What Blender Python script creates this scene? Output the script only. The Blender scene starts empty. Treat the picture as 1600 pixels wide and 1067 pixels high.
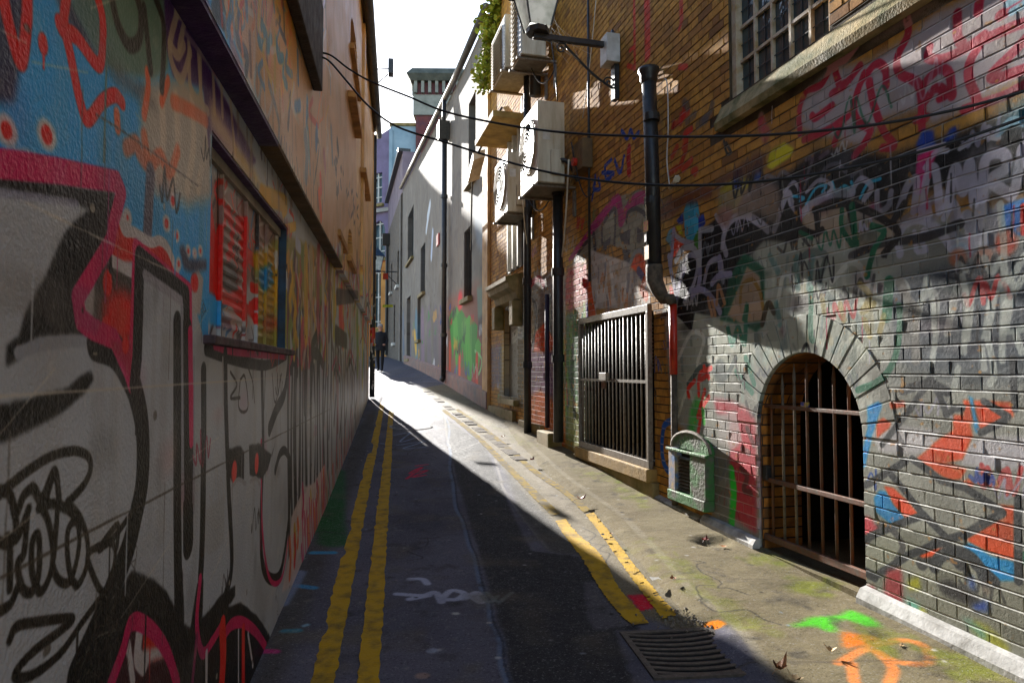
import bpy, bmesh, math, random
import numpy as np
from mathutils import Vector, Matrix, noise as mnoise
random.seed(7); RNG = np.random.default_rng(7)
SC = bpy.context.scene
COL = SC.collection
rad = math.radians

# ------------------------------------------------------------------ camera
CAMZ = 1.45; PITCH = rad(2.45); FPX = 1040.0
cam = bpy.data.cameras.new('camera'); cam.sensor_width = 36; cam.lens = 36*FPX/1600
cam.clip_end = 2000; cam.clip_start = 0.05
cam_ob = bpy.data.objects.new('camera', cam); COL.objects.link(cam_ob)
cam_ob.location = (0, 0, CAMZ); cam_ob.rotation_euler = (math.pi/2+PITCH, 0, 0)
SC.camera = cam_ob
# ------------------------------------------------------------------ light
SUN_AZ = rad(19.8); SUN_EL = rad(19.2)           # azimuth left of the view axis
w = bpy.data.worlds.new('World'); SC.world = w; w.use_nodes = True
nt = w.node_tree; bg = nt.nodes['Background']
sky = nt.nodes.new('ShaderNodeTexSky'); sky.sky_type = 'NISHITA'; sky.sun_disc = False
sky.sun_elevation = SUN_EL; sky.sun_rotation = -SUN_AZ
sky.air_density = 1.0; sky.dust_density = 0.4; sky.ozone_density = 1.0
nt.links.new(sky.outputs[0], bg.inputs[0]); bg.inputs[1].default_value = 0.10
sun = bpy.data.lights.new('sun', 'SUN'); sun.energy = 4.4; sun.angle = rad(0.5); sun.color = (1.0, 0.96, 0.90)
sun_ob = bpy.data.objects.new('sun', sun); COL.objects.link(sun_ob)
sdir = Vector((-math.sin(SUN_AZ)*math.cos(SUN_EL), math.cos(SUN_AZ)*math.cos(SUN_EL), math.sin(SUN_EL)))
sun_ob.rotation_euler = sdir.to_track_quat('Z', 'Y').to_euler()
sun_ob.location = sdir*60
SC.view_settings.view_transform = 'Standard'; SC.view_settings.look = 'None'
SC.view_settings.gamma = 1; SC.view_settings.exposure = 2.0; SC.view_settings.use_curve_mapping = False
SC.render.engine = 'CYCLES'
SC.cycles.max_bounces = 8; SC.cycles.diffuse_bounces = 5; SC.cycles.glossy_bounces = 3
SC.cycles.sample_clamp_indirect = 6

# ------------------------------------------------------------------ pixel rays, wall frames, ground height
_c, _s = math.cos(PITCH), math.sin(PITCH)
def ray(px, py):
    u = (px-800)/FPX; v = -(py-533.5)/FPX
    return np.array([u, _c - v*_s, _s + v*_c])
class Frame:
    """a vertical wall: s along it, o out of it into the lane, z up"""
    def __init__(self, x0, slope, sign):
        n = math.hypot(1, slope)
        self.p0 = np.array([x0, 0.0]); self.d = np.array([slope, 1.0])/n
        self.n = np.array([1.0, -slope])/n*sign
    def __call__(self, s, o, z):
        p = self.p0+self.d*s+self.n*o
        return (p[0], p[1], z)
    def px(self, px, py, off=0.0):
        r = ray(px, py)
        t = (self.p0@self.n+off)/(r[:2]@self.n)
        p = r[:2]*t
        return (float((p-self.p0)@self.d), float(CAMZ+r[2]*t))
LW = Frame(-0.638, -0.173, 1)
RW = Frame(3.034, -0.255, -1)
GK = np.array([[-30, -.35], [-6, -.08], [0, 0.0], [3, .09], [4.5, .15], [6, .21], [8.4, .365], [9.5, .42], [11, .53], [14, .73], [19, 1.10], [25, 1.46], [35, 2.0], [60, 3.0], [120, 4.5], [400, 6]])
_yy = np.linspace(-30, 120, 1501); _gz = np.interp(_yy, GK[:, 0], GK[:, 1])
_k = np.ones(15)/15; _gz[10:-10] = np.convolve(_gz, _k, 'same')[10:-10]
def G(y): return float(np.interp(y, _yy, _gz))
def ROADZ(x, y):
    """road surface: a little below the wall foot, with a slight crown fall to the right gutter"""
    xl = -0.638-0.173*y; xr = 3.034-0.255*y
    return G(y)-0.045-0.02*max(0, min(1, (x-xl)/max(.5, xr-xl)))
def gnd(px, py, lift=0.0):
    r = ray(px, py); t = 3.0
    for _ in range(40):
        z = ROADZ(r[0]*t, r[1]*t)+lift
        t2 = (z-CAMZ)/r[2] if r[2] < -1e-4 else t*1.2
        t = 0.5*t+0.5*t2
    return (float(r[0]*t), float(r[1]*t))

# ------------------------------------------------------------------ mesh helpers
class MB:
    def __init__(self): self.v = []; self.f = []
    def add(self, vs, fs):
        b = len(self.v); self.v += [tuple(p) for p in vs]; self.f += [tuple(i+b for i in f) for f in fs]; return self
    def box(self, F, s0, s1, o0, o1, z0, z1):
        vs = [F(s, o, z) for z in (z0, z1) for o in (o0, o1) for s in (s0, s1)]
        return self.add(vs, [(0, 1, 3, 2), (4, 6, 7, 5), (0, 4, 5, 1), (2, 3, 7, 6), (0, 2, 6, 4), (1, 5, 7, 3)])
    def quad(self, a, b, c, d): return self.add([a, b, c, d], [(0, 1, 2, 3)])
    def tube(self, pts, r, n=8, caps=True):
        pts = [Vector(p) for p in pts]; rs = r if isinstance(r, (list, tuple)) else [r]*len(pts)
        b = len(self.v); up = None
        for i, p in enumerate(pts):
            t = (pts[min(i+1, len(pts)-1)]-pts[max(i-1, 0)]).normalized()
            if up is None: up = Vector((0, 0, 1)) if abs(t.z) < .9 else Vector((1, 0, 0))
            x = t.cross(up).normalized(); y = x.cross(t).normalized(); up = y
            for k in range(n):
                a = 2*math.pi*k/n
                self.v.append(tuple(p+(x*math.cos(a)+y*math.sin(a))*rs[i]))
        for i in range(len(pts)-1):
            for k in range(n):
                a = b+i*n+k; c = b+i*n+(k+1) % n
                self.f.append((a, c, c+n, a+n))
        if caps:
            self.f.append(tuple(b+k for k in range(n))[::-1]); e = b+(len(pts)-1)*n
            self.f.append(tuple(e+k for k in range(n)))
        return self
    def prism(self, F, poly, o0, o1):
        """polygon of (s,z) extruded from o0 to o1"""
        n = len(poly)
        vs = [F(s, o0, z) for s, z in poly]+[F(s, o1, z) for s, z in poly]
        return self.add(vs, [tuple(range(n)), tuple(range(2*n-1, n-1, -1))]+[(i, (i+1) % n, n+(i+1) % n, n+i) for i in range(n)])
    def build(self, name, mat, parent=None, smooth=False, bevel=0, origin=None):
        me = bpy.data.meshes.new(name)
        o = Vector(origin) if origin is not None else (parent_world(parent) if parent else Vector((0, 0, 0)))
        me.from_pydata([tuple(Vector(p)-o) for p in self.v], [], self.f)
        bm = bmesh.new(); bm.from_mesh(me); bmesh.ops.recalc_face_normals(bm, faces=bm.faces)
        bm.to_mesh(me); bm.free()
        if smooth:
            me.polygons.foreach_set('use_smooth', [True]*len(me.polygons)); me.update()
        ob = bpy.data.objects.new(name, me); COL.objects.link(ob)
        if parent: ob.parent = parent
        else: ob.location = o
        if mat: me.materials.append(mat)
        if bevel:
            m = ob.modifiers.new('bevel', 'BEVEL'); m.width = bevel; m.segments = 2; m.limit_method = 'ANGLE'
        return ob
def parent_world(p):
    v = Vector(p.location)
    while p.parent: p = p.parent; v += Vector(p.location)
    return v
def thing(name, loc, label, cat, group=None):
    o = bpy.data.objects.new(name, None); COL.objects.link(o); o.location = loc; o.empty_display_size = .1
    o['label'] = label; o['category'] = cat
    if group: o['group'] = group
    return o
def tag(o, label, cat, group=None):
    o['label'] = label; o['category'] = cat
    if group: o['group'] = group
    return o
def struct(o): o['kind'] = 'structure'; return o
def WF(x0, y0, ax=(1, 0)):
    """free-standing frame: s along ax, o to the left of it"""
    f = Frame(0, 0, 1); f.p0 = np.array([x0, y0], float); a = np.array(ax, float); a /= np.linalg.norm(a)
    f.d = a; f.n = np.array([a[1], -a[0]]); return f

# ------------------------------------------------------------------ paint canvases (pixels computed here, nothing loaded)
def cat(pts, n=7, closed=False):
    P = [np.array(p, float) for p in pts]
    if len(P) < 3: return np.array(P)
    Q = [P[-1]]+P+[P[0], P[1]] if closed else [2*P[0]-P[1]]+P+[2*P[-1]-P[-2]]
    out = []
    for i in range(1, len(Q)-2):
        a, b, c, d = Q[i-1:i+3]
        for t in np.linspace(0, 1, n, endpoint=False):
            out.append(.5*((2*b)+(c-a)*t+(2*a-5*b+4*c-d)*t*t+(3*b-a-3*c+d)*t**3))
    out.append(Q[-2] if not closed else P[0])
    return np.array(out)
def boxblur(m, r):
    r = int(r)
    if r < 1: return m
    for ax in (0, 1):
        p = np.pad(m, [(r+1, r) if a == ax else (0, 0) for a in (0, 1)], mode='edge')
        c = np.cumsum(p, axis=ax)
        m = (np.take(c, range(2*r+1, c.shape[ax]), axis=ax)-np.take(c, range(0, c.shape[ax]-2*r-1), axis=ax))/(2*r+1)
    return m
def vnoise(h, w, cell, oct=3):
    out = np.zeros((h, w), np.float32); amp = 1; tot = 0
    for _ in range(oct):
        gh, gw = int(h/cell)+3, int(w/cell)+3
        g = RNG.random((gh, gw)).astype(np.float32)
        y = np.arange(h)/cell; x = np.arange(w)/cell
        yi = y.astype(int); xi = x.astype(int); fy = (y-yi)[:, None]; fx = (x-xi)[None]
        fy = fy*fy*(3-2*fy); fx = fx*fx*(3-2*fx)
        a = g[yi][:, xi]; b = g[yi][:, xi+1]; c = g[yi+1][:, xi]; d = g[yi+1][:, xi+1]
        out += amp*((a*(1-fx)+b*fx)*(1-fy)+(c*(1-fx)+d*fx)*fy); tot += amp; amp *= .5; cell = max(2, cell/2)
    return out/tot
class Canvas:
    def __init__(self, s0, s1, z0, z1, res, base=(128, 128, 128), alpha=0.0):
        self.s0, self.s1, self.z0, self.z1, self.res = s0, s1, z0, z1, res
        self.W = int((s1-s0)*res); self.H = int((z1-z0)*res)
        self.rgb = np.empty((self.H, self.W, 3), np.float32); self.rgb[:] = base
        self.a = np.full((self.H, self.W), alpha, np.float32)
        self.grain = RNG.random((self.H, self.W)).astype(np.float32)
        self.warp = (vnoise(self.H, self.W, .12*res)-.5, vnoise(self.H, self.W, .12*res)-.5)
    def _win(self, P, m):
        x0 = int(max(0, (P[:, 0].min()-m-self.s0)*self.res)); x1 = int(min(self.W, (P[:, 0].max()+m-self.s0)*self.res+2))
        y0 = int(max(0, (P[:, 1].min()-m-self.z0)*self.res)); y1 = int(min(self.H, (P[:, 1].max()+m-self.z0)*self.res+2))
        return (x0, x1, y0, y1) if x1 > x0 and y1 > y0 else None
    def _put(self, win, al, col):
        x0, x1, y0, y1 = win
        al = al[..., None]
        r = self.rgb[y0:y1, x0:x1]; r += (np.array(col, np.float32)-r)*al
        a = self.a[y0:y1, x0:x1]; a += (1-a)*al[..., 0]
    def fill(self, P, col, soft=.006, al=1.0, wob=.012):
        P = np.asarray(P, float); win = self._win(P, soft*2+wob+.01)
        if not win: return
        x0, x1, y0, y1 = win
        X = (np.arange(x0, x1)+.5)/self.res+self.s0; Z = (np.arange(y0, y1)+.5)/self.res+self.z0
        XX = X[None]+self.warp[0][y0:y1, x0:x1]*wob; ZZ = Z[:, None]+self.warp[1][y0:y1, x0:x1]*wob
        m = np.zeros(XX.shape, bool)
        for (ax, az), (bx, bz) in zip(P, np.roll(P, -1, 0)):
            if az == bz: continue
            c = (az > ZZ) != (bz > ZZ)
            m ^= c & (XX < (bx-ax)*(ZZ-az)/(bz-az)+ax)
        m = m.astype(np.float32); r = soft*self.res
        if r >= 1: m = boxblur(boxblur(m, r*.7), r*.7)
        if soft > .015: m = np.clip(m+(self.grain[y0:y1, x0:x1]-.5)*.9*m*(1-m)*2, 0, 1)
        self._put(win, m*al, col)
    def stroke(self, P, wd, col, soft=.35, al=1.0, taper=0.0):
        P = np.asarray(P, float); h = wd/2; win = self._win(P, h*(1+soft)+.02)
        if not win: return
        x0, x1, y0, y1 = win
        D = np.full((y1-y0, x1-x0), 9.0, np.float32)
        n = len(P)-1
        for i in range(n):
            a, b = P[i], P[i+1]
            hh = h*(1-taper*(i/max(1, n-1)))
            ww = self._win(np.array([a, b]), h*(1+soft)+.01)
            if not ww: continue
            sx = slice(ww[0]-x0, ww[1]-x0); sy = slice(ww[2]-y0, ww[3]-y0)
            X = (np.arange(ww[0], ww[1])+.5)/self.res+self.s0; Z = (np.arange(ww[2], ww[3])+.5)/self.res+self.z0
            dx, dz = b-a; L = dx*dx+dz*dz+1e-9
            t = np.clip(((X[None]-a[0])*dx+(Z[:, None]-a[1])*dz)/L, 0, 1)
            d = np.hypot(X[None]-a[0]-t*dx, Z[:, None]-a[1]-t*dz)/hh
            D[sy, sx] = np.minimum(D[sy, sx], d)
        al_ = np.clip((1+soft*.5-D)/(soft+1e-3), 0, 1); al_ = al_*al_*(3-2*al_)
        if soft > .4: al_ = np.clip(al_+(self.grain[y0:y1, x0:x1]-.5)*1.6*al_*(1-al_), 0, 1)
        self._put(win, al_.astype(np.float32)*al, col)
    def blob(self, c, rs, rz, col, soft=.35, al=1.0):
        P = np.array([[c[0]-rs, c[1]-rz], [c[0]+rs, c[1]+rz]]); win = self._win(P, max(rs, rz)*soft)
        if not win: return
        x0, x1, y0, y1 = win
        X = (np.arange(x0, x1)+.5)/self.res+self.s0; Z = (np.arange(y0, y1)+.5)/self.res+self.z0
        D = np.hypot((X[None]-c[0])/rs, (Z[:, None]-c[1])/rz)
        al_ = np.clip((1+soft*.5-D)/soft, 0, 1); al_ = al_*al_*(3-2*al_)
        al_ = np.clip(al_+(self.grain[y0:y1, x0:x1]-.5)*1.4*al_*(1-al_), 0, 1)
        self._put(win, al_.astype(np.float32)*al, col)
    def noise_tint(self, col, cell, lo, hi, al=1.0, region=None, oct=4):
        m = np.clip((vnoise(self.H, self.W, cell*self.res, oct)-lo)/(hi-lo), 0, 1)*al
        if region is not None: m = m*region
        self.rgb += (np.array(col, np.float32)-self.rgb)*m[..., None]
    def image(self, name):
        img = bpy.data.images.new(name, self.W, self.H, alpha=True)
        px = np.empty((self.H, self.W, 4), np.float32)
        lum = self.rgb.mean(-1, keepdims=True); self.rgb = lum+(self.rgb-lum)*1.18
        px[..., :3] = np.clip(self.rgb/255, 0, 1); px[..., 3] = 1
        img.pixels.foreach_set(px.ravel()); img.update(); img.pack()
        self.img = img
        if self.a.min() < .99:
            im2 = bpy.data.images.new(name+'_mask', self.W, self.H, alpha=False); im2.colorspace_settings.name = 'Non-Color'
            px[..., 0] = px[..., 1] = px[..., 2] = self.a; im2.pixels.foreach_set(px.ravel()); im2.update(); im2.pack(); self.mask = im2
        else: self.mask = None
        del self.rgb, self.grain, self.warp
        return img
class Paint:
    """draws on several canvases of one surface, taking photograph-measured points mapped onto the real surface"""
    def __init__(self, cans, mapper): self.c = cans; self.m = mapper
    def P(self, pts, off=0.0): return np.array([self.m(x, y, off) for x, y in pts])
    def fill(self, pts, col, off=0.0, smooth=False, **k):
        P = self.P(pts, off)
        if smooth: P = cat(P, 6, True)
        for c in self.c: c.fill(P, col, **k)
    def st(self, pts, wd, col, off=0.0, smooth=True, **k):
        P = self.P(pts, off)
        if smooth: P = cat(P)
        for c in self.c: c.stroke(P, wd, col, **k)
    def dot(self, x, y, rs, rz, col, off=0.0, **k):
        for c in self.c: c.blob(self.m(x, y, off), rs, rz, col, **k)
def zt(x0, y0, sc):
    return lambda *a: [(x0+a[i]/sc, y0+a[i+1]/sc) for i in range(0, len(a), 2)]
# ------------------------------------------------------------------ materials
def lin(c, a=1.0):
    f = lambda v: (v/255/12.92 if v/255 <= .04045 else ((v/255+.055)/1.055)**2.4)
    return (f(c[0]), f(c[1]), f(c[2]), a)
class NT:
    def __init__(self, name):
        self.m = bpy.data.materials.new(name); self.m.use_nodes = True; self.t = self.m.node_tree
        self.b = self.t.nodes['Principled BSDF']; self._pos = None
    def n(self, typ, **k):
        nd = self.t.nodes.new(typ)
        for a, v in k.items(): setattr(nd, a, v)
        return nd
    def set(self, sock, v):
        if hasattr(v, 'is_linked') or isinstance(v, bpy.types.NodeSocket): self.t.links.new(v, sock)
        else: sock.default_value = v
    def math(self, op, a, b=0.0, c=None):
        nd = self.n('ShaderNodeMath', operation=op); self.set(nd.inputs[0], a); self.set(nd.inputs[1], b)
        if c is not None: self.set(nd.inputs[2], c)
        return nd.outputs[0]
    def mix(self, f, a, b, mode='MIX'):
        nd = self.n('ShaderNodeMix', data_type='RGBA', blend_type=mode)
        self.set(nd.inputs[0], f); self.set(nd.inputs[6], a); self.set(nd.inputs[7], b); return nd.outputs[2]
    def pos(self):
        if self._pos is None: self._pos = self.n('ShaderNodeNewGeometry').outputs['Position']
        return self._pos
    def noise(self, scale, detail=4, rough=.55, vec=None):
        nd = self.n('ShaderNodeTexNoise'); nd.inputs['Scale'].default_value = scale
        nd.inputs['Detail'].default_value = detail; nd.inputs['Roughness'].default_value = rough
        self.t.links.new(vec or self.pos(), nd.inputs['Vector']); return nd.outputs['Fac']
    def ramp(self, fac, lo, hi, a=0.0, b=1.0):
        nd = self.n('ShaderNodeMapRange'); self.set(nd.inputs[0], fac)
        for i, v in enumerate((lo, hi, a, b)): nd.inputs[i+1].default_value = v
        return nd.outputs[0]
    def bump(self, h, dist, strength=1.0, normal=None):
        nd = self.n('ShaderNodeBump'); self.set(nd.inputs['Height'], h); nd.inputs['Distance'].default_value = dist
        nd.inputs['Strength'].default_value = strength
        if normal is not None: self.t.links.new(normal, nd.inputs['Normal'])
        return nd.outputs[0]
    def out(self, col=None, rough=None, normal=None, **k):
        if col is not None: self.set(self.b.inputs['Base Color'], col)
        if rough is not None: self.set(self.b.inputs['Roughness'], rough)
        if normal is not None: self.t.links.new(normal, self.b.inputs['Normal'])
        for a, v in k.items(): self.set(self.b.inputs[a.replace('_', ' ')], v)
        return self.m
def mat(name, col, col2=None, rough=.7, scale=6, bump=.002, bscale=None, metal=0.0, lo=.35, hi=.7, spec=None, streak=False):
    t = NT(name); vec = None
    if streak:
        mp = t.n('ShaderNodeMapping'); mp.inputs['Scale'].default_value = (1, 1, .15); t.t.links.new(t.pos(), mp.inputs['Vector']); vec = mp.outputs[0]
    f = t.ramp(t.noise(scale, 5, .6, vec), lo, hi)
    c = t.mix(f, lin(col), lin(col2 or [max(0, v*.7) for v in col]))
    nrm = t.bump(t.noise(bscale or scale*8, 3), bump) if bump else None
    r = t.ramp(t.noise(scale*2.3, 3), .3, .7, max(.05, rough-.12), min(1, rough+.12))
    t.out(c, r, nrm, Metallic=metal)
    if spec is not None: t.b.inputs['Specular IOR Level'].default_value = spec
    return t.m
def wall_image(t, F, cans, thr=None):
    """colour and paint mask sockets for a wall canvas looked up by position along the wall and height"""
    sub = t.n('ShaderNodeVectorMath', operation='SUBTRACT'); t.t.links.new(t.pos(), sub.inputs[0]); sub.inputs[1].default_value = (F.p0[0], F.p0[1], 0)
    dot = t.n('ShaderNodeVectorMath', operation='DOT_PRODUCT'); t.t.links.new(sub.outputs[0], dot.inputs[0]); dot.inputs[1].default_value = (F.d[0], F.d[1], 0)
    s = dot.outputs['Value']; sep = t.n('ShaderNodeSeparateXYZ'); t.t.links.new(t.pos(), sep.inputs[0]); z = sep.outputs[2]
    return s, z, plane_image(t, s, z, cans, thr)
def plane_image(t, s, z, cans, thr=None):
    res = []
    for c in cans:
        u = t.ramp(s, c.s0, c.s1); v = t.ramp(z, c.z0, c.z1)
        for nd in (u.node, v.node): nd.clamp = True
        cb = t.n('ShaderNodeCombineXYZ'); t.t.links.new(u, cb.inputs[0]); t.t.links.new(v, cb.inputs[1])
        im = t.n('ShaderNodeTexImage', image=c.img, extension='EXTEND', interpolation='Cubic'); t.t.links.new(cb.outputs[0], im.inputs[0])
        mk = None
        if c.mask:
            im2 = t.n('ShaderNodeTexImage', image=c.mask, extension='EXTEND'); t.t.links.new(cb.outputs[0], im2.inputs[0]); mk = im2.outputs[0]
        res.append((im.outputs[0], mk))
    if len(res) == 1: return res[0]
    g = t.math('GREATER_THAN', s, thr)
    col = t.mix(g, res[0][0], res[1][0])
    mk = t.mix(g, res[0][1], res[1][1]) if res[0][1] else None
    return col, mk
# ------------------------------------------------------------------ graffiti on the rendered left wall
SIL = (188, 193, 196); BLK = (9, 9, 9); MAG = (196, 20, 92); RED = (214, 38, 24); BLU = (64, 168, 226); WHT = (214, 208, 206)
NAV = (58, 62, 84); ORA = (226, 112, 62); CRM = (222, 198, 160); OLI = (36, 32, 22); PUR = (70, 34, 96); OCH = (206, 146, 84); YEL = (222, 178, 34); TEA = (40, 120, 140)
LA = Canvas(0.2, 6.6, -.1, 4.8, 300, SIL, 1.0); LB = Canvas(6.4, 17.2, 0.0, 9.0, 110, (222, 184, 128), 1.0)
L = Paint([LA, LB], LW.px); UP = .087
z1 = zt(0, 0, 4); z2 = zt(0, 267, 4); z3 = zt(0, 534, 4); z4 = zt(0, 800, 4)
z5 = zt(300, 0, 5.333); z6 = zt(300, 200, 5.333); z7 = zt(300, 400, 5.333); z8 = zt(300, 600, 4); zg = zt(470, 0, 5.333); zh = zt(470, 200, 5.333); zi = zt(470, 400, 5.333)
zz = lambda *a: [(a[i], a[i+1]) for i in range(0, len(a), 2)]
# light blue field with navy and green-grey shapes
L.fill(zz(-60, -60, 150, -60, 340, -40, 335, 215, 328, 540, 290, 560, 180, 420, 150, 300, -60, 250), BLU, soft=.01)
L.fill(z1(-300, -100, 130, -100, 190, 60, 180, 250, 110, 430, 80, 640, 0, 650, -300, 640), NAV, soft=.012)
L.fill(z1(185, -40, 345, -40, 345, 20, 195, 60), BLU); L.fill(z1(340, -20, 440, -20, 610, 330, 600, 360, 430, 150), NAV, soft=.01)
L.fill(z1(430, -40, 1060, -40, 1050, 430, 960, 500, 730, 470, 660, 400, 650, 100, 600, 0, 560, 140), (104, 134, 118), soft=.014)
L.fill(z1(440, 20, 600, 330, 650, 300, 640, 60, 560, -20, 470, -30), (98, 128, 120), soft=.01)
L.fill(z1(880, 520, 1150, 480, 1320, 700, 1320, 1250, 1180, 1300, 950, 1150, 880, 900), (206, 184, 158), soft=.03, al=.9)  # cream paint fade, with bounced light on this stretch put into the colour
L.fill(z1(640, 400, 900, 540, 1000, 700, 870, 640, 700, 500), (88, 80, 74), soft=.02, al=.7)
for x in (1010, 1100, 1200, 1270): L.st(z1(x, 620, x+10, 900, x-30, 1180), .05, (232, 214, 186), soft=.7, al=.55)
# purple head of the wall under the overhang, with the cream tag
L.fill(z1(1025, -30, 1080, -30, 1600, 1010, 1560, 1050, 1310, 830, 1310, 980, 1270, 560, 1080, 470, 1040, 300), PUR, soft=.01)
for s_ in ((1110, 70, 1060, 320, 1130, 500, 1190, 330), (1060, 280, 1110, 350, 1150, 290), (1180, 280, 1190, 550, 1250, 620, 1240, 340), (1250, 330, 1260, 640, 1300, 700), (1330, 420, 1340, 700), (1100, 80, 1150, 130, 1120, 300), (1380, 450, 1390, 720), (1440, 640, 1470, 980)):
    L.st(z1(*s_), .035, (196, 180, 150), soft=.5, al=.85)
L.fill(z1(1310, 600, 1600, 1100, 1560, 1130, 1310, 800), (214, 188, 150), soft=.03, al=.85)
# red tag strokes
for s_ in ((10, -60, 60, 180, 130, 390, 165, 150, 170, -60), (420, -60, 400, 150, 440, 350, 500, 640, 550, 750, 640, 640, 720, 600, 765, 650), (370, 150, 400, 200, 480, 240, 610, 410, 640, 320, 640, 120, 600, -40)):
    L.st(z1(*s_), .034, RED, soft=.25)
L.dot(67, 70, .017, .020, RED, soft=.2); L.st(z1(272, 330, 272, 425), .008, RED)
L.st(z1(270, 240, 272, 330), .014, RED)
for s_ in ((920, 460, 925, 560, 900, 720), (1050, 510, 1010, 640), (730, 720, 735, 800)): L.st(z1(*s_), .034, ORA, soft=.6)
for s_ in ((790, 930, 850, 900, 870, 960, 920, 1020, 900, 860), (930, 1060, 1000, 980, 1060, 1080, 1110, 950), (1080, 640, 1200, 700, 1290, 760)): L.st(z1(*s_), .045, ORA, soft=.7, al=.8)
for s_ in ((690, -40, 740, 170, 810, 290, 870, 250, 880, 100, 850, -40), (900, 60, 920, 250, 940, 440), (960, -40, 1020, 150, 1020, 400, 1010, 560)): L.st(z1(*s_), .034, OLI, soft=.6, al=.92)
# haloed dots
def halo(x, y, rw, rr, sc=1.25):
    s, zc = LW.px(x, y)
    for c in L.c: c.blob((s, zc), rw*sc, rw, WHT, soft=.5); c.blob((s, zc), rr*sc*.9, rr, RED, soft=.3)
for x, y, a, b in ((10, 205, .026, .014), (73, 212, .028, .017), (199, 341, .022, .006), (270, 315, .022, .013), (260, 350, .024, .013), (276, 369, .02, .01), (279, 413, .02, .009), (294, 393, .02, .008), (304, 397, .02, .003), (313, 393, .02, .008)): halo(x, y, a, b)
L.st(z2(940, 20, 920, 420), .06, (92, 88, 104), soft=.5)
L.st(z1(0, 1010, 150, 985, 280, 1040), .03, WHT, soft=.8, al=.7)
# silver lower letters: whole field under the red/white cloud
L.fill(zz(-80, 262, 188, 285, 185, 345, 240, 378, 270, 400, 282, 440, 300, 460, 322, 545, 450, 552, 520, 420, 560, 430, 610, 575, 610, 600, 380, 1500, -80, 1500), SIL, soft=.008)
L.fill(z2(735, 220, 770, 340, 790, 400, 950, 440, 1040, 440, 1090, 560, 1100, 660, 1190, 760, 1180, 700, 880, 490, 860, 470, 830, 560, 620, 560, 690, 440), RED, soft=.008)
L.st(z2(745, 250, 775, 370, 840, 390, 940, 450, 1000, 440, 1050, 490, 1090, 590, 1110, 650), .03, WHT, soft=.3)
L.fill(z2(1190, 690, 1230, 600, 1270, 680, 1250, 900, 1200, 900), (196, 188, 184)); L.dot(304, 442, .04, .03, RED, soft=.4)
L.fill(z2(1120, 480, 1150, 470, 1180, 560, 1290, 560, 1290, 620, 1190, 640, 1150, 620), NAV, soft=.01)
# panel with red blobs between the two letters
L.fill(z2(580, 600, 640, 520, 830, 620, 830, 1060, 700, 1060, 580, 930), (66, 60, 56), soft=.006)
L.fill(z2(495, 830, 590, 620, 640, 530, 690, 560, 600, 610, 580, 930, 520, 900), (188, 178, 172)); L.st(z2(690, 560, 830, 640), .03, WHT, soft=.3)
L.dot(190, 495, .1, .06, RED, soft=.9); L.dot(168, 443, .024, .03, RED, soft=.3); L.dot(166, 506, .022, .018, RED, soft=.3); L.st(z2(685, 480, 690, 620), .018, BLK)
# black letter body
L.fill(z2(-200, 20, 0, 25, 710, 140, 705, 330, 670, 460, 490, 780, 480, 850, 515, 950, 620, 1020, 760, 1070, 700, 1100, 590, 1030, 400, 1015, 220, 1050, 120, 1180, 40, 1230, 40, 1110, 120, 1050, 160, 900, 200, 830, 280, 690, 340, 540, 400, 420, 460, 330, 560, 240, 480, 200, 200, 150, 0, 120, -200, 90), BLK, soft=.006)
L.st(z2(-100, 130, 200, 165, 480, 205), .016, (150, 150, 168), soft=.8, al=.7)
L.st(z3(110, 70, 250, 25, 450, 0, 600, 20, 720, 130, 800, 290, 840, 430), .024, (166, 170, 176), soft=.5)
L.st(z3(600, 0, 720, 60, 810, 220, 850, 330, 885, 500, 895, 700, 885, 900, 850, 1080, 800, 1290, 720, 1500, 620, 1760, 480, 2080), .085, BLK, soft=.12)
L.fill(z4(820, 370, 960, 420, 1040, 500, 1090, 600, 1100, 380, 1140, 360, 1150, 700, 1190, 720, 1240, 400, 1270, 420, 1265, 660, 1380, 520, 1470, 450, 1470, 520, 1420, 590, 1500, 570, 1600, 640, 1680, 760, 1720, 900, 1720, 1200, 400, 1200, 600, 830, 740, 500), BLK, soft=.006)
L.fill(z3(-300, 400, 0, 405, 160, 380, 320, 310, 420, 285, 500, 220, 570, 185, 588, 230, 540, 310, 420, 410, 240, 530, 80, 610, -300, 720), BLK, soft=.006)
# magenta outlines
MG = (202, 26, 96)
L.st(zz(-60, 250, 90, 268, 183, 285, 190, 302, 178, 345, 172, 380, 121, 465, 126, 500, 145, 515, 178, 530, 200, 580, 206, 600), .05, MG, smooth=False, soft=.15)
L.st(zz(213, 395, 209, 500, 205, 597), .045, MG, smooth=False, soft=.15); L.st(zz(212, 388, 296, 454, 297, 540, 299, 640, 299, 690), .045, MG, smooth=False, soft=.15)
L.fill(zz(170, 534, 205, 534, 207, 600), (176, 24, 70)); L.dot(196, 540, .02, .02, RED)
# second letter bars
L.st(zz(218, 404, 216, 500, 214, 560, 210, 600), .06, BLK, smooth=False, soft=.12); L.st(zz(218, 404, 291, 462, 292, 540), .06, BLK, smooth=False, soft=.12)
L.st(zz(277, 505, 277, 800, 279, 985), .07, BLK, smooth=False, soft=.12); L.st(zz(292, 520, 294, 700, 294, 848), .1, BLK, smooth=False, soft=.1)
L.st(zz(297, 520, 299, 690), .045, MG, smooth=False, soft=.2); L.st(zz(284, 480, 286, 780), .022, (160, 162, 170), soft=.5); L.st(zz(303, 560, 303, 800), .015, (160, 162, 170), soft=.5)
L.st(zz(318, 580, 318, 700, 315, 870, 306, 970), .06, BLK, soft=.12)
L.st(zz(226, 430, 283, 470), .03, (168, 166, 172), soft=.5)
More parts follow.
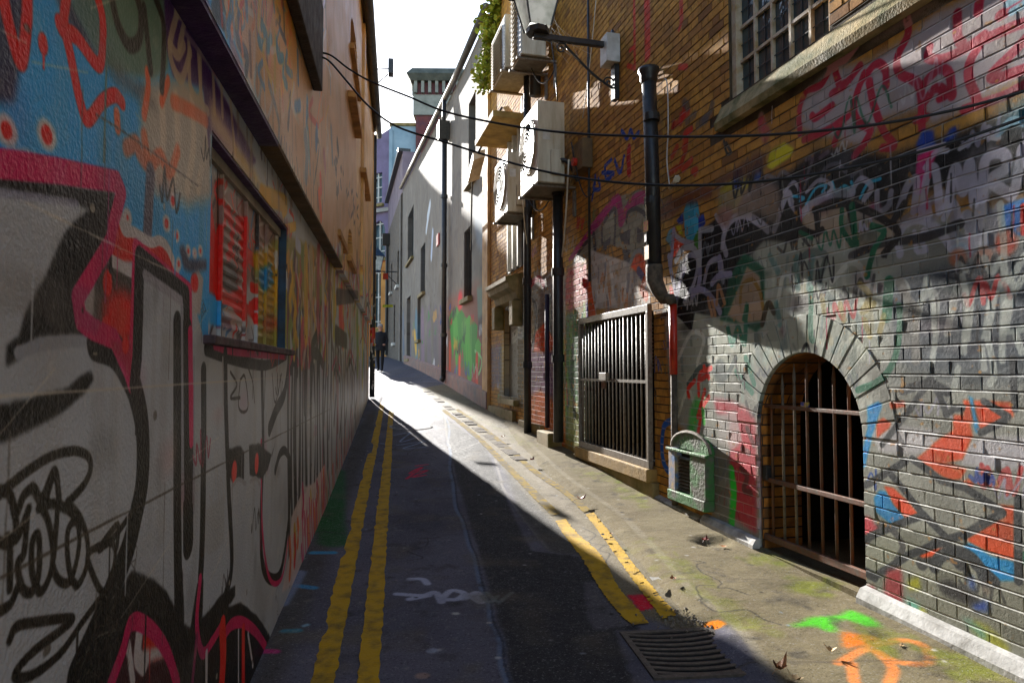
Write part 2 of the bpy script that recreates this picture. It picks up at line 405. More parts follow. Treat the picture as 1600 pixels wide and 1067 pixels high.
# third letters toward the window
L.st(zz(322, 545, 350, 556, 390, 568, 420, 570, 447, 556), .05, BLK, soft=.2); L.st(zz(335, 540, 370, 550, 445, 558), .035, MG, soft=.2)
L.st(zz(352, 553, 353, 640, 357, 760, 362, 880, 352, 930, 345, 955), .055, BLK, soft=.12); L.st(zz(348, 560, 349, 630), .02, (168, 166, 166), soft=.5)
L.st(zz(409, 570, 411, 700, 408, 800, 410, 880, 425, 905, 440, 888, 452, 800, 453, 720), .06, BLK, soft=.12)
L.st(zz(408, 690, 410, 830, 422, 905, 441, 900, 452, 830), .03, MG, soft=.3)
L.fill(zz(355, 702, 376, 697, 381, 705, 381, 748, 362, 752, 356, 740), BLK); L.fill(zz(389, 695, 403, 693, 425, 712, 430, 690, 418, 735, 409, 748, 390, 742), BLK)
L.dot(366, 737, .045, .045, (232, 74, 66), soft=.3); L.dot(401, 724, .045, .05, (232, 74, 66), soft=.3)
L.st(zz(362, 762, 372, 749, 384, 756), .02, (170, 170, 172)); L.st(zz(391, 752, 400, 747, 407, 760), .02, (170, 170, 172))
L.st(zz(421, 670, 432, 640, 445, 612, 452, 560), .08, BLK, soft=.2); L.st(zz(430, 735, 437, 710, 445, 704, 452, 715), .05, BLK, soft=.2)
L.st(zz(452, 470, 468, 450, 482, 452, 490, 470, 478, 500), .07, (150, 40, 84), soft=.2); L.st(zz(470, 455, 476, 520, 476, 640), .09, BLK, soft=.15)
L.st(zz(446, 490, 452, 540, 452, 600, 450, 640), .04, (170, 36, 80), soft=.3); L.st(zz(462, 480, 458, 540, 462, 590), .05, (180, 178, 176), soft=.5)
for x, y0, y1 in ((487, 450, 640), (498, 440, 600), (508, 460, 660), (516, 430, 680), (524, 520, 660), (533, 560, 680), (541, 560, 670), (549, 560, 660), (556, 570, 650)):
    L.st(zz(x, y0, x+2, (y0+y1)/2, x-2, y1), .10, (38, 34, 32), soft=.4, al=.85)
for x, y0, y1, c_ in ((481, 500, 640, (170, 168, 160)), (493, 520, 650, (160, 158, 150)), (512, 470, 600, (176, 170, 160)), (528, 600, 670, (150, 60, 70)), (538, 590, 660, (150, 140, 130))):
    L.st(zz(x, y0, x, y1), .11, c_, soft=.5, al=.8)
L.st(zz(492, 440, 497, 460, 494, 500), .16, (92, 40, 70), soft=.3); L.st(zz(482, 440, 485, 470, 484, 495), .07, (214, 150, 60), soft=.3)
# crowded letters farther along, squeezed by the view
for i, x in enumerate(np.arange(452, 579, 5.5)):
    yb = 1046-(x-400)*2.3; y0 = random.uniform(520, 590) if i % 3 else 470; ye = yb-random.uniform(6, 40)
    L.st(zz(x, y0, x+random.uniform(-3, 3), y0*.6+ye*.4, x+random.uniform(-2, 2), ye), random.uniform(.06, .13), (14, 13, 12), soft=.25, al=.92)
    if i % 2: L.st(zz(x+2.5, y0+10, x+3, (y0+ye)/2, x+2, ye-10), random.uniform(.03, .07), random.choice(((214, 216, 220), (214, 216, 220), (190, 30, 80), (150, 40, 70))), soft=.4, al=.9)
    if i % 4 == 1: L.st(zz(x-3, y0+20, x+2, y0+5, x+7, y0+24), .08, (14, 13, 12), soft=.3); L.st(zz(x-4, y0+6, x+2, y0-10, x+8, y0+10), .06, (190, 30, 90), soft=.3)
# marker tags on the silver
TG = (26, 22, 16)
for s_ in ((-60, 1010, 60, 900, 200, 790, 340, 710, 470, 685, 550, 720, 565, 800, 520, 900, 420, 1010), (0, 930, 60, 960, 90, 1060), (110, 1060, 150, 960, 210, 920, 240, 980), (200, 910, 260, 980, 340, 810, 370, 1000), (340, 810, 300, 940, 280, 1060), (240, 1040, 330, 1015, 420, 1050, 470, 1090)):
    L.st(z3(*s_), .019, TG, soft=.4)
for s_ in ((-40, 180, 60, 200, 100, 90, 80, -40), (40, 160, 100, 170, 150, 60, 180, -20), (170, 0, 150, 250, 110, 330, 140, 480, 200, 500, 240, 400, 245, 200, 230, 140, 200, 200, 200, 380, 250, 500, 310, 400, 330, 250, 300, 60, 250, -40), (360, -40, 340, 240, 330, 340, 370, 430, 440, 430, 490, 240, 490, 90, 460, 60, 420, 140, 430, 350, 480, 460, 540, 340, 545, 180, 500, 40, 420, -60), (820, 10, 700, 170, 560, 250, 560, 340, 640, 500, 700, 380, 720, 250, 690, 190, 620, 230, 720, 90, 740, 110, 730, 220), (60, 800, 100, 720, 220, 690, 450, 665, 380, 740, 200, 880, 90, 1020, 200, 1020, 380, 880, 520, 680, 640, 520), (-40, 640, 60, 580, 110, 470), (62, 200, 60, 480)):
    L.st(z4(*s_), .018, TG, soft=.35)
for s_ in ((1440, 190, 1480, 270, 1440, 350, 1500, 350), (1500, 240, 1530, 220, 1550, 400, 1520, 440, 1490, 400, 1500, 250), (1550, 160, 1580, 260, 1590, 380)): L.st(z3(*s_), .012, TG)
for s_ in ((1660, 130, 1650, 420), (1700, 200, 1720, 380, 1760, 200)): L.st(z3(*s_), .012, TG)
# foot of the wall: magenta arches, red and white
L.fill(z4(700, 1100, 810, 720, 880, 700, 980, 760, 1060, 900, 1110, 1100), (60, 24, 30)); L.fill(z4(890, 760, 990, 790, 1040, 900, 960, 930, 890, 860), RED); L.st(z4(870, 760, 860, 900, 900, 960), .05, WHT, soft=.3); L.st(z4(800, 830, 830, 1060), .03, WHT, soft=.3)
L.fill(z4(890, 860, 1000, 830, 1040, 900, 950, 930, 870, 1000), WHT, soft=.01)
L.st(z4(690, 1080, 770, 860, 815, 700, 880, 690, 970, 760, 1050, 890, 1110, 1080), .045, MG, soft=.15)
L.st(z4(1250, 420, 1230, 700, 1265, 880, 1330, 800, 1395, 690), .04, MG, soft=.15); L.st(z4(1400, 770, 1450, 700, 1520, 690, 1600, 750, 1660, 840), .05, MG, soft=.15); L.st(z4(1230, 780, 1200, 1080), .03, (150, 40, 90))
L.st(z4(1390, 720, 1395, 900, 1385, 1080), .09, RED, soft=.15); L.st(z4(1520, 740, 1520, 1080), .06, RED, soft=.15); L.st(z4(1490, 740, 1490, 1080), .02, WHT); L.st(z4(1290, 880, 1290, 1080), .03, WHT); L.st(z4(1550, 760, 1580, 960), .025, WHT)
# flames low on the wall
L.fill(z8(610, 1064, 620, 830, 700, 640, 760, 620, 830, 500, 860, 640, 850, 780, 700, 1064, 640, 1250, 560, 1300), (222, 206, 200), soft=.01)
for x, y0, y1, c_ in ((640, 900, 1060, YEL), (660, 860, 1000, ORA), (690, 640, 820, MG), (700, 820, 920, MG), (740, 680, 800, (226, 190, 120)), (780, 620, 740, MG), (820, 540, 760, ORA), (800, 640, 760, (230, 214, 206)), (640, 960, 1120, RED), (670, 940, 1100, WHT), (850, 560, 720, (40, 130, 90)), (610, 980, 1200, ORA)):
    L.st(z8(x, y0, x+6, (y0+y1)/2, x, y1), .07, c_, soft=.5, al=.9)
for k in range(60):
    x = 468+k*1.4; L.st(zz(x, 872-k*3.1-random.uniform(5, 60), x+2, 888-k*3.1), .045, random.choice((WHT, ORA, MG, (210, 200, 190))), al=.7)
# painted shutters and window surround
for p in (z6(130, 400, 370, 560, 760, 800, 760, 1300, 130, 1300),): L.fill(p, (150, 120, 112), soft=.02, off=-.05)
for k in range(90):
    x = random.uniform(328, 442); y = random.uniform(270, 540); L.st(zz(x, y, x+random.uniform(-8, 8), y+random.uniform(8, 24), x+random.uniform(-8, 8), y+random.uniform(20, 50)), random.uniform(.008, .03), random.choice(((206, 40, 30), (226, 60, 44), (70, 60, 60), (206, 196, 190), (150, 30, 30), (60, 120, 170))), soft=.3, al=.85, off=-.05)
for x in (342, 372, 401, 430): L.st(zz(x, 240, x, 560), .014, (34, 24, 22), soft=.3, off=-.05)
for s_, wd in (((150, 650, 180, 900, 220, 1100, 160, 1300), .09), ((230, 900, 300, 700, 340, 900, 300, 1150, 370, 1250), .06), ((380, 800, 470, 830, 420, 1000, 520, 1100), .07), ((240, 1250, 330, 1350, 400, 1400, 440, 1500, 500, 1560), .07), ((140, 1100, 220, 1250, 200, 1400), .06), ((540, 1100, 560, 1400, 500, 1500), .06), ((430, 950, 440, 1500), .05), ((600, 1000, 560, 1250, 580, 1500), .05)):
    L.st(z6(*s_), wd, (206, 38, 30), soft=.35, off=-.05)
for p, c_ in ((z7(140, 290, 220, 340, 225, 600, 150, 560), BLU), (z7(240, 60, 330, 40, 380, 120, 380, 290, 300, 320, 240, 200), (84, 76, 72)), (z7(300, 400, 400, 420, 560, 560, 420, 600, 330, 560), (196, 188, 184)), (z7(560, 560, 620, 560, 620, 700, 540, 700), (60, 120, 190)), (z7(225, 480, 330, 540, 330, 620, 225, 590), (96, 66, 86))): L.fill(p, c_, soft=.01, off=-.05)
for s_ in ((170, 0, 190, 150, 220, 320), (250, 350, 330, 380, 420, 480, 450, 430), (500, 260, 560, 300, 590, 420, 600, 300, 620, 420), (400, 420, 420, 500), (455, 400, 460, 550), (490, 420, 540, 560)): L.st(z7(*s_), .05, RED, soft=.2, off=-.05)
# right of the window: yellow, blue and mixed pieces
L.fill(zz(415, 400, 452, 370, 520, 400, 520, 470, 480, 470, 448, 520, 448, 545, 420, 540), (150, 140, 60), soft=.02)
L.fill(z7(600, -20, 760, -60, 860, 60, 800, 200, 760, 480, 650, 500, 640, 250), (196, 150, 30), soft=.02); L.fill(z7(620, 140, 740, 60, 760, 240, 680, 300), (40, 130, 180), soft=.02); L.fill(z7(680, 500, 760, 500, 780, 600, 680, 640), (176, 84, 40), soft=.03)
for s_, c_, wd in (((770, 0, 790, 200, 800, 280), (206, 196, 180), .07), ((850, 40, 870, 200), (206, 196, 180), .06), ((780, 850, 860, 820), YEL, .06), ((870, 960, 900, 1000), (190, 196, 214), .09), ((960, 1010, 980, 1100), (190, 196, 214), .07)): L.st((z7 if c_ != YEL and wd != .09 and s_[1] < 700 else z6)(*s_), wd, c_, soft=.4)
for k in range(240):
    x = random.uniform(450, 579); y = random.uniform(380, 520)+max(0, (520-x))*.2; c_ = random.choice(((214, 200, 180), YEL, (190, 60, 80), (120, 130, 150), (90, 60, 70), (206, 150, 60), (120, 140, 60)))
    L.st(zz(x, y, x+random.uniform(-3, 3), y+18, x+random.uniform(-4, 4), y+random.uniform(25, 60)), random.uniform(.04, .1), c_, soft=.5, al=.8)
# overhanging upper wall (its face stands proud): ochre with teal and yellow scrawls
U = lambda f, *a, **k: f(*a, off=UP, **k)
L.fill(zz(318, -60, 560, -60, 560, 330, 522, 392, 400, 150), (206, 164, 118), off=UP, soft=.01)
L.fill(z5(530, -60, 780, -60, 860, 300, 900, 700, 600, 800, 540, 500), (214, 160, 78), off=UP, soft=.05)
for s_, c_, wd in (((250, 30, 180, 80, 260, 200), (62, 74, 84), .05), ((400, 130, 370, 260, 400, 380, 460, 480, 450, 600), (56, 66, 76), .05), ((540, 100, 560, 350, 640, 400, 600, 250, 620, 380, 660, 330), TEA, .05), ((700, 340, 720, 480, 760, 500, 760, 640, 790, 720), TEA, .05), ((540, 560, 520, 700, 550, 860, 575, 700, 560, 600), (150, 180, 190), .03), ((600, 600, 610, 900, 630, 990, 680, 780, 650, 640), (206, 200, 190), .025), ((690, 300, 690, 740), (190, 160, 30), .05), ((600, 400, 640, 560, 660, 420), (226, 150, 90), .04), ((880, 450, 885, 680), (50, 120, 170), .06), ((960, 850, 955, 1040), (60, 130, 180), .08), ((860, 900, 900, 880), (60, 120, 170), .07), ((740, 760, 760, 720), (240, 180, 70), .06), ((480, 300, 490, 620), (110, 76, 50), .04), ((640, 700, 720, 1000, 720, 1200), (110, 120, 120), .04), ((820, 800, 800, 1060), (70, 64, 56), .05), ((200, 300, 330, 500, 420, 640), (150, 130, 140), .02)):
    L.st(z5(*s_), wd, c_, soft=.6, al=.85, off=UP)
for k in range(110):
    x = random.uniform(345, 515); y0 = max(-20, (x-330)*1.55-random.uniform(20, 330)); c_ = random.choice((YEL, (214, 168, 40), TEA, (60, 130, 180), (196, 60, 40), (226, 120, 50), (50, 46, 44), (214, 204, 186), (110, 96, 60)))
    L.st(zz(x, y0, x+random.uniform(-6, 6), y0+random.uniform(10, 30), x+random.uniform(-5, 9), y0+random.uniform(25, 75)), random.uniform(.012, .045), c_, soft=.5, al=random.uniform(.45, .85), off=UP)
L.st(z6(580, 560, 690, 600, 780, 640, 760, 680), .10, (222, 178, 34), soft=.5); L.fill(z6(340, 170, 440, 260, 620, 540, 560, 500, 380, 280), (206, 160, 40), soft=.03, al=.8)
for k in range(30):
    x = random.uniform(395, 515); y0 = 150+(x-380)*1.5+random.uniform(5, 40); L.st(zz(x, y0, x+random.uniform(-2, 3), y0+random.uniform(12, 35)), random.uniform(.015, .03), random.choice(((236, 222, 196), (60, 40, 60), (90, 70, 40))), soft=.4, al=.7)
L.st(z5(330, 380, 420, 620), .05, (190, 120, 130), soft=.9, al=.7, off=UP)
for k in range(70):
    x = random.uniform(400, 520); y = random.uniform(60, 300)
    L.st(zz(x, y, x+1, y+random.uniform(20, 60)), random.uniform(.015, .05), random.choice(((120, 84, 54), (90, 84, 76), (210, 180, 130), (96, 70, 48), (140, 116, 90))), soft=.7, al=.4, off=UP)
for s_, c_ in (((945, 90, 960, 240), (60, 80, 90)), ((1040, 40, 1035, 130), (70, 120, 170)), ((1070, 430, 1075, 500), (220, 70, 50)), ((1060, 560, 1075, 730), (236, 96, 30)), ((1100, 230, 1110, 330), (180, 110, 110)), ((1210, 130, 1220, 200), (60, 54, 46)), ((960, 240, 950, 400), (50, 60, 66)), ((1160, 30, 1170, 260), (120, 130, 140))): L.st(z6(*s_), .12, c_, soft=.5, off=UP, al=.9)
for k in range(46):
    x = random.uniform(1190, 1260) if k < 22 else random.uniform(1310, 1420); y = random.uniform(250, 560) if k < 22 else 400+(x-1310)*2.2+random.uniform(-20, 260)
    L.st(z6(x, y, x+random.uniform(-12, 12), y+random.uniform(20, 45)), .05, (74, 58, 44), off=UP, al=.75)
L.st(zg(160, 60, 150, 200, 160, 270), .08, (206, 190, 226), soft=.5, off=UP); L.st(zg(200, 0, 170, 130), .05, (214, 200, 226), soft=.5, off=UP); L.st(zg(220, 300, 225, 480), .12, (206, 150, 40), soft=.6, off=UP)
# far lower wall panels
for x, c_ in ((478, YEL), (486, (210, 190, 150)), (497, (176, 80, 90)), (505, (190, 200, 210)), (514, (96, 70, 84)), (522, (190, 180, 60)), (536, (216, 180, 60)), (551, (70, 50, 40)), (556, (216, 186, 90)), (566, (120, 140, 40)), (571, (60, 80, 120)), (575, (216, 60, 40)), (577, (222, 170, 90))): L.st(zz(x, 400, x, 520), .2, c_, soft=.4, al=.75)
for s_, c_, wd in (((340, 360, 330, 500, 350, 640), (226, 70, 40), .4), ((425, 380, 430, 540), (190, 184, 170), .5), ((470, 560, 475, 900), (120, 140, 30), .5), ((515, 700, 515, 1010), (196, 176, 30), .5), ((520, 500, 515, 600), (206, 50, 40), .4), ((520, 860, 518, 940), (30, 110, 80), .4), ((290, 650, 380, 710), (66, 50, 36), .2), ((225, 420, 222, 960), (196, 176, 150), .1), ((300, 340, 440, 340), (50, 44, 40), .18), ((556, 400, 556, 860), (232, 160, 60), .5), ((130, 660, 90, 780, 150, 830, 180, 900), (50, 44, 36), .1)): L.st(zi(*s_), wd, c_, soft=.3, al=.9)
for k in range(80):
    x = random.uniform(520, 572); y = random.uniform(545, 600)
    L.st(zz(x, y, x, y+random.uniform(12, 40)), random.uniform(.05, .14), random.choice(((150, 140, 124), (96, 88, 78), (184, 172, 150), (120, 110, 100), (168, 150, 110))), soft=.5, al=.6)
# roller patches, overspray, drips and hairline cracks
for k in range(16):
    s_ = random.uniform(.9, 6.2); zc = random.uniform(.3, 2.2); w_ = random.uniform(.1, .5); h_ = random.uniform(.06, .25); c_ = random.choice(((150, 148, 142), (166, 162, 152), (136, 132, 126)))
    LA.fill([(s_, zc), (s_+w_, zc+random.uniform(-.02, .02)), (s_+w_, zc+h_), (s_, zc+h_)], c_, soft=.01, al=random.uniform(.15, .35), wob=.04)
for k in range(120):
    s_ = random.uniform(.9, 6.4); zc = random.uniform(.2, 2.3); c_ = random.choice((BLK, BLK, MAG, RED, (90, 86, 80), WHT))
    LA.blob((s_, zc), random.uniform(.02, .09), random.uniform(.02, .07), c_, soft=1.6, al=random.uniform(.05, .16))
for k in range(70):
    s_ = random.uniform(.9, 6.4); zc = random.uniform(.6, 2.2); y_, x_ = int((zc-LA.z0)*LA.res), int((s_-LA.s0)*LA.res); c_ = tuple(LA.rgb[y_, x_]); L_ = random.uniform(.05, .3)
    LA.stroke(np.array([[s_, zc], [s_+random.uniform(-.004, .004), zc-L_]]), random.uniform(.004, .010), c_, soft=.3, al=.9, taper=.5)
for k in range(9):
    p = [(random.uniform(.9, 6), random.uniform(.2, 2.3))]
    for j in range(14): p.append((p[-1][0]+random.uniform(-.04, .05), p[-1][1]+random.uniform(-.07, .03)))
    LA.stroke(np.array(p), .003, (60, 54, 46), al=.75)
for k in range(60):
    s_ = random.uniform(.9, 6); zc = random.uniform(.1, 2.3); LA.blob((s_, zc), random.uniform(.004, .016), random.uniform(.004, .014), random.choice(((96, 90, 80), (186, 178, 160), (70, 62, 50))), soft=.3, al=.8)
for k in range(40):
    s_ = random.uniform(.8, 6.3); LA.stroke(np.array([[s_, random.uniform(1.9, 2.45)], [s_+random.uniform(-.02, .02), random.uniform(.3, 1.6)]]), random.uniform(.02, .08), random.choice(((110, 104, 92), (190, 186, 176))), soft=1.0, al=.10)
for k in range(26):
    s_, zc, sz = random.uniform(1.6, 6.4), random.uniform(.4, 2.3), random.uniform(.06, .2); p = [(s_, zc)]; n_ = random.randrange(6, 10)
    for j in range(n_): p.append((s_+sz*(j+1)/n_*1.3+random.uniform(-.15, .15)*sz, zc+sz*(.5 if j % 2 else -.35)*random.uniform(.3, 1)))
    LA.stroke(cat(p, 6), random.uniform(.006, .014), random.choice((TG, TG, (60, 56, 60), (190, 186, 180), (150, 30, 60))), soft=.35, al=.75)
# scuffs, runs and general soiling
LA.noise_tint((100, 92, 80), .5, .55, .9, .25); LA.noise_tint((228, 216, 196), .08, .66, .85, .2)
for k in range(26):
    s_ = random.uniform(.6, 6); zc = random.uniform(.2, 2.3); dz = random.uniform(.15, .5)
    LA.stroke(np.array([[s_, zc], [s_+random.uniform(-.01, .01), zc-dz]]), .006, (90, 82, 70), al=.5)
for k in range(22):
    s_ = random.uniform(.6, 5); zc = random.uniform(.3, 2.2); LA.stroke(np.array([[s_, zc], [s_+random.uniform(.05, .35), zc+random.uniform(-.05, .15)]]), .004, (226, 218, 200), al=.55)
LB.noise_tint((150, 108, 66), .8, .5, .85, .4); LB.noise_tint((110, 86, 60), .25, .62, .9, .3)
L.st(zz(0, 903, 200, 800, 400, 698, 520, 637), .006, (70, 62, 50), al=.8); L.st(zz(0, 620, 200, 607, 367, 595, 450, 589), .005, (206, 198, 180), al=.7); L.st(zz(40, 318, 72, 333, 170, 380, 272, 427), .005, (214, 206, 190), al=.7); L.st(zz(150, 180, 200, 212, 260, 255, 310, 292), .005, (70, 62, 52), al=.7)
LA.image('left_wall_paint'); LB.image('left_wall_paint_far')
# ------------------------------------------------------------------ graffiti on the brick wall (mask 0 = bare brick)
RA = Canvas(0.6, 7.2, 0.0, 4.6, 240, (140, 120, 90), 0.0); RB = Canvas(7.0, 15.0, 0.2, 7.2, 140, (140, 120, 90), 0.0)
R = Paint([RA, RB], RW.px)
r5 = zt(1100, 0, 3.2); r6 = zt(1100, 300, 3.2); r7 = zt(1100, 600, 3.2); q1 = zt(1350, 420, 6.388); q2 = zt(1350, 560, 6.388); q3 = zt(1350, 720, 6.388); q4 = zt(1350, 880, 6.388); q5 = zt(1350, 260, 6.388); q8 = zt(1100, 130, 6.388)
p1 = zt(1020, 520, 8); p2 = zt(1020, 400, 8); p3 = zt(1020, 280, 8); p4 = zt(1020, 160, 8); p5 = zt(860, 200, 8); p6 = zt(860, 320, 8)
LIL = (204, 200, 214); GRY = (150, 150, 140); SLT = (54, 62, 72); PAL = (196, 200, 190); GRN = (22, 96, 66); CRI = (172, 20, 54); DRK = (12, 11, 12)
# lower field: silver grey, slate at the right
R.fill(zz(1035, 460, 1195, 370, 1350, 360, 1500, 330, 1700, 300, 1700, 1300, 1340, 960, 1180, 880, 1120, 820, 1112, 700, 1050, 660), GRY, soft=.03)
R.fill(zz(1195, 372, 1330, 360, 1400, 420, 1380, 560, 1300, 560, 1190, 560, 1060, 640, 1040, 480), (178, 182, 166), soft=.08, al=.85)
R.fill(zz(1385, 440, 1470, 420, 1700, 360, 1700, 590, 1520, 600, 1420, 580, 1400, 540), SLT, soft=.05, al=.92)
R.fill(q2(240, 90, 1700, 80, 1700, 240, 700, 235, 250, 230), (106, 110, 106), soft=.05, al=.7)
R.fill(q2(60, 700, 330, 660, 760, 720, 700, 900, 500, 970, 150, 930), (196, 192, 194), soft=.02, al=.9); R.fill(q2(1150, 770, 1700, 790, 1700, 1100, 980, 1080, 960, 940), (196, 192, 196), soft=.02, al=.9)
R.fill(r7(790, 640, 1200, 760, 1600, 960, 1700, 1200, 1500, 1500, 790, 1010), (134, 134, 120), soft=.05, al=.8)
# the same fields run on along the wall past the edge of the picture
for q, c_ in (([(.5, -.1), (2.95, -.1), (2.95, 2.3), (.5, 2.3)], GRY), ([(.5, 1.35), (3.0, 1.4), (3.0, 2.05), (.5, 2.1)], SLT), ([(.5, 2.2), (3.0, 2.15), (3.0, 2.62), (.5, 2.7)], DRK), ([(.5, 2.7), (3.0, 2.65), (3.0, 3.4), (.5, 3.3)], (190, 186, 198)), ([(1.0, .5), (1.5, .4), (1.7, .9), (1.2, 1.1)], (214, 78, 22)), ([(1.7, .3), (2.2, .35), (2.3, .7), (1.9, .8)], (32, 136, 190))): RA.fill(q, c_, soft=.05, wob=.1)
for k in range(14): RA.stroke(cat([(random.uniform(.7, 2.7), random.uniform(2.7, 3.3)) for _ in range(3)]), .05, CRI, soft=.4)
# bare silver drips and streaks in pale green
for k in range(90):
    x = random.uniform(1050, 1360); y = random.uniform(400, 620)
    R.st(zz(x, y, x+random.uniform(-6, 6), y+random.uniform(10, 50)), random.uniform(.02, .06), random.choice(((190, 196, 176), (120, 130, 120), (150, 170, 160), (206, 208, 194), (110, 128, 128), (170, 160, 120))), soft=.7, al=.5)
# big black band
R.fill(r5(430, 850, 560, 740, 700, 730, 900, 770, 1080, 720, 1300, 640, 1500, 560, 1800, 420, 1800, 900, 1500, 1000, 1350, 1000, 1240, 940, 1040, 980, 1000, 1100, 850, 1080, 600, 1040, 300, 1060, 160, 1060, 260, 900), DRK, soft=.03)
R.fill(r6(0, 180, 60, 130, 150, 100, 480, 30, 500, 140, 460, 250, 300, 240, 130, 420, 60, 620, -60, 600, -130, 500, -120, 380), DRK, soft=.015)
R.fill(p3(600, 700, 780, 700, 900, 1000, 900, 1400, 560, 1480, 480, 1900, 300, 1700, 360, 1200, 560, 1100), DRK, soft=.01)
R.fill(p2(340, 60, 900, 20, 1000, 300, 940, 700, 800, 760, 560, 680, 330, 580, 270, 300), DRK, soft=.01)
# white upper letters with crimson outline
R.fill(r5(450, 640, 500, 480, 640, 330, 830, 300, 1020, 180, 1150, 60, 1400, -60, 1800, -200, 1800, 300, 1560, 420, 1300, 560, 1120, 640, 1100, 540, 900, 600, 800, 740, 640, 700), (190, 186, 198), soft=.04, al=.85)
for s_ in ((650, 290, 590, 420, 510, 460, 475, 560, 480, 670), (640, 300, 680, 430, 700, 420), (760, 230, 700, 300, 620, 320), (780, 330, 700, 430, 640, 470), (640, 530, 560, 590, 540, 580), (720, 580, 620, 650, 500, 700), (800, 370, 750, 520, 770, 610, 830, 650, 800, 720, 750, 780), (800, 390, 860, 320, 905, 350, 910, 430), (825, 410, 850, 530, 900, 660, 950, 730, 890, 740), (1010, 90, 1020, 170, 965, 290, 980, 370, 1060, 410, 1085, 480, 1090, 640), (1100, 420, 1170, 350, 1225, 370, 1240, 480), (1100, 510, 1160, 440, 1210, 470, 1180, 490), (1125, 240, 1120, 290, 1200, 295, 1330, 230, 1400, 180), (1265, 70, 1270, 190, 1290, 220), (1400, 190, 1330, 310, 1325, 400, 1370, 510), (1650, 100, 1560, 130, 1420, 190), (1650, 150, 1540, 270, 1440, 370, 1470, 390, 1650, 330), (1650, 400, 1500, 480, 1300, 550), (1380, -20, 1370, 60), (1500, -30, 1560, 20, 1480, 80), (680, 640, 650, 720), (1060, 600, 1110, 590)):
    R.st(r5(*s_), .05, CRI, soft=.45, al=.93)
R.fill(r5(760, 250, 1020, 120, 1200, 0, 1120, 0, 900, 130, 780, 240), (190, 90, 90), soft=.04, al=.5)
for s_ in ((1520, 20, 1600, -30), (1540, 60, 1640, 0)): R.st(r5(*s_), .04, (150, 190, 206), soft=.6)
R.fill(r5(1440, 520, 1700, 440, 1700, 620, 1500, 640), (40, 110, 124), soft=.06, al=.8)
R.fill(r5(1060, 720, 1090, 650, 1150, 650, 1160, 740, 1070, 770), (30, 70, 160), soft=.015); R.fill(r5(1190, 720, 1230, 640, 1280, 620, 1260, 690), (30, 70, 160), soft=.015)
R.fill(r5(1065, 780, 1180, 730, 1120, 860, 1085, 970, 1050, 970), (206, 36, 110), soft=.01); R.st(r5(1070, 760, 1200, 725), .03, (210, 196, 206))
R.fill(r5(310, 840, 330, 750, 400, 710, 450, 740, 440, 780, 340, 850), (206, 196, 30), soft=.012); R.fill(r5(70, 1060, 80, 920, 150, 890, 280, 810, 310, 850, 200, 960, 160, 1060), (190, 182, 40), soft=.012)
R.dot(1153, 280, .07, .085, (28, 66, 150), soft=.15); R.dot(1182, 270, .06, .07, (28, 66, 150), soft=.15)
for x, y, a in ((1190, 195, .05), (1196, 210, .055), (1188, 185, .035)): R.dot(x, y, a, a*1.3, (176, 60, 90), soft=.8, al=.7)
R.st(q8(200, 580, 230, 700, 270, 690, 220, 600), .03, (50, 48, 44))
# curls and arcs on the black
for s_ in ((510, 800, 545, 790, 520, 860), (580, 790, 620, 760), (360, 900, 390, 860, 430, 880), (480, 900, 520, 880, 500, 940), (580, 920, 600, 850, 660, 820, 710, 860), (740, 880, 780, 850, 790, 900), (290, 930, 310, 880, 350, 890), (200, 990, 260, 950)): R.st(r5(*s_), .03, (120, 116, 124), soft=.6, al=.8)
for s_ in ((440, 980, 500, 990, 470, 1010), (510, 1020, 560, 940, 610, 930, 590, 960), (640, 910, 660, 960, 700, 930, 750, 960, 735, 910), (780, 990, 820, 920, 880, 895), (700, 940, 740, 950)): R.st(r5(*s_), .022, (70, 180, 210), soft=.3)
R.fill(r6(470, 110, 540, 70, 720, 40, 850, 60, 940, 180, 980, 210, 900, 310, 700, 270, 520, 220), (176, 160, 140), soft=.02)
R.fill(r6(60, 0, 180, -20, 330, -60, 380, -20, 360, 60, 200, 100, 100, 140), (160, 140, 128), soft=.04, al=.8)
for s_, wd in (((110, 310, 95, 240, 130, 150, 200, 115, 270, 150, 320, 190), .065), ((350, 190, 390, 70, 420, 10, 440, 60, 480, 110), .06), ((480, 120, 540, 60, 640, 10, 740, 5), .06), ((60, 120, 100, 190, 90, 280), .05), ((980, 310, 970, 230, 1010, 160, 1090, 140, 1170, 190, 1240, 280), .05), ((1050, 200, 1060, 290), .03), ((1080, 220, 1100, 190, 1120, 220, 1090, 250, 1110, 290, 1070, 300), .03), ((1120, 120, 1110, 60), .06), ((1310, 120, 1330, 180, 1340, 280), .06), ((1390, 0, 1370, 200, 1400, 250), .05), ((1200, 130, 1250, 60, 1280, 160), .04)): R.st(r6(*s_), wd, LIL, soft=.4, al=.85)
for s_, wd in (((250, 570, 400, 400), .03), ((330, 580, 450, 480, 610, 400), .03), ((700, 520, 880, 350, 890, 700), .04), ((1040, 480, 1060, 620), .05), ((1100, 200, 1150, 400, 1100, 760), .06), ((1220, 220, 1200, 400, 1290, 540), .05), ((1240, 200, 1330, 120, 1440, 90, 1480, 0), .06), ((870, 140, 890, 240), .06), ((1340, 420, 1330, 800), .05), ((680, 340, 780, 280, 830, 300), .05), ((1220, 620, 1250, 720), .07), ((930, 740, 980, 760), .07)): R.st(q5(*s_), wd, (150, 146, 156) if wd < .045 else (140, 140, 150), soft=.6, al=.75)
R.fill(q5(1380, 400, 1530, 330, 1700, 300, 1700, 660, 1380, 710), (24, 110, 190), soft=.01); R.st(q5(1590, 400, 1590, 660), .03, (206, 40, 30)); R.dot(1572, 379, .05, .06, (206, 70, 30), soft=.7)
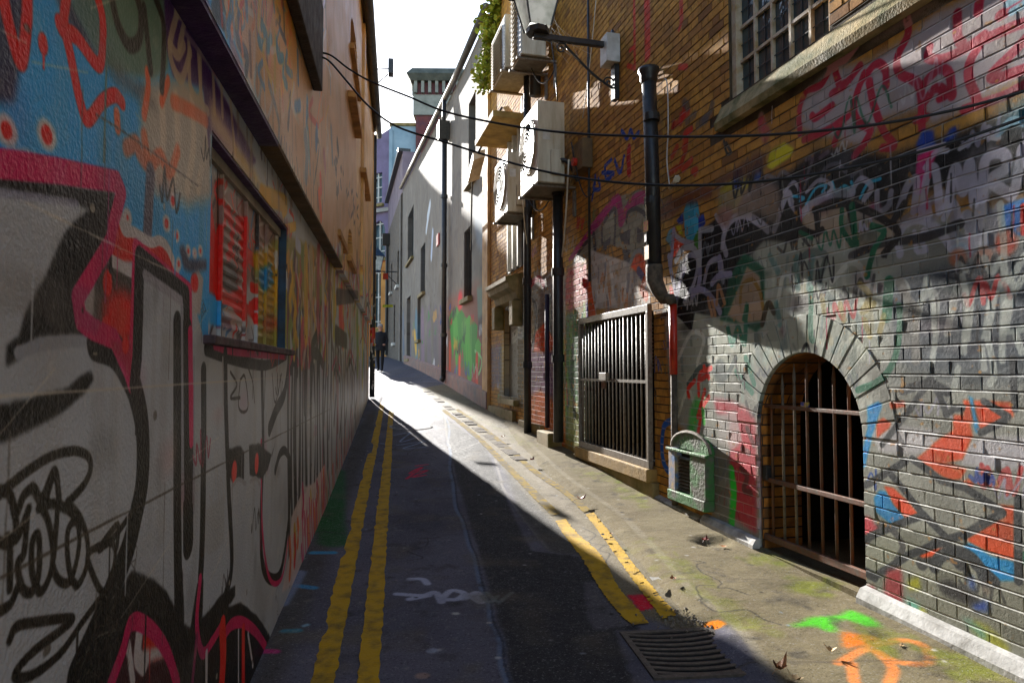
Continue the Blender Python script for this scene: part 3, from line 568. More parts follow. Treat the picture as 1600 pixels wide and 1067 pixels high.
for x, y, c_ in ((1500, 395, (120, 160, 190)), (1535, 398, (110, 150, 180)), (1497, 402, (196, 110, 70)), (1537, 400, (196, 130, 100)), (1366, 328, (196, 70, 110))): R.dot(x, y, .05, .045, c_, soft=.8, al=.8)
# denser overlapping tags on the dark band and the slate
for s_, c_, wd in (((1330, 300, 1345, 280, 1362, 292, 1350, 312), LIL, .04), ((1370, 300, 1372, 330, 1388, 322, 1392, 300), LIL, .04), ((1405, 325, 1418, 290, 1432, 282, 1428, 330), LIL, .05), ((1440, 330, 1450, 270, 1462, 268, 1468, 330), LIL, .05), ((1480, 325, 1492, 262, 1505, 300, 1515, 255, 1522, 318), LIL, .055), ((1535, 310, 1540, 250, 1568, 240, 1572, 262, 1548, 282, 1580, 306), LIL, .055), ((1585, 300, 1598, 232), LIL, .05), ((1445, 262, 1460, 240, 1480, 236), (206, 204, 212), .03), ((1500, 232, 1530, 214, 1560, 216), (206, 204, 212), .03), ((1560, 208, 1580, 190, 1600, 192), (150, 190, 206), .04), ((1260, 300, 1280, 282, 1300, 290, 1292, 306), LIL, .03), ((1225, 300, 1240, 285, 1250, 300), LIL, .03), ((1065, 420, 1075, 400, 1090, 405, 1085, 440, 1070, 470), (190, 186, 200), .05), ((1100, 440, 1108, 412, 1125, 406, 1130, 440), (190, 186, 200), .05), ((1380, 470, 1400, 440, 1418, 452, 1412, 500), PAL, .04), ((1430, 520, 1440, 470, 1460, 460, 1462, 520), PAL, .045), ((1480, 520, 1496, 450, 1516, 455, 1510, 530), PAL, .045), ((1540, 530, 1556, 450, 1580, 446, 1570, 520, 1600, 516), PAL, .05), ((1400, 560, 1440, 540, 1500, 545, 1560, 536, 1600, 530), (50, 54, 62), .06), ((1330, 400, 1380, 380, 1440, 372, 1500, 350), (40, 38, 40), .05), ((1240, 420, 1262, 396, 1290, 400, 1280, 440, 1300, 470), (96, 110, 104), .05), ((1300, 440, 1330, 410, 1350, 430, 1330, 470), (220, 222, 210), .04), ((1215, 470, 1225, 430, 1240, 440, 1236, 490), (220, 222, 210), .04), ((1060, 560, 1080, 520, 1100, 530, 1090, 570, 1120, 560), (226, 228, 216), .045), ((1075, 600, 1100, 570, 1130, 590, 1150, 560), (70, 84, 80), .05), ((1060, 650, 1075, 610, 1090, 640, 1110, 610), (214, 216, 200), .04), ((1410, 610, 1450, 600, 1480, 612), (40, 42, 46), .05), ((1350, 850, 1380, 820, 1410, 850, 1400, 880), (60, 58, 56), .04), ((1440, 880, 1470, 850, 1500, 880), (40, 40, 42), .07), ((1420, 700, 1440, 690, 1450, 710), (200, 196, 196), .04)):
    R.st(zz(*s_), wd, c_, soft=.35, al=.85)
for k in range(60):
    x = random.uniform(1060, 1600); y = random.uniform(230, 560); c_ = random.choice((DRK, (206, 200, 206), (90, 96, 104), (70, 30, 50), (40, 70, 60), (150, 150, 160)))
    R.dot(x, y, random.uniform(.03, .12), random.uniform(.02, .08), c_, soft=1.4, al=random.uniform(.15, .4))
for k in range(50):
    x = random.uniform(1200, 1600); y = random.uniform(150, 520); R.st(zz(x, y, x+random.uniform(-2, 2), y+random.uniform(20, 70)), random.uniform(.006, .012), random.choice((DRK, LIL, CRI, PAL)), soft=.3, al=.7, taper=.4)
def scribble(c, s, z, size, col, wd, al=.85):
    p = [(s, z)]; n_ = random.randrange(6, 11)
    for j in range(n_): p.append((s-size*(j+1)/n_*1.3+random.uniform(-.15, .15)*size, z+size*(.5 if j % 2 else -.35)*random.uniform(.3, 1)))
    c.stroke(cat(p, 6), wd, col, soft=.35, al=al)
for k in range(84):
    scribble(RA, random.uniform(.9, 7.0), random.uniform(.35, 3.0), random.uniform(.08, .32), random.choice(((20, 20, 22), (20, 20, 22), (214, 212, 210), (190, 40, 40), (40, 70, 150), (30, 100, 70), (176, 172, 190), (90, 96, 100))), random.uniform(.009, .026), random.uniform(.5, .9))
for k in range(40):
    scribble(RB, random.uniform(7.2, 13.8), random.uniform(.6, 3.4), random.uniform(.12, .45), random.choice(((20, 20, 22), (214, 212, 210), (196, 50, 40), (40, 70, 150), (60, 130, 60), (206, 110, 40), (150, 60, 130))), random.uniform(.02, .05), random.uniform(.5, .9))
# black and green lines over the pale letters
for s_ in ((460, 60, 480, 170, 550, 210, 590, 190), (560, 100, 570, 200), (550, 90, 700, 60, 780, 80, 900, 140, 970, 210, 900, 310), (720, 60, 750, 190), (940, 160, 1000, 60)): R.st(r6(*s_), .045, (30, 26, 24), soft=.35)
for s_, wd in (((690, 90, 690, 180, 740, 265), .035), ((740, 70, 760, 260), .05), ((840, 170, 900, 200, 850, 290, 815, 420), .04), ((480, 200, 540, 230), .03), ((925, 450, 915, 620), .07), ((975, 570, 980, 680, 950, 840, 880, 940, 770, 990), .04), ((535, 480, 535, 700, 545, 740), .045)): R.st(r6(*s_), wd, GRN, soft=.3)
R.fill(r6(80, 640, 130, 420, 200, 300, 300, 380, 300, 660, 260, 700, 200, 660), (20, 82, 58), soft=.012); R.fill(r6(115, 620, 215, 370, 280, 420, 300, 640, 190, 660), (176, 152, 128), soft=.012)
R.st(r6(180, 560, 190, 470, 240, 440, 280, 500, 300, 600), .035, (150, 116, 50), soft=.5); R.fill(r6(190, 640, 210, 550, 225, 560, 215, 660), GRN); R.st(r6(290, 660, 320, 560, 350, 600), .05, (70, 60, 40), soft=.5)
for s_ in ((120, 680, 140, 760, 170, 680, 200, 760, 210, 660), (160, 900, 240, 1000), (210, 830, 250, 960)): R.st(r6(*s_), .05, (30, 110, 84), soft=.6, al=.85)
for s_ in ((330, 320, 370, 400), (460, 330, 470, 480), (540, 330, 525, 480), (360, 560, 380, 660)): R.st(r6(*s_), .05, (90, 130, 124), soft=.8, al=.7)
for s_ in ((590, 520, 600, 600), (780, 460, 830, 520, 790, 600, 850, 560), (680, 560, 700, 640), (900, 620, 880, 700), (800, 640, 830, 720)): R.st(r6(*s_), .04, (160, 140, 70), soft=.8, al=.7)
# pale strokes on slate
for s_ in ((1115, 430, 1145, 560, 1150, 680), (1110, 440, 1090, 550), (1290, 420, 1310, 540, 1300, 800), (1480, 60, 1500, 350, 1490, 840), (1500, 380, 1530, 440, 1600, 320), (1600, 420, 1510, 560), (1400, 330, 1440, 400, 1480, 340), (1270, 360, 1310, 390), (1160, 700, 1140, 860), (1420, 740, 1450, 900, 1430, 960), (1270, 880, 1250, 980), (1390, 780, 1400, 880), (1560, 720, 1590, 800)): R.st(r6(*s_), .035, PAL, soft=.45, al=.75)
for s_ in ((980, 450, 1010, 520, 1060, 600), (1010, 620, 1010, 760), (1050, 640, 1060, 840)): R.st(r6(*s_), .06, (116, 112, 104), soft=.6, al=.8)
# lattice of dark lines with orange and blue fills
OR = (214, 78, 22); BL = (32, 136, 190); LN = (52, 54, 56)
for p in (q2(990, 420, 1400, 430, 1500, 430, 1500, 580, 1340, 660, 1180, 740, 1100, 640, 900, 640, 900, 560, 1000, 560), q2(900, 590, 1060, 600, 1090, 760, 980, 1010, 620, 1080, 520, 1000, 760, 800, 890, 720), q3(600, -20, 900, 40, 1020, 90, 960, 180, 840, 190, 700, 100), q3(960, 210, 1040, 180, 1100, 230, 1060, 270), q3(200, 240, 300, 270, 420, 380, 540, 520, 430, 590, 300, 440), q3(1310, 430, 1530, 450, 1530, 980, 1390, 960, 1080, 830, 1020, 780, 1300, 600, 1400, 560, 1390, 500), q3(540, 930, 700, 860, 830, 880, 700, 950, 580, 970), q2(260, 440, 400, 420, 410, 480, 270, 500), q2(120, 640, 200, 590, 270, 650, 250, 700, 130, 800)): R.fill(p, OR, soft=.01)
for p in (q2(30, 480, 140, 430, 190, 470, 120, 640, 90, 760, 0, 1100, -40, 1000, 40, 700), q3(100, 360, 160, 290, 220, 300, 290, 430, 410, 580, 270, 640, 120, 500), q3(980, 840, 1060, 820, 1300, 960, 1530, 1000, 1530, 1200, 1340, 1200, 1100, 1010), q2(1040, 380, 1080, 400, 1170, 740, 1120, 740)): R.fill(p, BL, soft=.01)
R.fill(q3(-60, 560, 60, 560, 150, 680, 20, 760, -60, 760), (196, 70, 80), soft=.02)
for s_ in ((660, 210, 470, 490, 330, 670, 180, 860), (680, 220, 760, 380, 820, 550), (1200, 430, 1440, 580), (820, 560, 900, 500, 980, 490), (1480, 0, 1510, 500), (1170, 740, 1400, 620)): R.st(q2(*s_), .035, LN, soft=.45, smooth=False)
for s_ in ((420, 0, 240, 110, 60, 220, -40, 260), (250, 110, 400, 290, 560, 500, 700, 640, 830, 770), (480, -20, 640, 90, 760, 190, 1000, 260, 1180, 380, 1380, 510), (0, 780, 200, 690, 420, 600, 600, 540), (1380, 520, 1200, 620, 1000, 740, 840, 780), (830, 780, 600, 880, 440, 940, 260, 1060, 90, 1160), (1540, 380, 1535, 700, 1540, 1200)): R.st(q3(*s_), .04, LN, soft=.4, smooth=False)
for s_ in ((700, 1060, 760, 960, 900, 900, 1040, 940, 1150, 1050, 1200, 1200), (100, 1150, -20, 1090), (1100, 1020, 1300, 1200)): R.st(q3(*s_), .06, LN, soft=.4)
for p, c_ in ((q4(230, 60, 380, 60, 380, 430, 280, 400, 200, 280), (150, 40, 44)), (q4(-40, 240, 100, 220, 130, 360, 0, 330), (150, 40, 44)), (q4(450, 180, 550, 130, 560, 260, 450, 260), (190, 186, 30)), (q4(440, 340, 560, 410, 560, 530, 440, 500), (110, 170, 150)), (q4(560, 440, 620, 480, 610, 560, 570, 540), (190, 186, 30)), (q4(1060, 380, 1260, 380, 1240, 480, 1100, 460), (50, 80, 170)), (q4(1050, 120, 1100, 130, 1100, 270, 1050, 270), (50, 80, 150)), (q4(1100, 570, 1250, 640, 1440, 820, 1440, 900, 1240, 830, 1060, 640), (150, 150, 50)), (q4(960, 540, 1060, 560, 1240, 700, 1200, 780, 1060, 640), (120, 160, 140)), (q4(840, 160, 1100, 270, 1180, 360, 1050, 420, 800, 320, 720, 200), (44, 42, 42)), (q4(1180, 210, 1260, 260, 1220, 330), (180, 160, 140))): R.fill(p, c_, soft=.02, al=.9)
# left of the gate: red, green, pale; vent hatch surround
R.fill(p1(760, 820, 960, 850, 1180, 960, 1290, 1100, 1300, 2500, 1000, 2300, 940, 1500, 960, 1100, 800, 1000), (186, 60, 72), soft=.03, al=.92)
for s_ in ((1180, 1200, 1260, 1400), (1100, 1700, 1180, 1800, 1130, 1950, 1230, 2000), (1120, 1450, 1200, 1500)): R.st(p1(*s_), .05, (104, 62, 60), soft=.5, al=.8)
R.fill(p1(470, 940, 550, 790, 680, 830, 640, 1000, 560, 1100, 520, 1300, 700, 1340, 720, 1500, 480, 1500, 440, 1200), (70, 170, 70), soft=.03, al=.9)
for s_ in ((730, 440, 600, 500, 580, 590, 690, 520), (520, 600, 440, 700, 450, 800), (570, 600, 575, 780), (650, 720, 560, 1050), (700, 800, 620, 960, 560, 1300), (640, 420, 700, 560)): R.st(p1(*s_), .045, (220, 62, 44), soft=.4)
R.st(zz(1142, 735, 1146, 770, 1142, 820), .09, (50, 190, 60), soft=.5); R.st(zz(1098, 640, 1100, 660), .05, (90, 200, 80), soft=.6)
R.fill(zz(1120, 650, 1150, 640, 1160, 690, 1125, 720), (186, 180, 176), soft=.02, al=.8); R.dot(1125, 582, .09, .11, (70, 80, 76), soft=.6, al=.8)
for s_ in ((1020, 300, 1080, 560, 1120, 600, 1150, 440), (1140, 440, 1150, 700)): R.st(p1(*s_), .018, (40, 38, 36))
R.fill(zz(1112, 690, 1140, 700, 1140, 830, 1112, 810), (120, 120, 112), soft=.02, al=.8)
# blue loop and red by the downpipe
R.st(zz(1052, 600, 1050, 640, 1052, 655, 1038, 665, 1034, 700, 1040, 730, 1060, 745), .07, (30, 84, 160), soft=.3)
R.st(zz(1052, 520, 1052, 560, 1049, 610), .05, (110, 90, 130), soft=.4); R.st(zz(1050, 600, 1048, 640), .05, (180, 160, 50), soft=.4)
R.fill(zz(1046, 445, 1054, 452, 1053, 468, 1046, 462), (206, 54, 30)); 
for s_ in ((200, 0, 230, 200, 300, 520), (400, 170, 340, 300, 310, 480), (570, -20, 590, 200, 560, 400, 490, 500), (500, 440, 600, 420, 700, 480, 800, 620, 840, 700), (740, 340, 800, 270, 860, 240, 970, 230), (830, 20, 850, 230)): R.st(p2(*s_), .06, (150, 146, 168), soft=.2)
for s_ in ((690, 530, 740, 740), (800, 600, 820, 370, 900, 590), (740, 560, 780, 740)): R.st(p2(*s_), .04, (176, 132, 96), soft=.4)
# the blue figure-like shape, red triangle and yellow by the pipe become plain colour fields
R.fill(p3(400, 700, 380, 420, 430, 270, 500, 235, 560, 280, 590, 450, 560, 720, 500, 800, 420, 760), (80, 170, 196), soft=.01, wob=.02)
R.fill(p3(290, 520, 380, 400, 380, 560, 320, 560), (26, 54, 140)); R.fill(p3(570, 620, 570, 470, 640, 430, 660, 560, 600, 620), (30, 54, 140)); R.fill(p3(280, 590, 350, 570, 380, 700, 330, 690), (190, 180, 30)); R.fill(p3(500, 780, 560, 640, 590, 800, 560, 900), (70, 130, 50))
R.fill(p3(160, 760, 200, 640, 270, 600, 250, 880), (90, 170, 200), al=.9); R.fill(p3(240, 1000, 260, 680, 340, 770, 440, 810, 360, 860, 290, 960), (224, 60, 26))
R.st(p3(260, 640, 300, 720, 400, 780, 500, 800), .05, (176, 170, 180)); R.st(p3(220, 1100, 240, 900, 260, 640), .06, (160, 150, 176)); R.st(p3(290, 1020, 360, 880, 460, 850, 540, 900, 580, 1060), .06, (176, 176, 180)); R.st(p3(590, 1060, 590, 640, 740, 620), .06, (176, 176, 180), smooth=False)
R.fill(p3(80, 430, 120, 300, 360, 180, 580, 60, 760, 80, 750, 220, 560, 300, 400, 330, 250, 480, 90, 540), (92, 40, 30), soft=.03, al=.85)
R.fill(q8(100, 980, 380, 780, 640, 640, 620, 860, 460, 940, 300, 960, 120, 1080), (84, 44, 30), soft=.03, al=.85)
R.fill(p3(810, 330, 1000, 360, 1000, 470, 930, 600, 810, 580), (160, 122, 112), soft=.03, al=.9); R.fill(p3(1050, 350, 1400, 150, 1600, 200, 1560, 560, 1300, 440, 1010, 480), (150, 130, 112), soft=.04, al=.85)
# upper bare brick: scattered red, blue and black tags
for s_ in ((500, 300, 540, 260, 520, 350, 450, 420), (560, 440, 610, 460, 580, 500), (430, 550, 490, 570), (640, 40, 720, 30, 680, 70), (880, 180, 860, 240), (860, 560, 920, 560)): R.st(zt(900, 0, 5.333)(*s_), .06, (206, 52, 30), soft=.6, al=.9)
for s_ in ((390, 60, 380, 160, 330, 240, 260, 300), (440, 120, 360, 200), (350, 160, 350, 260), (260, 260, 250, 310), (480, 340, 400, 400, 380, 560), (430, 440, 400, 640, 340, 800), (480, 720, 380, 840), (500, 860, 540, 850, 530, 890), (240, 680, 300, 560), (220, 880, 300, 820)): R.st(p4(*s_), .07, (190, 40, 26), soft=.6, al=.85)
for s_ in ((390, 0, 440, 60), (560, 290, 660, 220), (640, 220, 680, 180), (430, 240, 520, 160), (740, 40, 720, 100)): R.st(p4(*s_), .08, (66, 66, 70), soft=.7, al=.7)
for s_ in ((520, 900, 560, 640, 540, 760, 620, 760, 600, 640), (680, 480, 700, 640, 790, 570, 650, 560), (760, 400, 680, 480), (800, 400, 870, 560, 920, 360), (560, 700, 560, 600), (890, 40, 960, 130, 1000, 30, 1040, 120, 1100, 60)): R.st(p5(*s_), .055, (26, 66, 150), soft=.35)
R.st(p5(980, 260, 975, 400, 985, 560), .11, (176, 30, 22), soft=.3)
# magenta piece beside the pipe
R.fill(p6(520, 360, 640, 120, 800, -40, 840, -90, 1130, -200, 1200, -180, 1210, 300, 1200, 900, 1000, 900, 900, 560, 700, 480, 540, 600, 360, 760, 250, 760), (148, 144, 128), soft=.01)
for s_, wd in (((520, 300, 700, 80, 830, -60, 870, 60, 880, 200), .14), ((890, 200, 960, 60, 1060, -60, 1190, -100), .13), ((240, 700, 330, 560, 480, 360), .1)): R.st(p6(*s_), wd, (172, 40, 116), soft=.25)
for s_, wd in (((640, 260, 700, 170, 800, 50, 810, 240, 800, 500), .05), ((640, 260, 650, 480, 700, 560), .06), ((950, 200, 970, 100, 1060, 50, 1150, 90, 1200, 150), .05), ((300, 700, 380, 560, 490, 420), .06), ((560, 560, 540, 380), .09)): R.st(p6(*s_), wd, (58, 50, 58), soft=.3)
for p in (p6(660, 480, 760, 390, 740, 500, 680, 540), p6(860, 360, 1000, 310, 990, 500, 890, 490), p6(1085, 280, 1180, 340, 1120, 480, 1080, 480), p6(900, 560, 1000, 560, 990, 900, 920, 760)): R.fill(p, (62, 56, 66), soft=.01)
R.fill(p6(500, 560, 1100, 760, 1240, 900, 1260, 1300, 520, 1300), (212, 206, 200), soft=.02, al=.92)
for k in range(60):
    x = random.uniform(928, 1010); y = random.uniform(410, 480); R.st(zz(x, y, x+random.uniform(-3, 3), y+random.uniform(10, 30)), random.uniform(.03, .07), random.choice(((150, 150, 156), (120, 120, 130), (190, 160, 130), (226, 222, 216), (196, 120, 70))), soft=.6, al=.6)
R.fill(p6(1000, 780, 1060, 620, 1130, 610, 1190, 700, 1200, 900, 1100, 860), (222, 82, 20), soft=.015); R.st(p6(1000, 720, 1080, 580, 1180, 600, 1230, 700), .05, (150, 156, 160)); R.st(p6(1100, 820, 1160, 920, 1180, 1060), .09, (90, 76, 130)); R.st(p6(1180, 940, 1150, 1060, 1200, 1150), .1, (214, 90, 30), soft=.4)
R.fill(zz(916, 440, 922, 440, 932, 500, 915, 505), (210, 92, 30)); R.st(zz(922, 430, 916, 450, 918, 500), .08, (110, 92, 140))
# red and green strip left of the grille
R.fill(zz(886, 420, 905, 410, 920, 430, 916, 470, 890, 490, 880, 470), (170, 28, 26), soft=.06); R.st(p6(430, 780, 420, 1060), .1, (190, 30, 26), soft=.5)
R.fill(zz(884, 490, 914, 480, 914, 700, 884, 690), (44, 96, 34), soft=.05); R.fill(zz(888, 600, 912, 640, 912, 720, 886, 700), (160, 156, 80), soft=.06, al=.8)
for k in range(30):
    x = random.uniform(880, 913); y = random.uniform(470, 640); R.st(zz(x, y, x+1, y+random.uniform(15, 40)), random.uniform(.05, .12), random.choice(((60, 130, 40), (120, 160, 40), (206, 96, 34), (40, 80, 40), (30, 50, 36))), soft=.6, al=.7)
# painted bay between the pipes
R.fill(zz(822, 440, 870, 420, 876, 560, 880, 700, 820, 690, 818, 560), (150, 140, 136), soft=.04)
R.fill(zz(820, 545, 870, 535, 876, 640, 866, 650, 818, 620), (150, 112, 140), soft=.05); R.fill(zz(822, 620, 845, 610, 880, 640, 884, 700, 822, 680), (222, 116, 40), soft=.05, al=.9)
R.fill(zz(836, 520, 850, 505, 866, 530, 862, 550, 834, 550), (230, 92, 36), soft=.03); R.dot(858, 490, .12, .2, (182, 176, 162), soft=.3); R.dot(831, 505, .16, .32, (190, 170, 146), soft=.25); R.st(zz(826, 470, 822, 510, 828, 540, 836, 520, 838, 480, 832, 468), .05, (60, 46, 48))
R.st(zz(826, 450, 840, 435, 850, 445), .1, (176, 60, 76), soft=.6); R.fill(zz(868, 430, 884, 425, 884, 520, 876, 540, 868, 510), (150, 150, 150), soft=.05, al=.9)
R.fill(zz(789, 455, 818, 440, 820, 530, 790, 540), (150, 154, 154), soft=.03)
for y in range(455, 530, 8): R.st(zz(792, y+10, 804, y, 816, y+2), .025, (206, 208, 206), soft=.5, al=.8)
R.fill(zz(780, 540, 818, 530, 818, 640, 780, 620), (74, 72, 50), soft=.05, al=.9); R.st(zz(786, 470, 786, 600), .2, (190, 150, 40), soft=.5, al=.7)
R.fill(zz(766, 540, 782, 535, 782, 600, 768, 610), (40, 56, 120), soft=.1, al=.7)
RA.noise_tint((96, 92, 82), .35, .55, .9, .35); RA.noise_tint((206, 204, 196), .06, .66, .85, .3); RB.noise_tint((84, 72, 56), .35, .55, .9, .4)
wear = np.clip((vnoise(RA.H, RA.W, 10, 3)-.76)/.08, 0, 1); RA.a *= 1-.6*wear
wear = np.clip((vnoise(RB.H, RB.W, 8, 3)-.66)/.1, 0, 1); RB.a *= 1-.8*wear
RA.image('brick_wall_paint'); RB.image('brick_wall_paint_far')
# plaster wall beyond
PC = Canvas(14.0, 36.0, .4, 11.5, 85, (108, 102, 96), 1.0); PW = Frame(3.034, -0.255, -1); PL = Paint([PC], RW.px)
PC.noise_tint((96, 88, 80), 1.2, .4, .75, .8); PC.noise_tint((132, 126, 118), .5, .55, .8, .6); PC.noise_tint((72, 66, 62), .25, .6, .8, .55)
for k in range(160):
    s_ = random.uniform(14, 35); zc = random.uniform(3, 9.5); PC.stroke(np.array([[s_, zc], [s_+random.uniform(-.05, .05), zc-random.uniform(.4, 2.2)]]), random.uniform(.03, .12), random.choice(((92, 80, 66), (70, 64, 58), (116, 102, 86), (160, 152, 142))), soft=.8, al=.4)
PL.fill(zz(697, 470, 745, 440, 772, 470, 775, 630, 740, 615, 697, 590), (136, 84, 68), soft=.2, al=.85)
for x, w_, y0, ym, y1, c_ in ((707, 5, 484, 520, 565, (64, 140, 50)), (713, 5, 478, 530, 590, (74, 150, 56)), (720, 6, 482, 520, 560, (54, 126, 44)), (727, 6, 494, 545, 585, (70, 144, 52)), (733, 7, 492, 560, 620, (88, 160, 62)), (740, 6, 500, 548, 592, (60, 134, 48)), (747, 5, 528, 552, 578, (100, 170, 80)), (759, 3, 520, 560, 600, (110, 200, 60)), (764, 3, 500, 530, 560, (80, 170, 60))):
    PL.fill(zz(x-w_, y0+12, x, y0, x+w_, y0+10, x+w_*.8, ym, x+.6, y1, x-w_*.7, ym), c_, soft=.015, wob=.02)
for x, y0, y1, c_ in ((709, 490, 540, (120, 176, 100)), (724, 500, 560, (46, 110, 44)), (736, 510, 590, (116, 176, 92)), (716, 500, 560, (50, 130, 54)), (730, 540, 590, (60, 140, 56))): PL.st(zz(x, y0, x+.5, y1), .08, c_, soft=.6, al=.7)
PL.st(zz(742, 548, 752, 560, 750, 580, 742, 590), .08, (150, 200, 140), soft=.5); PL.fill(zz(747, 490, 758, 486, 758, 530, 748, 520), (70, 62, 66), soft=.1)
for x, y0, y1 in ((703, 540, 600), (718, 560, 620), (745, 560, 630), (757, 580, 630)): PL.st(zz(x, y0, x, y1), .3, (206, 84, 50), soft=.6)
PL.dot(719, 470, .35, .25, (196, 50, 56), soft=.8); PL.fill(zz(745, 450, 757, 445, 757, 490, 747, 500), (110, 130, 120), soft=.1)
PL.fill(zz(762, 450, 775, 445, 776, 520, 762, 525), (206, 160, 110), soft=.03); PL.st(zz(768, 452, 766, 470, 770, 480, 765, 490, 771, 500), .1, (206, 30, 24), soft=.2); PL.fill(zz(763, 530, 776, 528, 776, 590, 764, 595), (46, 50, 110), soft=.1)
PL.fill(zz(690, 330, 697, 330, 697, 600, 690, 590), (120, 100, 90), soft=.3, al=.6)
for x, c_ in ((630, (70, 90, 120)), (640, (100, 96, 140)), (650, (60, 120, 150)), (660, (130, 96, 130)), (670, (110, 96, 110)), (680, (96, 86, 96)), (688, (120, 90, 100))): PL.st(zz(x, 500, x+1, 585), 1.0, c_, soft=.6, al=.6)
PL.st(zz(648, 525, 650, 545), .6, (206, 160, 30), soft=.4); PL.st(zz(668, 340, 672, 320, 666, 360), .35, (200, 206, 214), soft=.7); PL.st(zz(676, 365, 674, 400), .4, (180, 190, 206), soft=.6); PL.st(zz(688, 480, 690, 495, 688, 505), .15, (30, 56, 110))
PL.fill(zz(738, 320, 758, 330, 756, 400, 744, 380), (150, 176, 200), soft=.2, al=.6)
for k in range(46):
    scribble(PC, random.uniform(14.8, 34), random.uniform(1.0, 3.4), random.uniform(.2, .7), random.choice(((20, 20, 24), (206, 206, 206), (190, 50, 50), (50, 80, 150), (60, 120, 60), (206, 150, 40))), random.uniform(.03, .08), .8)
PC.image('plaster_wall_paint')
# ------------------------------------------------------------------ ground paint: tarmac, patches, concrete, spray marks
GC = Canvas(-5.0, 2.8, 1.4, 22.0, 120, (98, 97, 106), 1.0)
GP = Paint([GC], lambda x, y, off=0: gnd(x, y))
GC.noise_tint((70, 70, 80), .6, .35, .7, .7)
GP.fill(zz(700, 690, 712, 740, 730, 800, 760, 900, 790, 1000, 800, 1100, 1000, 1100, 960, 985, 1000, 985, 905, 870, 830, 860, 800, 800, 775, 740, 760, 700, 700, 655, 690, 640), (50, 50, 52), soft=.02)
GP.st(zz(692, 640, 702, 668, 700, 690, 704, 706, 703, 730, 708, 755, 712, 790, 724, 815, 733, 850, 742, 870, 752, 915, 764, 940, 768, 970, 782, 1000, 784, 1035, 794, 1067, 800, 1110), .04, (104, 118, 140), soft=.7, al=.8)
GP.st(zz(694, 640, 704, 668, 703, 690, 707, 706, 706, 730, 711, 755, 715, 790, 727, 815, 736, 850, 745, 870, 755, 915, 767, 940, 771, 970, 785, 1000, 788, 1035, 798, 1067), .012, (36, 38, 46), soft=.5, al=.8)
GP.st(zz(640, 600, 690, 640, 705, 700, 760, 690, 780, 740, 790, 770, 860, 860), .03, (150, 146, 140), soft=.6, al=.6)
GP.fill(zz(912, 910, 960, 905, 985, 945, 1000, 975, 930, 985, 915, 960), (84, 82, 86), soft=.02)
GP.fill(zz(780, 700, 830, 740, 880, 800, 905, 868, 860, 862, 810, 800), (76, 74, 70), soft=.04)
# concrete channel and pavement on the right, left strip
for c in GP.c: c.fill(np.vstack([GP.P(zz(650, 602, 700, 636, 760, 700, 820, 770, 880, 830, 940, 905, 1000, 960, 1060, 985, 1140, 985, 1235, 1100)), [(3.0, 1.4), (3.0, 22.0), (-2.0, 19.0)]]), (116, 107, 86), soft=.04)
GP.fill(zz(640, 600, 720, 640, 800, 710, 880, 800, 960, 900, 1010, 960, 960, 880, 880, 780, 790, 680, 700, 620), (134, 126, 112), soft=.05, al=.7)
GP.st(zz(740, 640, 800, 672, 880, 745, 960, 803, 1010, 850, 1080, 930, 1150, 985, 1200, 1060), .06, (146, 140, 126), soft=.9, al=.5)
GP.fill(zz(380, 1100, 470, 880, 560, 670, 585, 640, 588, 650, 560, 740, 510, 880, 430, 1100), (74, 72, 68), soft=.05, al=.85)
for s_, c_, wd in (((525, 740, 520, 800, 505, 830), (40, 90, 50), .2), ((515, 790, 520, 850), (30, 80, 36), .22), ((490, 868, 520, 866), (60, 150, 190), .07), ((465, 920, 490, 922), (70, 140, 180), .06), ((445, 992, 465, 990), (60, 150, 180), .05), ((475, 982, 480, 980), (150, 190, 206), .03), ((415, 1025, 430, 1025), (190, 60, 120), .05), ((440, 950, 470, 900), (120, 130, 150), .08)): GP.st(zz(*s_), wd, c_, soft=.8, al=.85)
# spray tags on the tarmac
W_ = (176, 180, 196)
for s_ in ((640, 905, 660, 905, 668, 912), (620, 928, 660, 930, 680, 925, 690, 940), (640, 936, 670, 930), (690, 935, 705, 922, 725, 926, 715, 935, 695, 936), (725, 935, 745, 925, 752, 940, 735, 930)): GP.st(zz(*s_), .05, W_, soft=.3)
for s_ in ((752, 930, 765, 940, 778, 930), (780, 940, 800, 925), (760, 925, 775, 938)): GP.st(zz(*s_), .03, (120, 130, 130), soft=.5, al=.7)
for s_ in ((615, 680, 640, 676, 625, 690, 650, 684), (620, 695, 660, 690, 630, 700, 665, 698), (595, 692, 610, 694), (650, 680, 665, 690)): GP.st(zz(*s_), .03, (150, 170, 196), soft=.5, al=.8)
for s_ in ((635, 748, 660, 730, 640, 740, 668, 735, 645, 745, 665, 742), (650, 728, 668, 726)): GP.st(zz(*s_), .035, (206, 50, 84), soft=.4)
GP.dot(675, 1016, .03, .03, (150, 156, 170), soft=.3); GP.dot(660, 1055, .035, .03, (150, 130, 120), soft=.4); GP.dot(712, 958, .025, .02, (176, 176, 170), soft=.4)
GP.fill(zz(980, 930, 1005, 928, 1030, 945, 1020, 950, 1000, 955), (206, 30, 60), soft=.02)
GP.fill(zz(1235, 992, 1265, 980, 1310, 978, 1330, 968, 1365, 985, 1378, 998, 1355, 998, 1320, 984, 1300, 990, 1310, 1003, 1290, 1000, 1275, 992), (76, 190, 40), soft=.035, al=.85)
GP.fill(zz(1318, 1003, 1340, 1010, 1375, 1010, 1372, 1028, 1345, 1025, 1320, 1030), (232, 116, 36), soft=.03, al=.9)
for s_ in ((1310, 1050, 1350, 1032, 1400, 1020, 1440, 1028, 1455, 1048, 1440, 1056, 1400, 1050, 1370, 1035), (1370, 1036, 1395, 1060, 1390, 1085), (1330, 1050, 1335, 1080)): GP.st(zz(*s_), .05, (236, 140, 76), soft=1.1, al=.75)
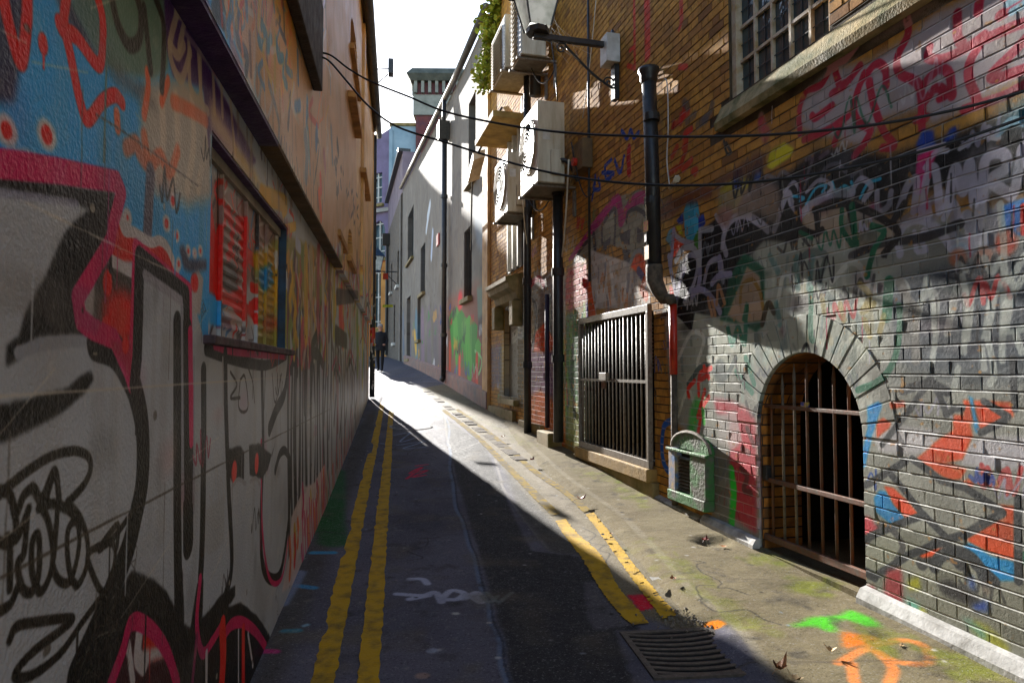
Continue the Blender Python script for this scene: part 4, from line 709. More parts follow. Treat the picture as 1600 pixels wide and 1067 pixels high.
GP.dot(1115, 982, .06, .04, (226, 130, 30), soft=.6)
# moss and dirt
for pts, wd in ((zz(1010, 850, 1060, 900, 1130, 960, 1180, 985), .07), (zz(860, 700, 900, 690, 960, 720), .15), (zz(700, 640, 760, 660, 830, 700), .12), (zz(1210, 900, 1260, 930), .1), (zz(900, 740, 960, 760, 1010, 800), .14), (zz(1190, 870, 1230, 890), .1)): GP.st(pts, wd, (110, 116, 56), soft=1.2, al=.12)
for pts in (zz(1010, 850, 1060, 900, 1130, 960, 1180, 985), zz(860, 700, 900, 690, 960, 720), zz(700, 640, 760, 660, 830, 700), zz(1200, 890, 1270, 930), zz(900, 740, 960, 760, 1010, 800), zz(1380, 1020, 1500, 1060)):
    P_ = cat(GP.P(pts), 20)
    for k in range(90):
        q = P_[random.randrange(len(P_))]; GC.blob((q[0]+random.gauss(0, .07), q[1]+random.gauss(0, .09)), random.uniform(.01, .06), random.uniform(.01, .07), random.choice(((104, 112, 40), (128, 132, 60), (84, 88, 44))), soft=1.2, al=random.uniform(.1, .4))
GC.noise_tint((104, 94, 76), .3, .58, .85, .5); GC.noise_tint((48, 46, 44), .12, .66, .85, .5); GC.noise_tint((150, 142, 130), .05, .72, .85, .35)
for k in range(260):
    x = random.uniform(-3.5, 2.2); y = random.uniform(2.2, 12); GC.blob((x, y), random.uniform(.006, .018), random.uniform(.006, .016), random.choice(((170, 168, 166), (190, 186, 180), (30, 28, 28), (140, 150, 160))), soft=.4, al=.8)
for k in range(12):
    x = random.uniform(-2.5, 1.5); y = random.uniform(2.5, 9); p = [(x, y)]
    for j in range(8): p.append((p[-1][0]+random.uniform(-.12, .12), p[-1][1]+random.uniform(-.02, .2)))
    GC.stroke(cat(p), .008, (40, 38, 38), al=.8)
for k in range(8):
    y = 3.2+k*1.1; GC.stroke(np.array([[1.0-.05*k, y], [2.3-.22*k, y+random.uniform(-.1, .1)]]), .012, (86, 78, 66), al=.6)
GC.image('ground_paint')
# ------------------------------------------------------------------ surface materials
def left_mat(name, far=False, bumpy=True):
    t = NT(name); s, z, (c, _) = wall_image(t, LW, [LA, LB], 6.5)
    n1 = t.noise(3.0, 5); n2 = t.noise(55, 3)
    c = t.mix(t.ramp(n1, .45, .8, 0, .18), c, lin((96, 84, 68)), 'MIX')
    c = t.mix(t.ramp(n2, .5, .75, 0, .06), c, lin((230, 220, 200)))
    nb = t.bump(t.noise(95, 2, .5), .0034 if bumpy else .002, .9)
    nb = t.bump(t.noise(9, 4), .012, .4, nb)
    return t.out(c, t.ramp(n1, .3, .7, .36, .5), nb, Specular_IOR_Level=.34)
def brick_nodes(t, s, z):
    r = t.math('FLOOR', t.math('DIVIDE', z, .075)); odd = t.math('MODULO', r, 2.0)
    p = t.math('DIVIDE', t.math('ADD', s, t.math('MULTIPLY', odd, .16875)), .3375)
    idn = t.math('ADD', t.math('MULTIPLY', t.math('FLOOR', p), 2.0), t.math('GREATER_THAN', t.math('FRACT', p), .6667))
    cb = t.n('ShaderNodeCombineXYZ'); t.t.links.new(idn, cb.inputs[0]); t.t.links.new(r, cb.inputs[1])
    wn = t.n('ShaderNodeTexWhiteNoise', noise_dimensions='3D'); t.t.links.new(cb.outputs[0], wn.inputs['Vector'])
    return wn.outputs['Value']
def brick_mat(name, mortar=False):
    t = NT(name); s, z, (c, mk) = wall_image(t, RW, [RA, RB], 7.1)
    if mortar:
        base = t.mix(t.ramp(t.noise(8), .35, .7), lin((58, 46, 34)), lin((92, 80, 62)))
        f = mk; c = t.mix(.3, c, lin((236, 234, 228)))  # painted joints whitened in colour for the sun their slopes catch
    else:
        rnd = brick_nodes(t, s, z)
        base = t.mix(rnd, lin((212, 156, 66)), lin((178, 122, 54)))
        base = t.mix(t.ramp(rnd, .86, 1.0, 0, .6), base, lin((96, 66, 44)))
        base = t.mix(t.ramp(t.noise(14, 5, .65), .45, .75, 0, .75), base, lin((120, 84, 44)))
        base = t.mix(t.ramp(t.noise(2.2, 4), .5, .8, 0, .5), base, lin((60, 48, 36)))
        base = t.mix(t.ramp(t.noise(140, 2), .6, .75, 0, .35), base, lin((222, 184, 120)))
        f = mk
        vr = t.ramp(rnd, 0, 1, .72, 1.12); cv = t.n('ShaderNodeCombineXYZ')
        for i_ in range(3): t.t.links.new(vr, cv.inputs[i_])
        c = t.mix(1.0, c, cv.outputs[0], 'MULTIPLY')
        c = t.mix(t.ramp(t.noise(90, 3), .62, .74, 0, .2), c, lin((200, 196, 186)))
    col = t.mix(f, base, c)
    nb = t.bump(t.noise(60, 4, .6), .0024, .8); nb = t.bump(t.noise(300, 2), .0015, .8, nb)
    rough = t.mix(f, (.85,)*3+(1,), t.ramp(t.noise(30, 3), .3, .7, .58, .8))
    return t.out(col, rough, nb, Specular_IOR_Level=.28)
M_left = left_mat('painted_render'); M_brick = brick_mat('painted_brick'); M_mortar = brick_mat('mortar', True)
def ground_mat(name, grit=.004, ro=(.5, .75), sp_l=.4):
    t = NT(name); sp = t.n('ShaderNodeSeparateXYZ'); t.t.links.new(t.pos(), sp.inputs[0])
    c, _ = plane_image(t, sp.outputs[0], sp.outputs[1], [GC])
    n = t.noise(160, 3, .6); n2 = t.noise(28, 4)
    c = t.mix(t.ramp(n, .55, .75, 0, .16), c, lin((150, 146, 140))); c = t.mix(t.ramp(n, .28, .46, .5, 0), c, lin((24, 24, 26))); c = t.mix(t.ramp(t.noise(420, 2), .62, .7, 0, .3), c, lin((176, 172, 166))); c = t.mix(t.ramp(t.noise(75, 2), .60, .68, 0, .35), c, lin((150, 148, 146))); c = t.mix(t.ramp(t.noise(75, 2), .30, .38, .5, 0), c, lin((20, 20, 22))); c = t.mix(t.ramp(t.noise(1.7, 6, .7), .5, .75, 0, .4), c, lin((40, 38, 38)))
    nb = t.bump(n, grit, .9); nb = t.bump(n2, .008, .35, nb); nb = t.bump(t.noise(3.0, 3), .05, .25, nb)
    return t.out(c, t.ramp(n2, .3, .7, *ro), nb, Specular_IOR_Level=sp_l)
M_road = ground_mat('tarmac', .004, (.6, .85), .10); M_pave = ground_mat('pavement_concrete', .003, (.85, 1.0), .05)
M_black = mat('black_painted_iron', (30, 31, 34), (52, 50, 48), .45, 14, .001)
M_steel = mat('weathered_steel', (122, 112, 98), (84, 56, 38), .5, 30, .0012, lo=.45, hi=.75)
M_rust = mat('rusty_iron', (92, 74, 58), (120, 66, 36), .7, 26, .002)
M_stone = mat('mossy_stone', (150, 128, 86), (104, 94, 44), .85, 5, .006, 60)
M_cream = mat('cream_enamel', (206, 198, 178), (150, 128, 92), .5, 7, .0008, streak=True, lo=.42, hi=.8)
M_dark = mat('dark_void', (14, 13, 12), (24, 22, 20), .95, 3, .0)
M_white = mat('white_paint', (214, 212, 206), (170, 166, 156), .55, 7, .0015)
M_conc = mat('painted_cement', (196, 194, 190), (120, 116, 108), .8, 7, .0015)
M_soff = mat('purple_soffit', (66, 34, 92), (44, 26, 62), .55, 7, .003)
M_soffb = mat('stained_soffit', (104, 78, 44), (52, 46, 32), .75, 5, .004)
M_yel = mat('worn_yellow_line', (190, 150, 28), (110, 92, 48), .7, 9, .004, 90, lo=.48, hi=.74, spec=.15)
M_yel2 = mat('faded_yellow_line', (150, 128, 66), (116, 107, 88), .9, 9, .003, 90, lo=.42, hi=.56, spec=.05)
M_wire = mat('black_cable', (18, 18, 20), rough=.5, bump=0)
M_pipew = mat('red_painted_pipe', (206, 52, 26), (150, 34, 22), .4, 9, .001)

# ------------------------------------------------------------------ ground sheet, pavement, left strip
def sheet(name, xs, ys, fz, m):
    mb = MB(); nx = len(xs)
    for y in ys:
        for x in xs: mb.v.append((x, y, fz(x, y)))
    for j in range(len(ys)-1):
        for i in range(nx-1): a = j*nx+i; mb.f.append((a, a+1, a+1+nx, a+nx))
    return mb.build(name, m, smooth=True)
xs = np.r_[np.linspace(-70, -6, 9), np.linspace(-5.5, 3.4, 72), np.linspace(4, 50, 9)]
ys = np.r_[np.linspace(-25, 0, 10), np.linspace(.3, 20, 132), np.linspace(20.5, 70, 60), np.linspace(75, 400, 20)]
struct(sheet('road', xs, ys, lambda x, y: ROADZ(x, y)+.010*mnoise.noise((x*1.1, y*.8, 0))+.004*mnoise.noise((x*4, y*4, 3)), M_road))
KL = np.array([(-4, 1.35), (1.0, 1.25), (2.95, 1.15), (3.9, 1.05), (5.71, .88), (7.25, .56), (9.5, .2), (12.5, -.14)])
kerbx = lambda y: float(np.interp(y, KL[:, 0], KL[:, 1]))
POT = gnd(1112, 848, .04)
def pave():
    mb = MB(); prof = [(-.10, -.012), (-.05, .012), (-.01, .030), (.05, .040), (.12, .040)]
    ny = 330; cols = 30
    for j in range(ny):
        y = -4+16.6*j/(ny-1); xk = kerbx(y); xw = 3.034-.255*y+.05; wdt = max(.02, xw-xk)
        for i in range(cols):
            if i < 5: dx, dz = prof[i]; dx = min(dx, wdt*.3*(i/4) if dx > 0 else dx)
            else: dx = min(.12, wdt*.3)+(wdt-min(.12, wdt*.3))*(i-4)/(cols-5); dz = .04+.012*(i-4)/(cols-5)
            x = xk+dx; z = ROADZ(x, y)+dz+(G(y)-.0-(ROADZ(xw, y)+.052))*max(0, (i-4)/(cols-5))
            z += .010*mnoise.noise((x*2.2, y*1.6, 5))+.004*mnoise.noise((x*7, y*7, 1))
            d = math.hypot((x-POT[0])/.16, (y-POT[1])/.13); z -= .045*max(0, 1-d)**.6 if d < 1 else 0
            d = math.hypot((x-1.0)/.3, (y-3.62)/.16); z -= .03*max(0, 1-d) if d < 1 else 0
            mb.v.append((x, y, z))
    for j in range(ny-1):
        for i in range(cols-1): a = j*cols+i; mb.f.append((a, a+1, a+1+cols, a+cols))
    return mb.build('pavement', M_pave, smooth=True)
struct(pave())
mb = MB()
for y in np.linspace(-3, 16, 120):
    for o, dz in ((-.02, .02), (.05, .018), (.2, .006), (.30, -.004), (.34, -.05)):
        s = y*1.0149; p = LW(s, o+.03*mnoise.noise((y*.8, 2, 0)), 0); mb.v.append((p[0], p[1], G(p[1])-.04+dz+.006*mnoise.noise((p[0]*5, p[1]*3, 0))))
n = 5
for j in range(119):
    for i in range(n-1): a = j*n+i; mb.f.append((a, a+1, a+1+n, a+n))
struct(mb.build('gutter_strip', M_road, smooth=True))
# worn double yellow lines as thin ragged sheets
def yline(ptsL, ptsR, name, miss=0.0, seed=0, up=.0075):
    rr = random.Random(seed); mb = MB()
    Lc = cat([gnd(*p) for p in ptsL], 26); Rc = cat([gnd(*p) for p in ptsR], 26); n = len(Lc); rows = []
    for i in range(n):
        a = Vector(Lc[i]); b = Vector(Rc[i]); d = (b-a); w_ = .10*(mnoise.noise((i*.9, seed, 0)))+.05*rr.uniform(-1, 1); w2 = .10*mnoise.noise((i*.9, seed+9, 0))+.05*rr.uniform(-1, 1)
        row = [a+d*w_, a+d*.33, a+d*.66, b+d*w2]
        rows.append([(p.x, p.y, ROADZ(p.x, p.y)+.010*mnoise.noise((p.x*1.1, p.y*.8, 0))+.004*mnoise.noise((p.x*4, p.y*4, 3))+up) for p in row])
    for i in range(n-1):
        for k in range(3):
            if rr.random() < miss: continue
            mb.add([rows[i][k], rows[i][k+1], rows[i+1][k+1], rows[i+1][k]], [(0, 1, 2, 3)])
    o = mb.build(name, M_yel); return struct(o)
yline(zz(478, 1100, 519, 930, 552, 800, 572, 720, 590, 650, 594, 628), zz(517, 1100, 548, 930, 571, 800, 586, 720, 598, 650, 601, 628), 'yellow_line', 0, 1)
yline(zz(554, 1100, 573, 930, 589, 800, 599, 720, 606, 660, 609, 630), zz(590, 1100, 600, 930, 607, 800, 612, 720, 614, 660, 616, 630), 'yellow_line', 0, 2)
yline(zz(868, 815, 880, 835, 908, 872, 940, 925, 970, 962, 990, 978), zz(884, 812, 898, 830, 938, 868, 968, 920, 998, 955, 1014, 975), 'yellow_line', 0, 3)
yline(zz(915, 805, 945, 845, 975, 888, 1005, 930, 1035, 968), zz(928, 802, 960, 842, 992, 885, 1025, 925, 1060, 962), 'yellow_line', .04, 4)
yline(zz(690, 641, 740, 682, 790, 732, 830, 775, 862, 806), zz(696, 640, 747, 680, 799, 729, 841, 771, 876, 803), 'yellow_line', 0, 5, .0045).data.materials[0] = M_yel2
yline(zz(712, 640, 770, 684, 830, 736, 880, 772, 912, 802), zz(717, 639, 776, 682, 838, 733, 889, 768, 924, 798), 'yellow_line', 0, 6, .0045).data.materials[0] = M_yel2

# ------------------------------------------------------------------ generic wall of slabs with openings
def solid_intervals(s0, s1, z, ops):
    iv = [(s0, s1)]
    for op in ops:
        a = op(z)
        if not a: continue
        nv = []
        for p, q in iv:
            if a[1] <= p or a[0] >= q: nv.append((p, q)); continue
            if a[0] > p: nv.append((p, a[0]))
            if a[1] < q: nv.append((a[1], q))
        iv = nv
    return iv
def rect_op(a, b, z0, z1): return lambda z: (a, b) if z0 < z < z1 else None
def arch_op(cs, r, z0, cz, rise=None):
    rise = rise or r
    def f(z):
        if z < z0 or z > cz+rise: return None
        w_ = r if z < cz else r*math.sqrt(max(0, 1-((z-cz)/rise)**2)); return (cs-w_, cs+w_)
    return f
def slab_wall(mb, F, s0, s1, z0, z1, o0, o1, ops, step):
    runs = {}
    zs = np.arange(z0, z1-1e-6, step)
    prev = None; start = z0
    for z in list(zs)+[None]:
        iv = None if z is None else tuple((round(a, 4), round(b, 4)) for a, b in solid_intervals(s0, s1, z+step/2, ops))
        if iv != prev:
            if prev is not None:
                for a, b in prev: mb.box(F, a, b, o0, o1, start, z if z is not None else z1)
            prev = iv; start = z if z is not None else z1
    return mb

# ------------------------------------------------------------------ left building
LB_ = thing('rendered_building', LW(8, -1, 0), 'ochre rendered building on the left, its ground floor sprayed with silver, pink and blue lettering', 'building')
WS0, WS1, WZ0, WZ1 = 2.28, 3.88, 1.57, 2.27; LEND = 15.5
mb = slab_wall(MB(), LW, -7, LEND, -.6, 2.49, -.3, 0, [rect_op(WS0, WS1, WZ0, WZ1)], .01)
mb.build('lower_wall', M_left, LB_)
aw = []
for xa, xb, yt, yb in ((525, 537, 318, 352), (543, 552, 366, 392), (548, 560, 20, 75)):
    s0, zt_ = LW.px(xa, yt, .06); s1, _ = LW.px(xb, yt, .06); _, zb = LW.px(xa, yb, .06)
    aw.append((s0, s1, min(zb, zt_-.25), zt_))
ops = [arch_op((a+b)/2, (b-a)/2, zb, zt_-.2, .35) for a, b, zb, zt_ in aw]
mb = MB(); slab_wall(mb, LW, -7, 6.75, 2.493, 7.0, -.3, UP, [], 1); slab_wall(mb, LW, 6.75, LEND, 2.493, 7.0, -.3, .06, ops, .03)
mb.build('upper_wall', M_left, LB_)
M_reveal = mat('ochre_reveal', (200, 150, 84), (140, 100, 56), .8, 6, .003)
M_glass = mat('dark_glass', (22, 26, 30), (40, 46, 52), .12, 3, 0)
for i, (a, b, zb, zt_) in enumerate(aw):
    w_ = MB().box(LW, a-.05, b+.05, -.28, -.20, zb-.05, zt_+.3).build('window', M_glass, LB_)
    MB().box(LW, a-.06, b+.06, .061, .11, zb-.06, zb-.002).build('sill', M_reveal, w_)
M_backing = mat('building_core', (120, 96, 66), (100, 80, 60), .9, 2, 0)
MB().box(LW, -7, LEND-.02, -9, -.301, -.6, 6.95).build('core', M_backing, LB_)
MB().box(LW, -7.2, 3.05, -.02, UP-.002, 2.475, 2.492).build('soffit', M_soff, LB_); MB().box(LW, 3.05, 6.75, -.02, UP-.002, 2.475, 2.492).build('soffit', M_soffb, LB_)
# dark fascia box high on the front, pilasters, sill ledges
fs = LW.px(489, 143, UP)
fb = MB().box(LW, -4, fs[0], UP+.001, UP+.06, fs[1], fs[1]+.55).build('fascia_box', mat('dark_fascia', (58, 44, 30), (30, 26, 22), .7, 7, .003), LB_, bevel=.008)
MB().box(LW, 10.4, 10.75, .061, .10, 2.6, 6.9).build('pilaster', M_left, LB_); MB().box(LW, LEND-.35, LEND-.01, .061, .075, 2.6, 6.9).build('pilaster', M_left, LB_)
for x0, y0, x1, y1 in ((549, 150, 560, 205), (567, 268, 575, 301)):
    a = LW.px(x0, y0, .1); b = LW.px(x1, y1, .1); MB().box(LW, a[0], b[0], .061, .15, a[1]-.01, a[1]+.06).build('ledge', M_reveal, LB_)
# window recess: shutter boards, louvres, frame, sill
wn = MB().box(LW, WS0-.02, WS1+.02, -.29, -.055, WZ0-.02, WZ1+.02).build('window', left_mat('painted_board', bumpy=False), LB_)
for a, b in ((2.34, 2.36), (2.60, 2.62), (3.02, 3.04), (3.28, 3.30), (3.50, 3.52), (3.80, 3.83)): MB().box(LW, a, b, -.054, -.040, WZ0+.01, WZ1-.06).build('frame_stile', M_left, wn)
MB().box(LW, WS0, WS1, -.054, -.036, WZ1-.055, WZ1-.004).build('head_rail', mat('pale_rail', (170, 160, 140), (130, 120, 104), .6), wn)
for a, b in ((2.64, 3.0), (3.32, 3.48), (3.54, 3.78)):
    for k in range(12):
        z = WZ0+.07+k*.045
        MB().add([LW(a, -.053, z), LW(b, -.053, z), LW(b, -.047, z-.02), LW(a, -.047, z-.02), LW(a, -.053, z-.03), LW(b, -.053, z-.03)], [(0, 1, 2, 3), (3, 2, 5, 4), (0, 3, 4), (1, 5, 2)]).build('louvre', M_left, wn)
MB().box(LW, WS0-.06, WS1+.08, -.05, .04, WZ0-.035, WZ0-.004).build('sill', mat('dark_sill', (46, 40, 38), (90, 60, 70), .6, 9, .003), LB_, bevel=.006)
MB().box(LW, WS1-.012, WS1-.001, -.054, -.004, WZ0, WZ1-.013).build('reveal', mat('blue_black_reveal', (30, 66, 96), (26, 24, 26), .6, 9), LB_)
for z in (WZ1-.001,): MB().box(LW, WS0+.001, WS1-.001, -.054, -.003, z-.012, z-.002).build('lintel', M_soff, LB_)
# eaves gutter and corner pipe
mb = MB().tube([LW(s, .17, 6.98+.0*s) for s in np.linspace(-7, LEND+.25, 12)], .075, 10); mb.build('gutter', mat('lead_grey_gutter', (66, 68, 72), (44, 46, 50), .5, 6, .001), LB_, smooth=True)
MB().box(LW, -7, LEND+.1, -.3, .12, 7.001, 7.1).build('eaves', M_backing, LB_)
cp = thing('corner_downpipe', LW(LEND-.05, .08, G(16)), 'black sticker-covered downpipe at the far corner of the ochre building', 'downpipe')
MB().tube([LW(LEND-.02, .075, z) for z in np.linspace(G(16)-.05, 6.9, 8)], .06, 10).build('pipe', M_black, cp, smooth=True)
M_stick = [mat('sticker_%d' % i, c, rough=.5, bump=0) for i, c in enumerate(((190, 186, 176), (200, 176, 40), (150, 60, 50), (90, 130, 110)))]
for k in range(38):
    z = random.uniform(1.0, 3.0); a0 = random.uniform(-2.6, -.2); h_ = random.uniform(.03, .08); dw = random.uniform(.3, .7)
    c0 = LW(LEND-.02, .075, 0); mb = MB(); vs = []
    for a in (a0, a0+dw/2, a0+dw):
        for zz_ in (z, z+h_): vs.append((c0[0]+.0635*math.cos(a), c0[1]+.0635*math.sin(a), zz_))
    mb.add(vs, [(0, 2, 3, 1), (2, 4, 5, 3)]); mb.build('sticker', M_stick[0] if k % 3 else random.choice(M_stick), cp)
MB().tube([LW(LEND-.02, .075, z) for z in (2.0, 2.2, 2.42)], .064, 10, False).build('red_band', M_pipew, cp, smooth=True)  # red shape of unknown kind, built as a band on the pipe
for z in (3.2, 4.0, 5.8): MB().tube([LW(LEND-.02, .075, z), LW(LEND-.02, .075, z+.06)], .075, 10).build('collar', M_black, cp)

# ------------------------------------------------------------------ brick building
BB = thing('brick_building', RW(7, -1, 0), 'ochre brick building on the right with arched cellar opening and layered graffiti', 'building')
S0, S1, ZT = 0.9, 14.1, 7.35
GCS, GRAD, GCZ, GZ0 = 4.525, .505, 1.06, .12; ROUT = .755
g0, gz1 = RW.px(913, 505); g1 = RW.px(1021, 485)[0]; GS0, GS1, GWZ0, GWZ1 = g1, g0, .53, 2.03
ww0 = RW.px(1296, 60)[0]; ww1 = RW.px(1139, 140)[0]; WB = 3.56
hs0, hs1 = RW.px(1117, 760)[0], RW.px(1058, 740)[0]
d0, d1 = 12.6, 13.45                                     # blocked doorway under the stone hood
OPS = [arch_op(GCS, GRAD, -1, GCZ), rect_op(GS0, GS1, GWZ0, GWZ1), rect_op(ww0, ww1, WB, 9), rect_op(11.9, 12.9, .95, 2.55)]
OPSM = [arch_op(GCS, GRAD+.025, -1, GCZ)]+OPS[1:]
mort = slab_wall(MB(), RW, S0, S1, -.4, ZT, -.12, -.0045, OPSM, .0375).build('wall', M_mortar, BB)
MB().box(RW, -8, S0-.001, -.5, -.002, -.6, 9.5).build('near_wall', M_brick, BB)
MB().box(RW, S0, S1, -.5, -.004, ZT+.001, 9.5).build('upper_wall', M_brick, BB)
MB().box(RW, -8, S1, -8, -3.2, -.6, 9.4).build('core', M_backing, BB); MB().box(RW, -8, S1, -3.199, -.501, 7.6, 9.4).build('floor_slab', M_backing, BB)
def brick_verts(L, h, dep=.018, ch=.003, r=None):
    """front-chamfered brick, s centred, z centred; local (s, o, z)"""
    a, b = L/2, h/2; q = r or (lambda: 0)
    back = [(-a, -dep, -b), (a, -dep, -b), (a, -dep, b), (-a, -dep, b)]
    mid = [(-a, -ch, -b), (a, -ch, -b), (a, -ch, b), (-a, -ch, b)]
    fr = [(-a+ch+q(), q(), -b+ch+q()), (a-ch+q(), q(), -b+ch+q()), (a-ch+q(), q(), b-ch+q()), (-a+ch+q(), q(), b-ch+q())]
    f = [(8, 9, 10, 11)]
    for i in range(4):
        j = (i+1) % 4; f += [(i, j, 4+j, 4+i), (4+i, 4+j, 8+j, 8+i)]
    return back+mid+fr, f
rowh = .075; per = .3375; jt = .0085; jv = .0055
bricks = []
def clear(s, z, L):
    for r_ in (S0, S1):
        pass
    return True
ring_op = arch_op(GCS, ROUT+.006, -1, GCZ); band = (3.36, 3.56)
for r_ in range(int(.0/rowh), int(ZT/rowh)):
    zc = (r_+.5)*rowh; off = (r_ % 2)*.16875; k0 = int((S0+off)/per)-1
    for k in range(k0, int((S1+off)/per)+2):
        for (a, Lb) in ((0, .225), (.225, .1125)):
            sa = k*per-off+a; sb = sa+Lb
            if sb <= S0+.03 or sa >= S1-.02: continue
            for p, q in solid_intervals(max(sa, S0)+jv/2, min(sb, S1)-jv/2, zc, OPS):
                if GCZ < zc < GCZ+ROUT:
                    sub = solid_intervals(p, q, zc, [ring_op])
                else: sub = [(p, q)]
                for p2, q2 in sub:
                    if q2-p2 < .03: continue
                    if band[0]-.03 < zc < band[1]+.03 and p2 < ww1+.12: continue
                    bricks.append(((p2+q2)/2, zc, q2-p2))
def proj_area(s, z, L):
    x, y, _ = RW(s, 0, z)
    if y < .5: return 0
    d = np.array([x, y, z-CAMZ]); dep = d[1]*_c+d[2]*_s; px = 800+FPX*x/dep; py = 533.5-FPX*(d[2]*_c-d[1]*_s)/dep
    if not (-5 < px < 1600 and 0 < py < 1067): return 0
    return L*rowh/dep**2
bricks.sort(key=lambda b: -proj_area(*b))
shared = {}
Rbase = Matrix(((RW.d[0], RW.n[0], 0), (RW.d[1], RW.n[1], 0), (0, 0, 1))).to_4x4()
near_b = [b for b in bricks[:330] if proj_area(*b) > 0][:298]; rest = bricks[len(near_b):]
for (s, z, Lb) in near_b:
    key = (round(Lb, 3), random.randrange(4))
    if key not in shared:
        me = bpy.data.meshes.new('brick'); v, f = brick_verts(Lb, rowh-jt, r=lambda: random.uniform(-.0016, .0016)); me.from_pydata(v, [], f)
        bm = bmesh.new(); bm.from_mesh(me); bmesh.ops.recalc_face_normals(bm, faces=bm.faces); bm.to_mesh(me); bm.free()
        me.materials.append(M_brick); shared[key] = me
    o = bpy.data.objects.new('brick', shared[key]); COL.objects.link(o); o.parent = mort
    o.matrix_local = Matrix.Translation(Vector(RW(s, random.uniform(-.0012, .0014), z))-Vector(RW(7, -1, 0))) @ Rbase @ Matrix.Rotation(random.uniform(-.005, .005), 4, 'Y') @ Matrix.Rotation(random.uniform(-.007, .007), 4, 'Z')
mb = MB()
for (s, z, Lb) in rest:
    v, f = brick_verts(Lb, rowh-jt, r=lambda: random.uniform(-.0018, .0018)); t_ = random.uniform(-.007, .007); oo = random.uniform(-.0012, .0014)
    mb.add([RW(s+a, oo+o_+a*t_, z+c_) for a, o_, c_ in v], f)
ro = mb.build('brick_courses', M_brick, mort); ro['kind'] = 'stuff'
# weather-struck bed joints: each slopes out to the brick below it
mb = MB()
for r_ in range(1, int(ZT/rowh)):
    z = r_*rowh; ops_ = OPS+[ring_op]
    for a, b in solid_intervals(S0, S1, z, ops_):
        n_ = max(1, int((b-a)/.35)); sl_ = np.linspace(a, b, n_+1)
        for p, q in zip(sl_[:-1], sl_[1:]):
            j1 = random.uniform(-.0012, .0008); mb.quad(RW(p, -.0062, z+jt/2), RW(q, -.0062, z+jt/2), RW(q, .0002+j1, z-jt/2-.0015), RW(p, .0002+j1, z-jt/2-.0015))
bj = mb.build('bed_joint', M_mortar, mort); bj['kind'] = 'stuff'
# arch ring
NV = 21
for k in range(NV):
    a0 = math.pi*k/NV+.005+random.uniform(0, .004); a1 = math.pi*(k+1)/NV-.005-random.uniform(0, .004); mb = MB(); pr = random.uniform(-.002, .003)
    ri, ro_ = GRAD+.001, ROUT
    poly = [(GCS+ri*math.cos(a0), GCZ+ri*math.sin(a0)), (GCS+ro_*math.cos(a0), GCZ+ro_*math.sin(a0)), (GCS+ro_*math.cos((a0+a1)/2), GCZ+ro_*math.sin((a0+a1)/2)), (GCS+ro_*math.cos(a1), GCZ+ro_*math.sin(a1)), (GCS+ri*math.cos(a1), GCZ+ri*math.sin(a1)), (GCS+ri*math.cos((a0+a1)/2), GCZ+ri*math.sin((a0+a1)/2))]
    mb.prism(RW, poly, -.03, .001+pr); mb.build('voussoir', M_brick, mort, bevel=.003)
# cellar recess behind the gate
prof = [(GCS-GRAD, -.2)]+[(GCS+GRAD*math.cos(a), GCZ+GRAD*math.sin(a)) for a in np.linspace(math.pi, 0, 17)]+[(GCS+GRAD, -.2)]
M_jamb = NT('jamb_brick')
def jamb():
    t = M_jamb; bt = t.n('ShaderNodeTexBrick'); cb = t.n('ShaderNodeCombineXYZ'); sp = t.n('ShaderNodeSeparateXYZ'); t.t.links.new(t.pos(), sp.inputs[0])
    t.t.links.new(t.math('ADD', sp.outputs[0], sp.outputs[1]), cb.inputs[0]); t.t.links.new(sp.outputs[2], cb.inputs[1]); t.t.links.new(cb.outputs[0], bt.inputs[0])
    bt.inputs['Color1'].default_value = lin((206, 130, 44)); bt.inputs['Color2'].default_value = lin((120, 74, 34)); bt.inputs['Mortar'].default_value = lin((44, 34, 26))
    bt.inputs['Scale'].default_value = 1; bt.inputs['Brick Width'].default_value = .22; bt.inputs['Row Height'].default_value = .075; bt.inputs['Mortar Size'].default_value = .006
    c = t.mix(t.ramp(t.noise(10, 4), .4, .7, 0, .7), bt.outputs[0], lin((70, 48, 28)))
    return t.out(c, .8, t.bump(bt.outputs['Fac'], -.004, .8))
M_jamb = jamb()
mb = MB(); m_ = len(prof)
mb.v += [RW(s, -.029, z) for s, z in prof]+[RW(s, -.36, z) for s, z in prof]
for i in range(m_-1): mb.f.append((i, i+1, m_+i+1, m_+i))
mb.build('cellar_reveal', M_jamb, BB)
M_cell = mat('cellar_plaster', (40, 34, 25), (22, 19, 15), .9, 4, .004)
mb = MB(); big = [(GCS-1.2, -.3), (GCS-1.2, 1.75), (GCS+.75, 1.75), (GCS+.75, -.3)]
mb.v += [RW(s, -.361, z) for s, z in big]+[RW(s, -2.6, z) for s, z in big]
mb.f += [(4, 5, 6, 7), (0, 1, 5, 4), (1, 2, 6, 5), (2, 3, 7, 6), (3, 0, 4, 7)]; mb.build('cellar', M_cell, BB)
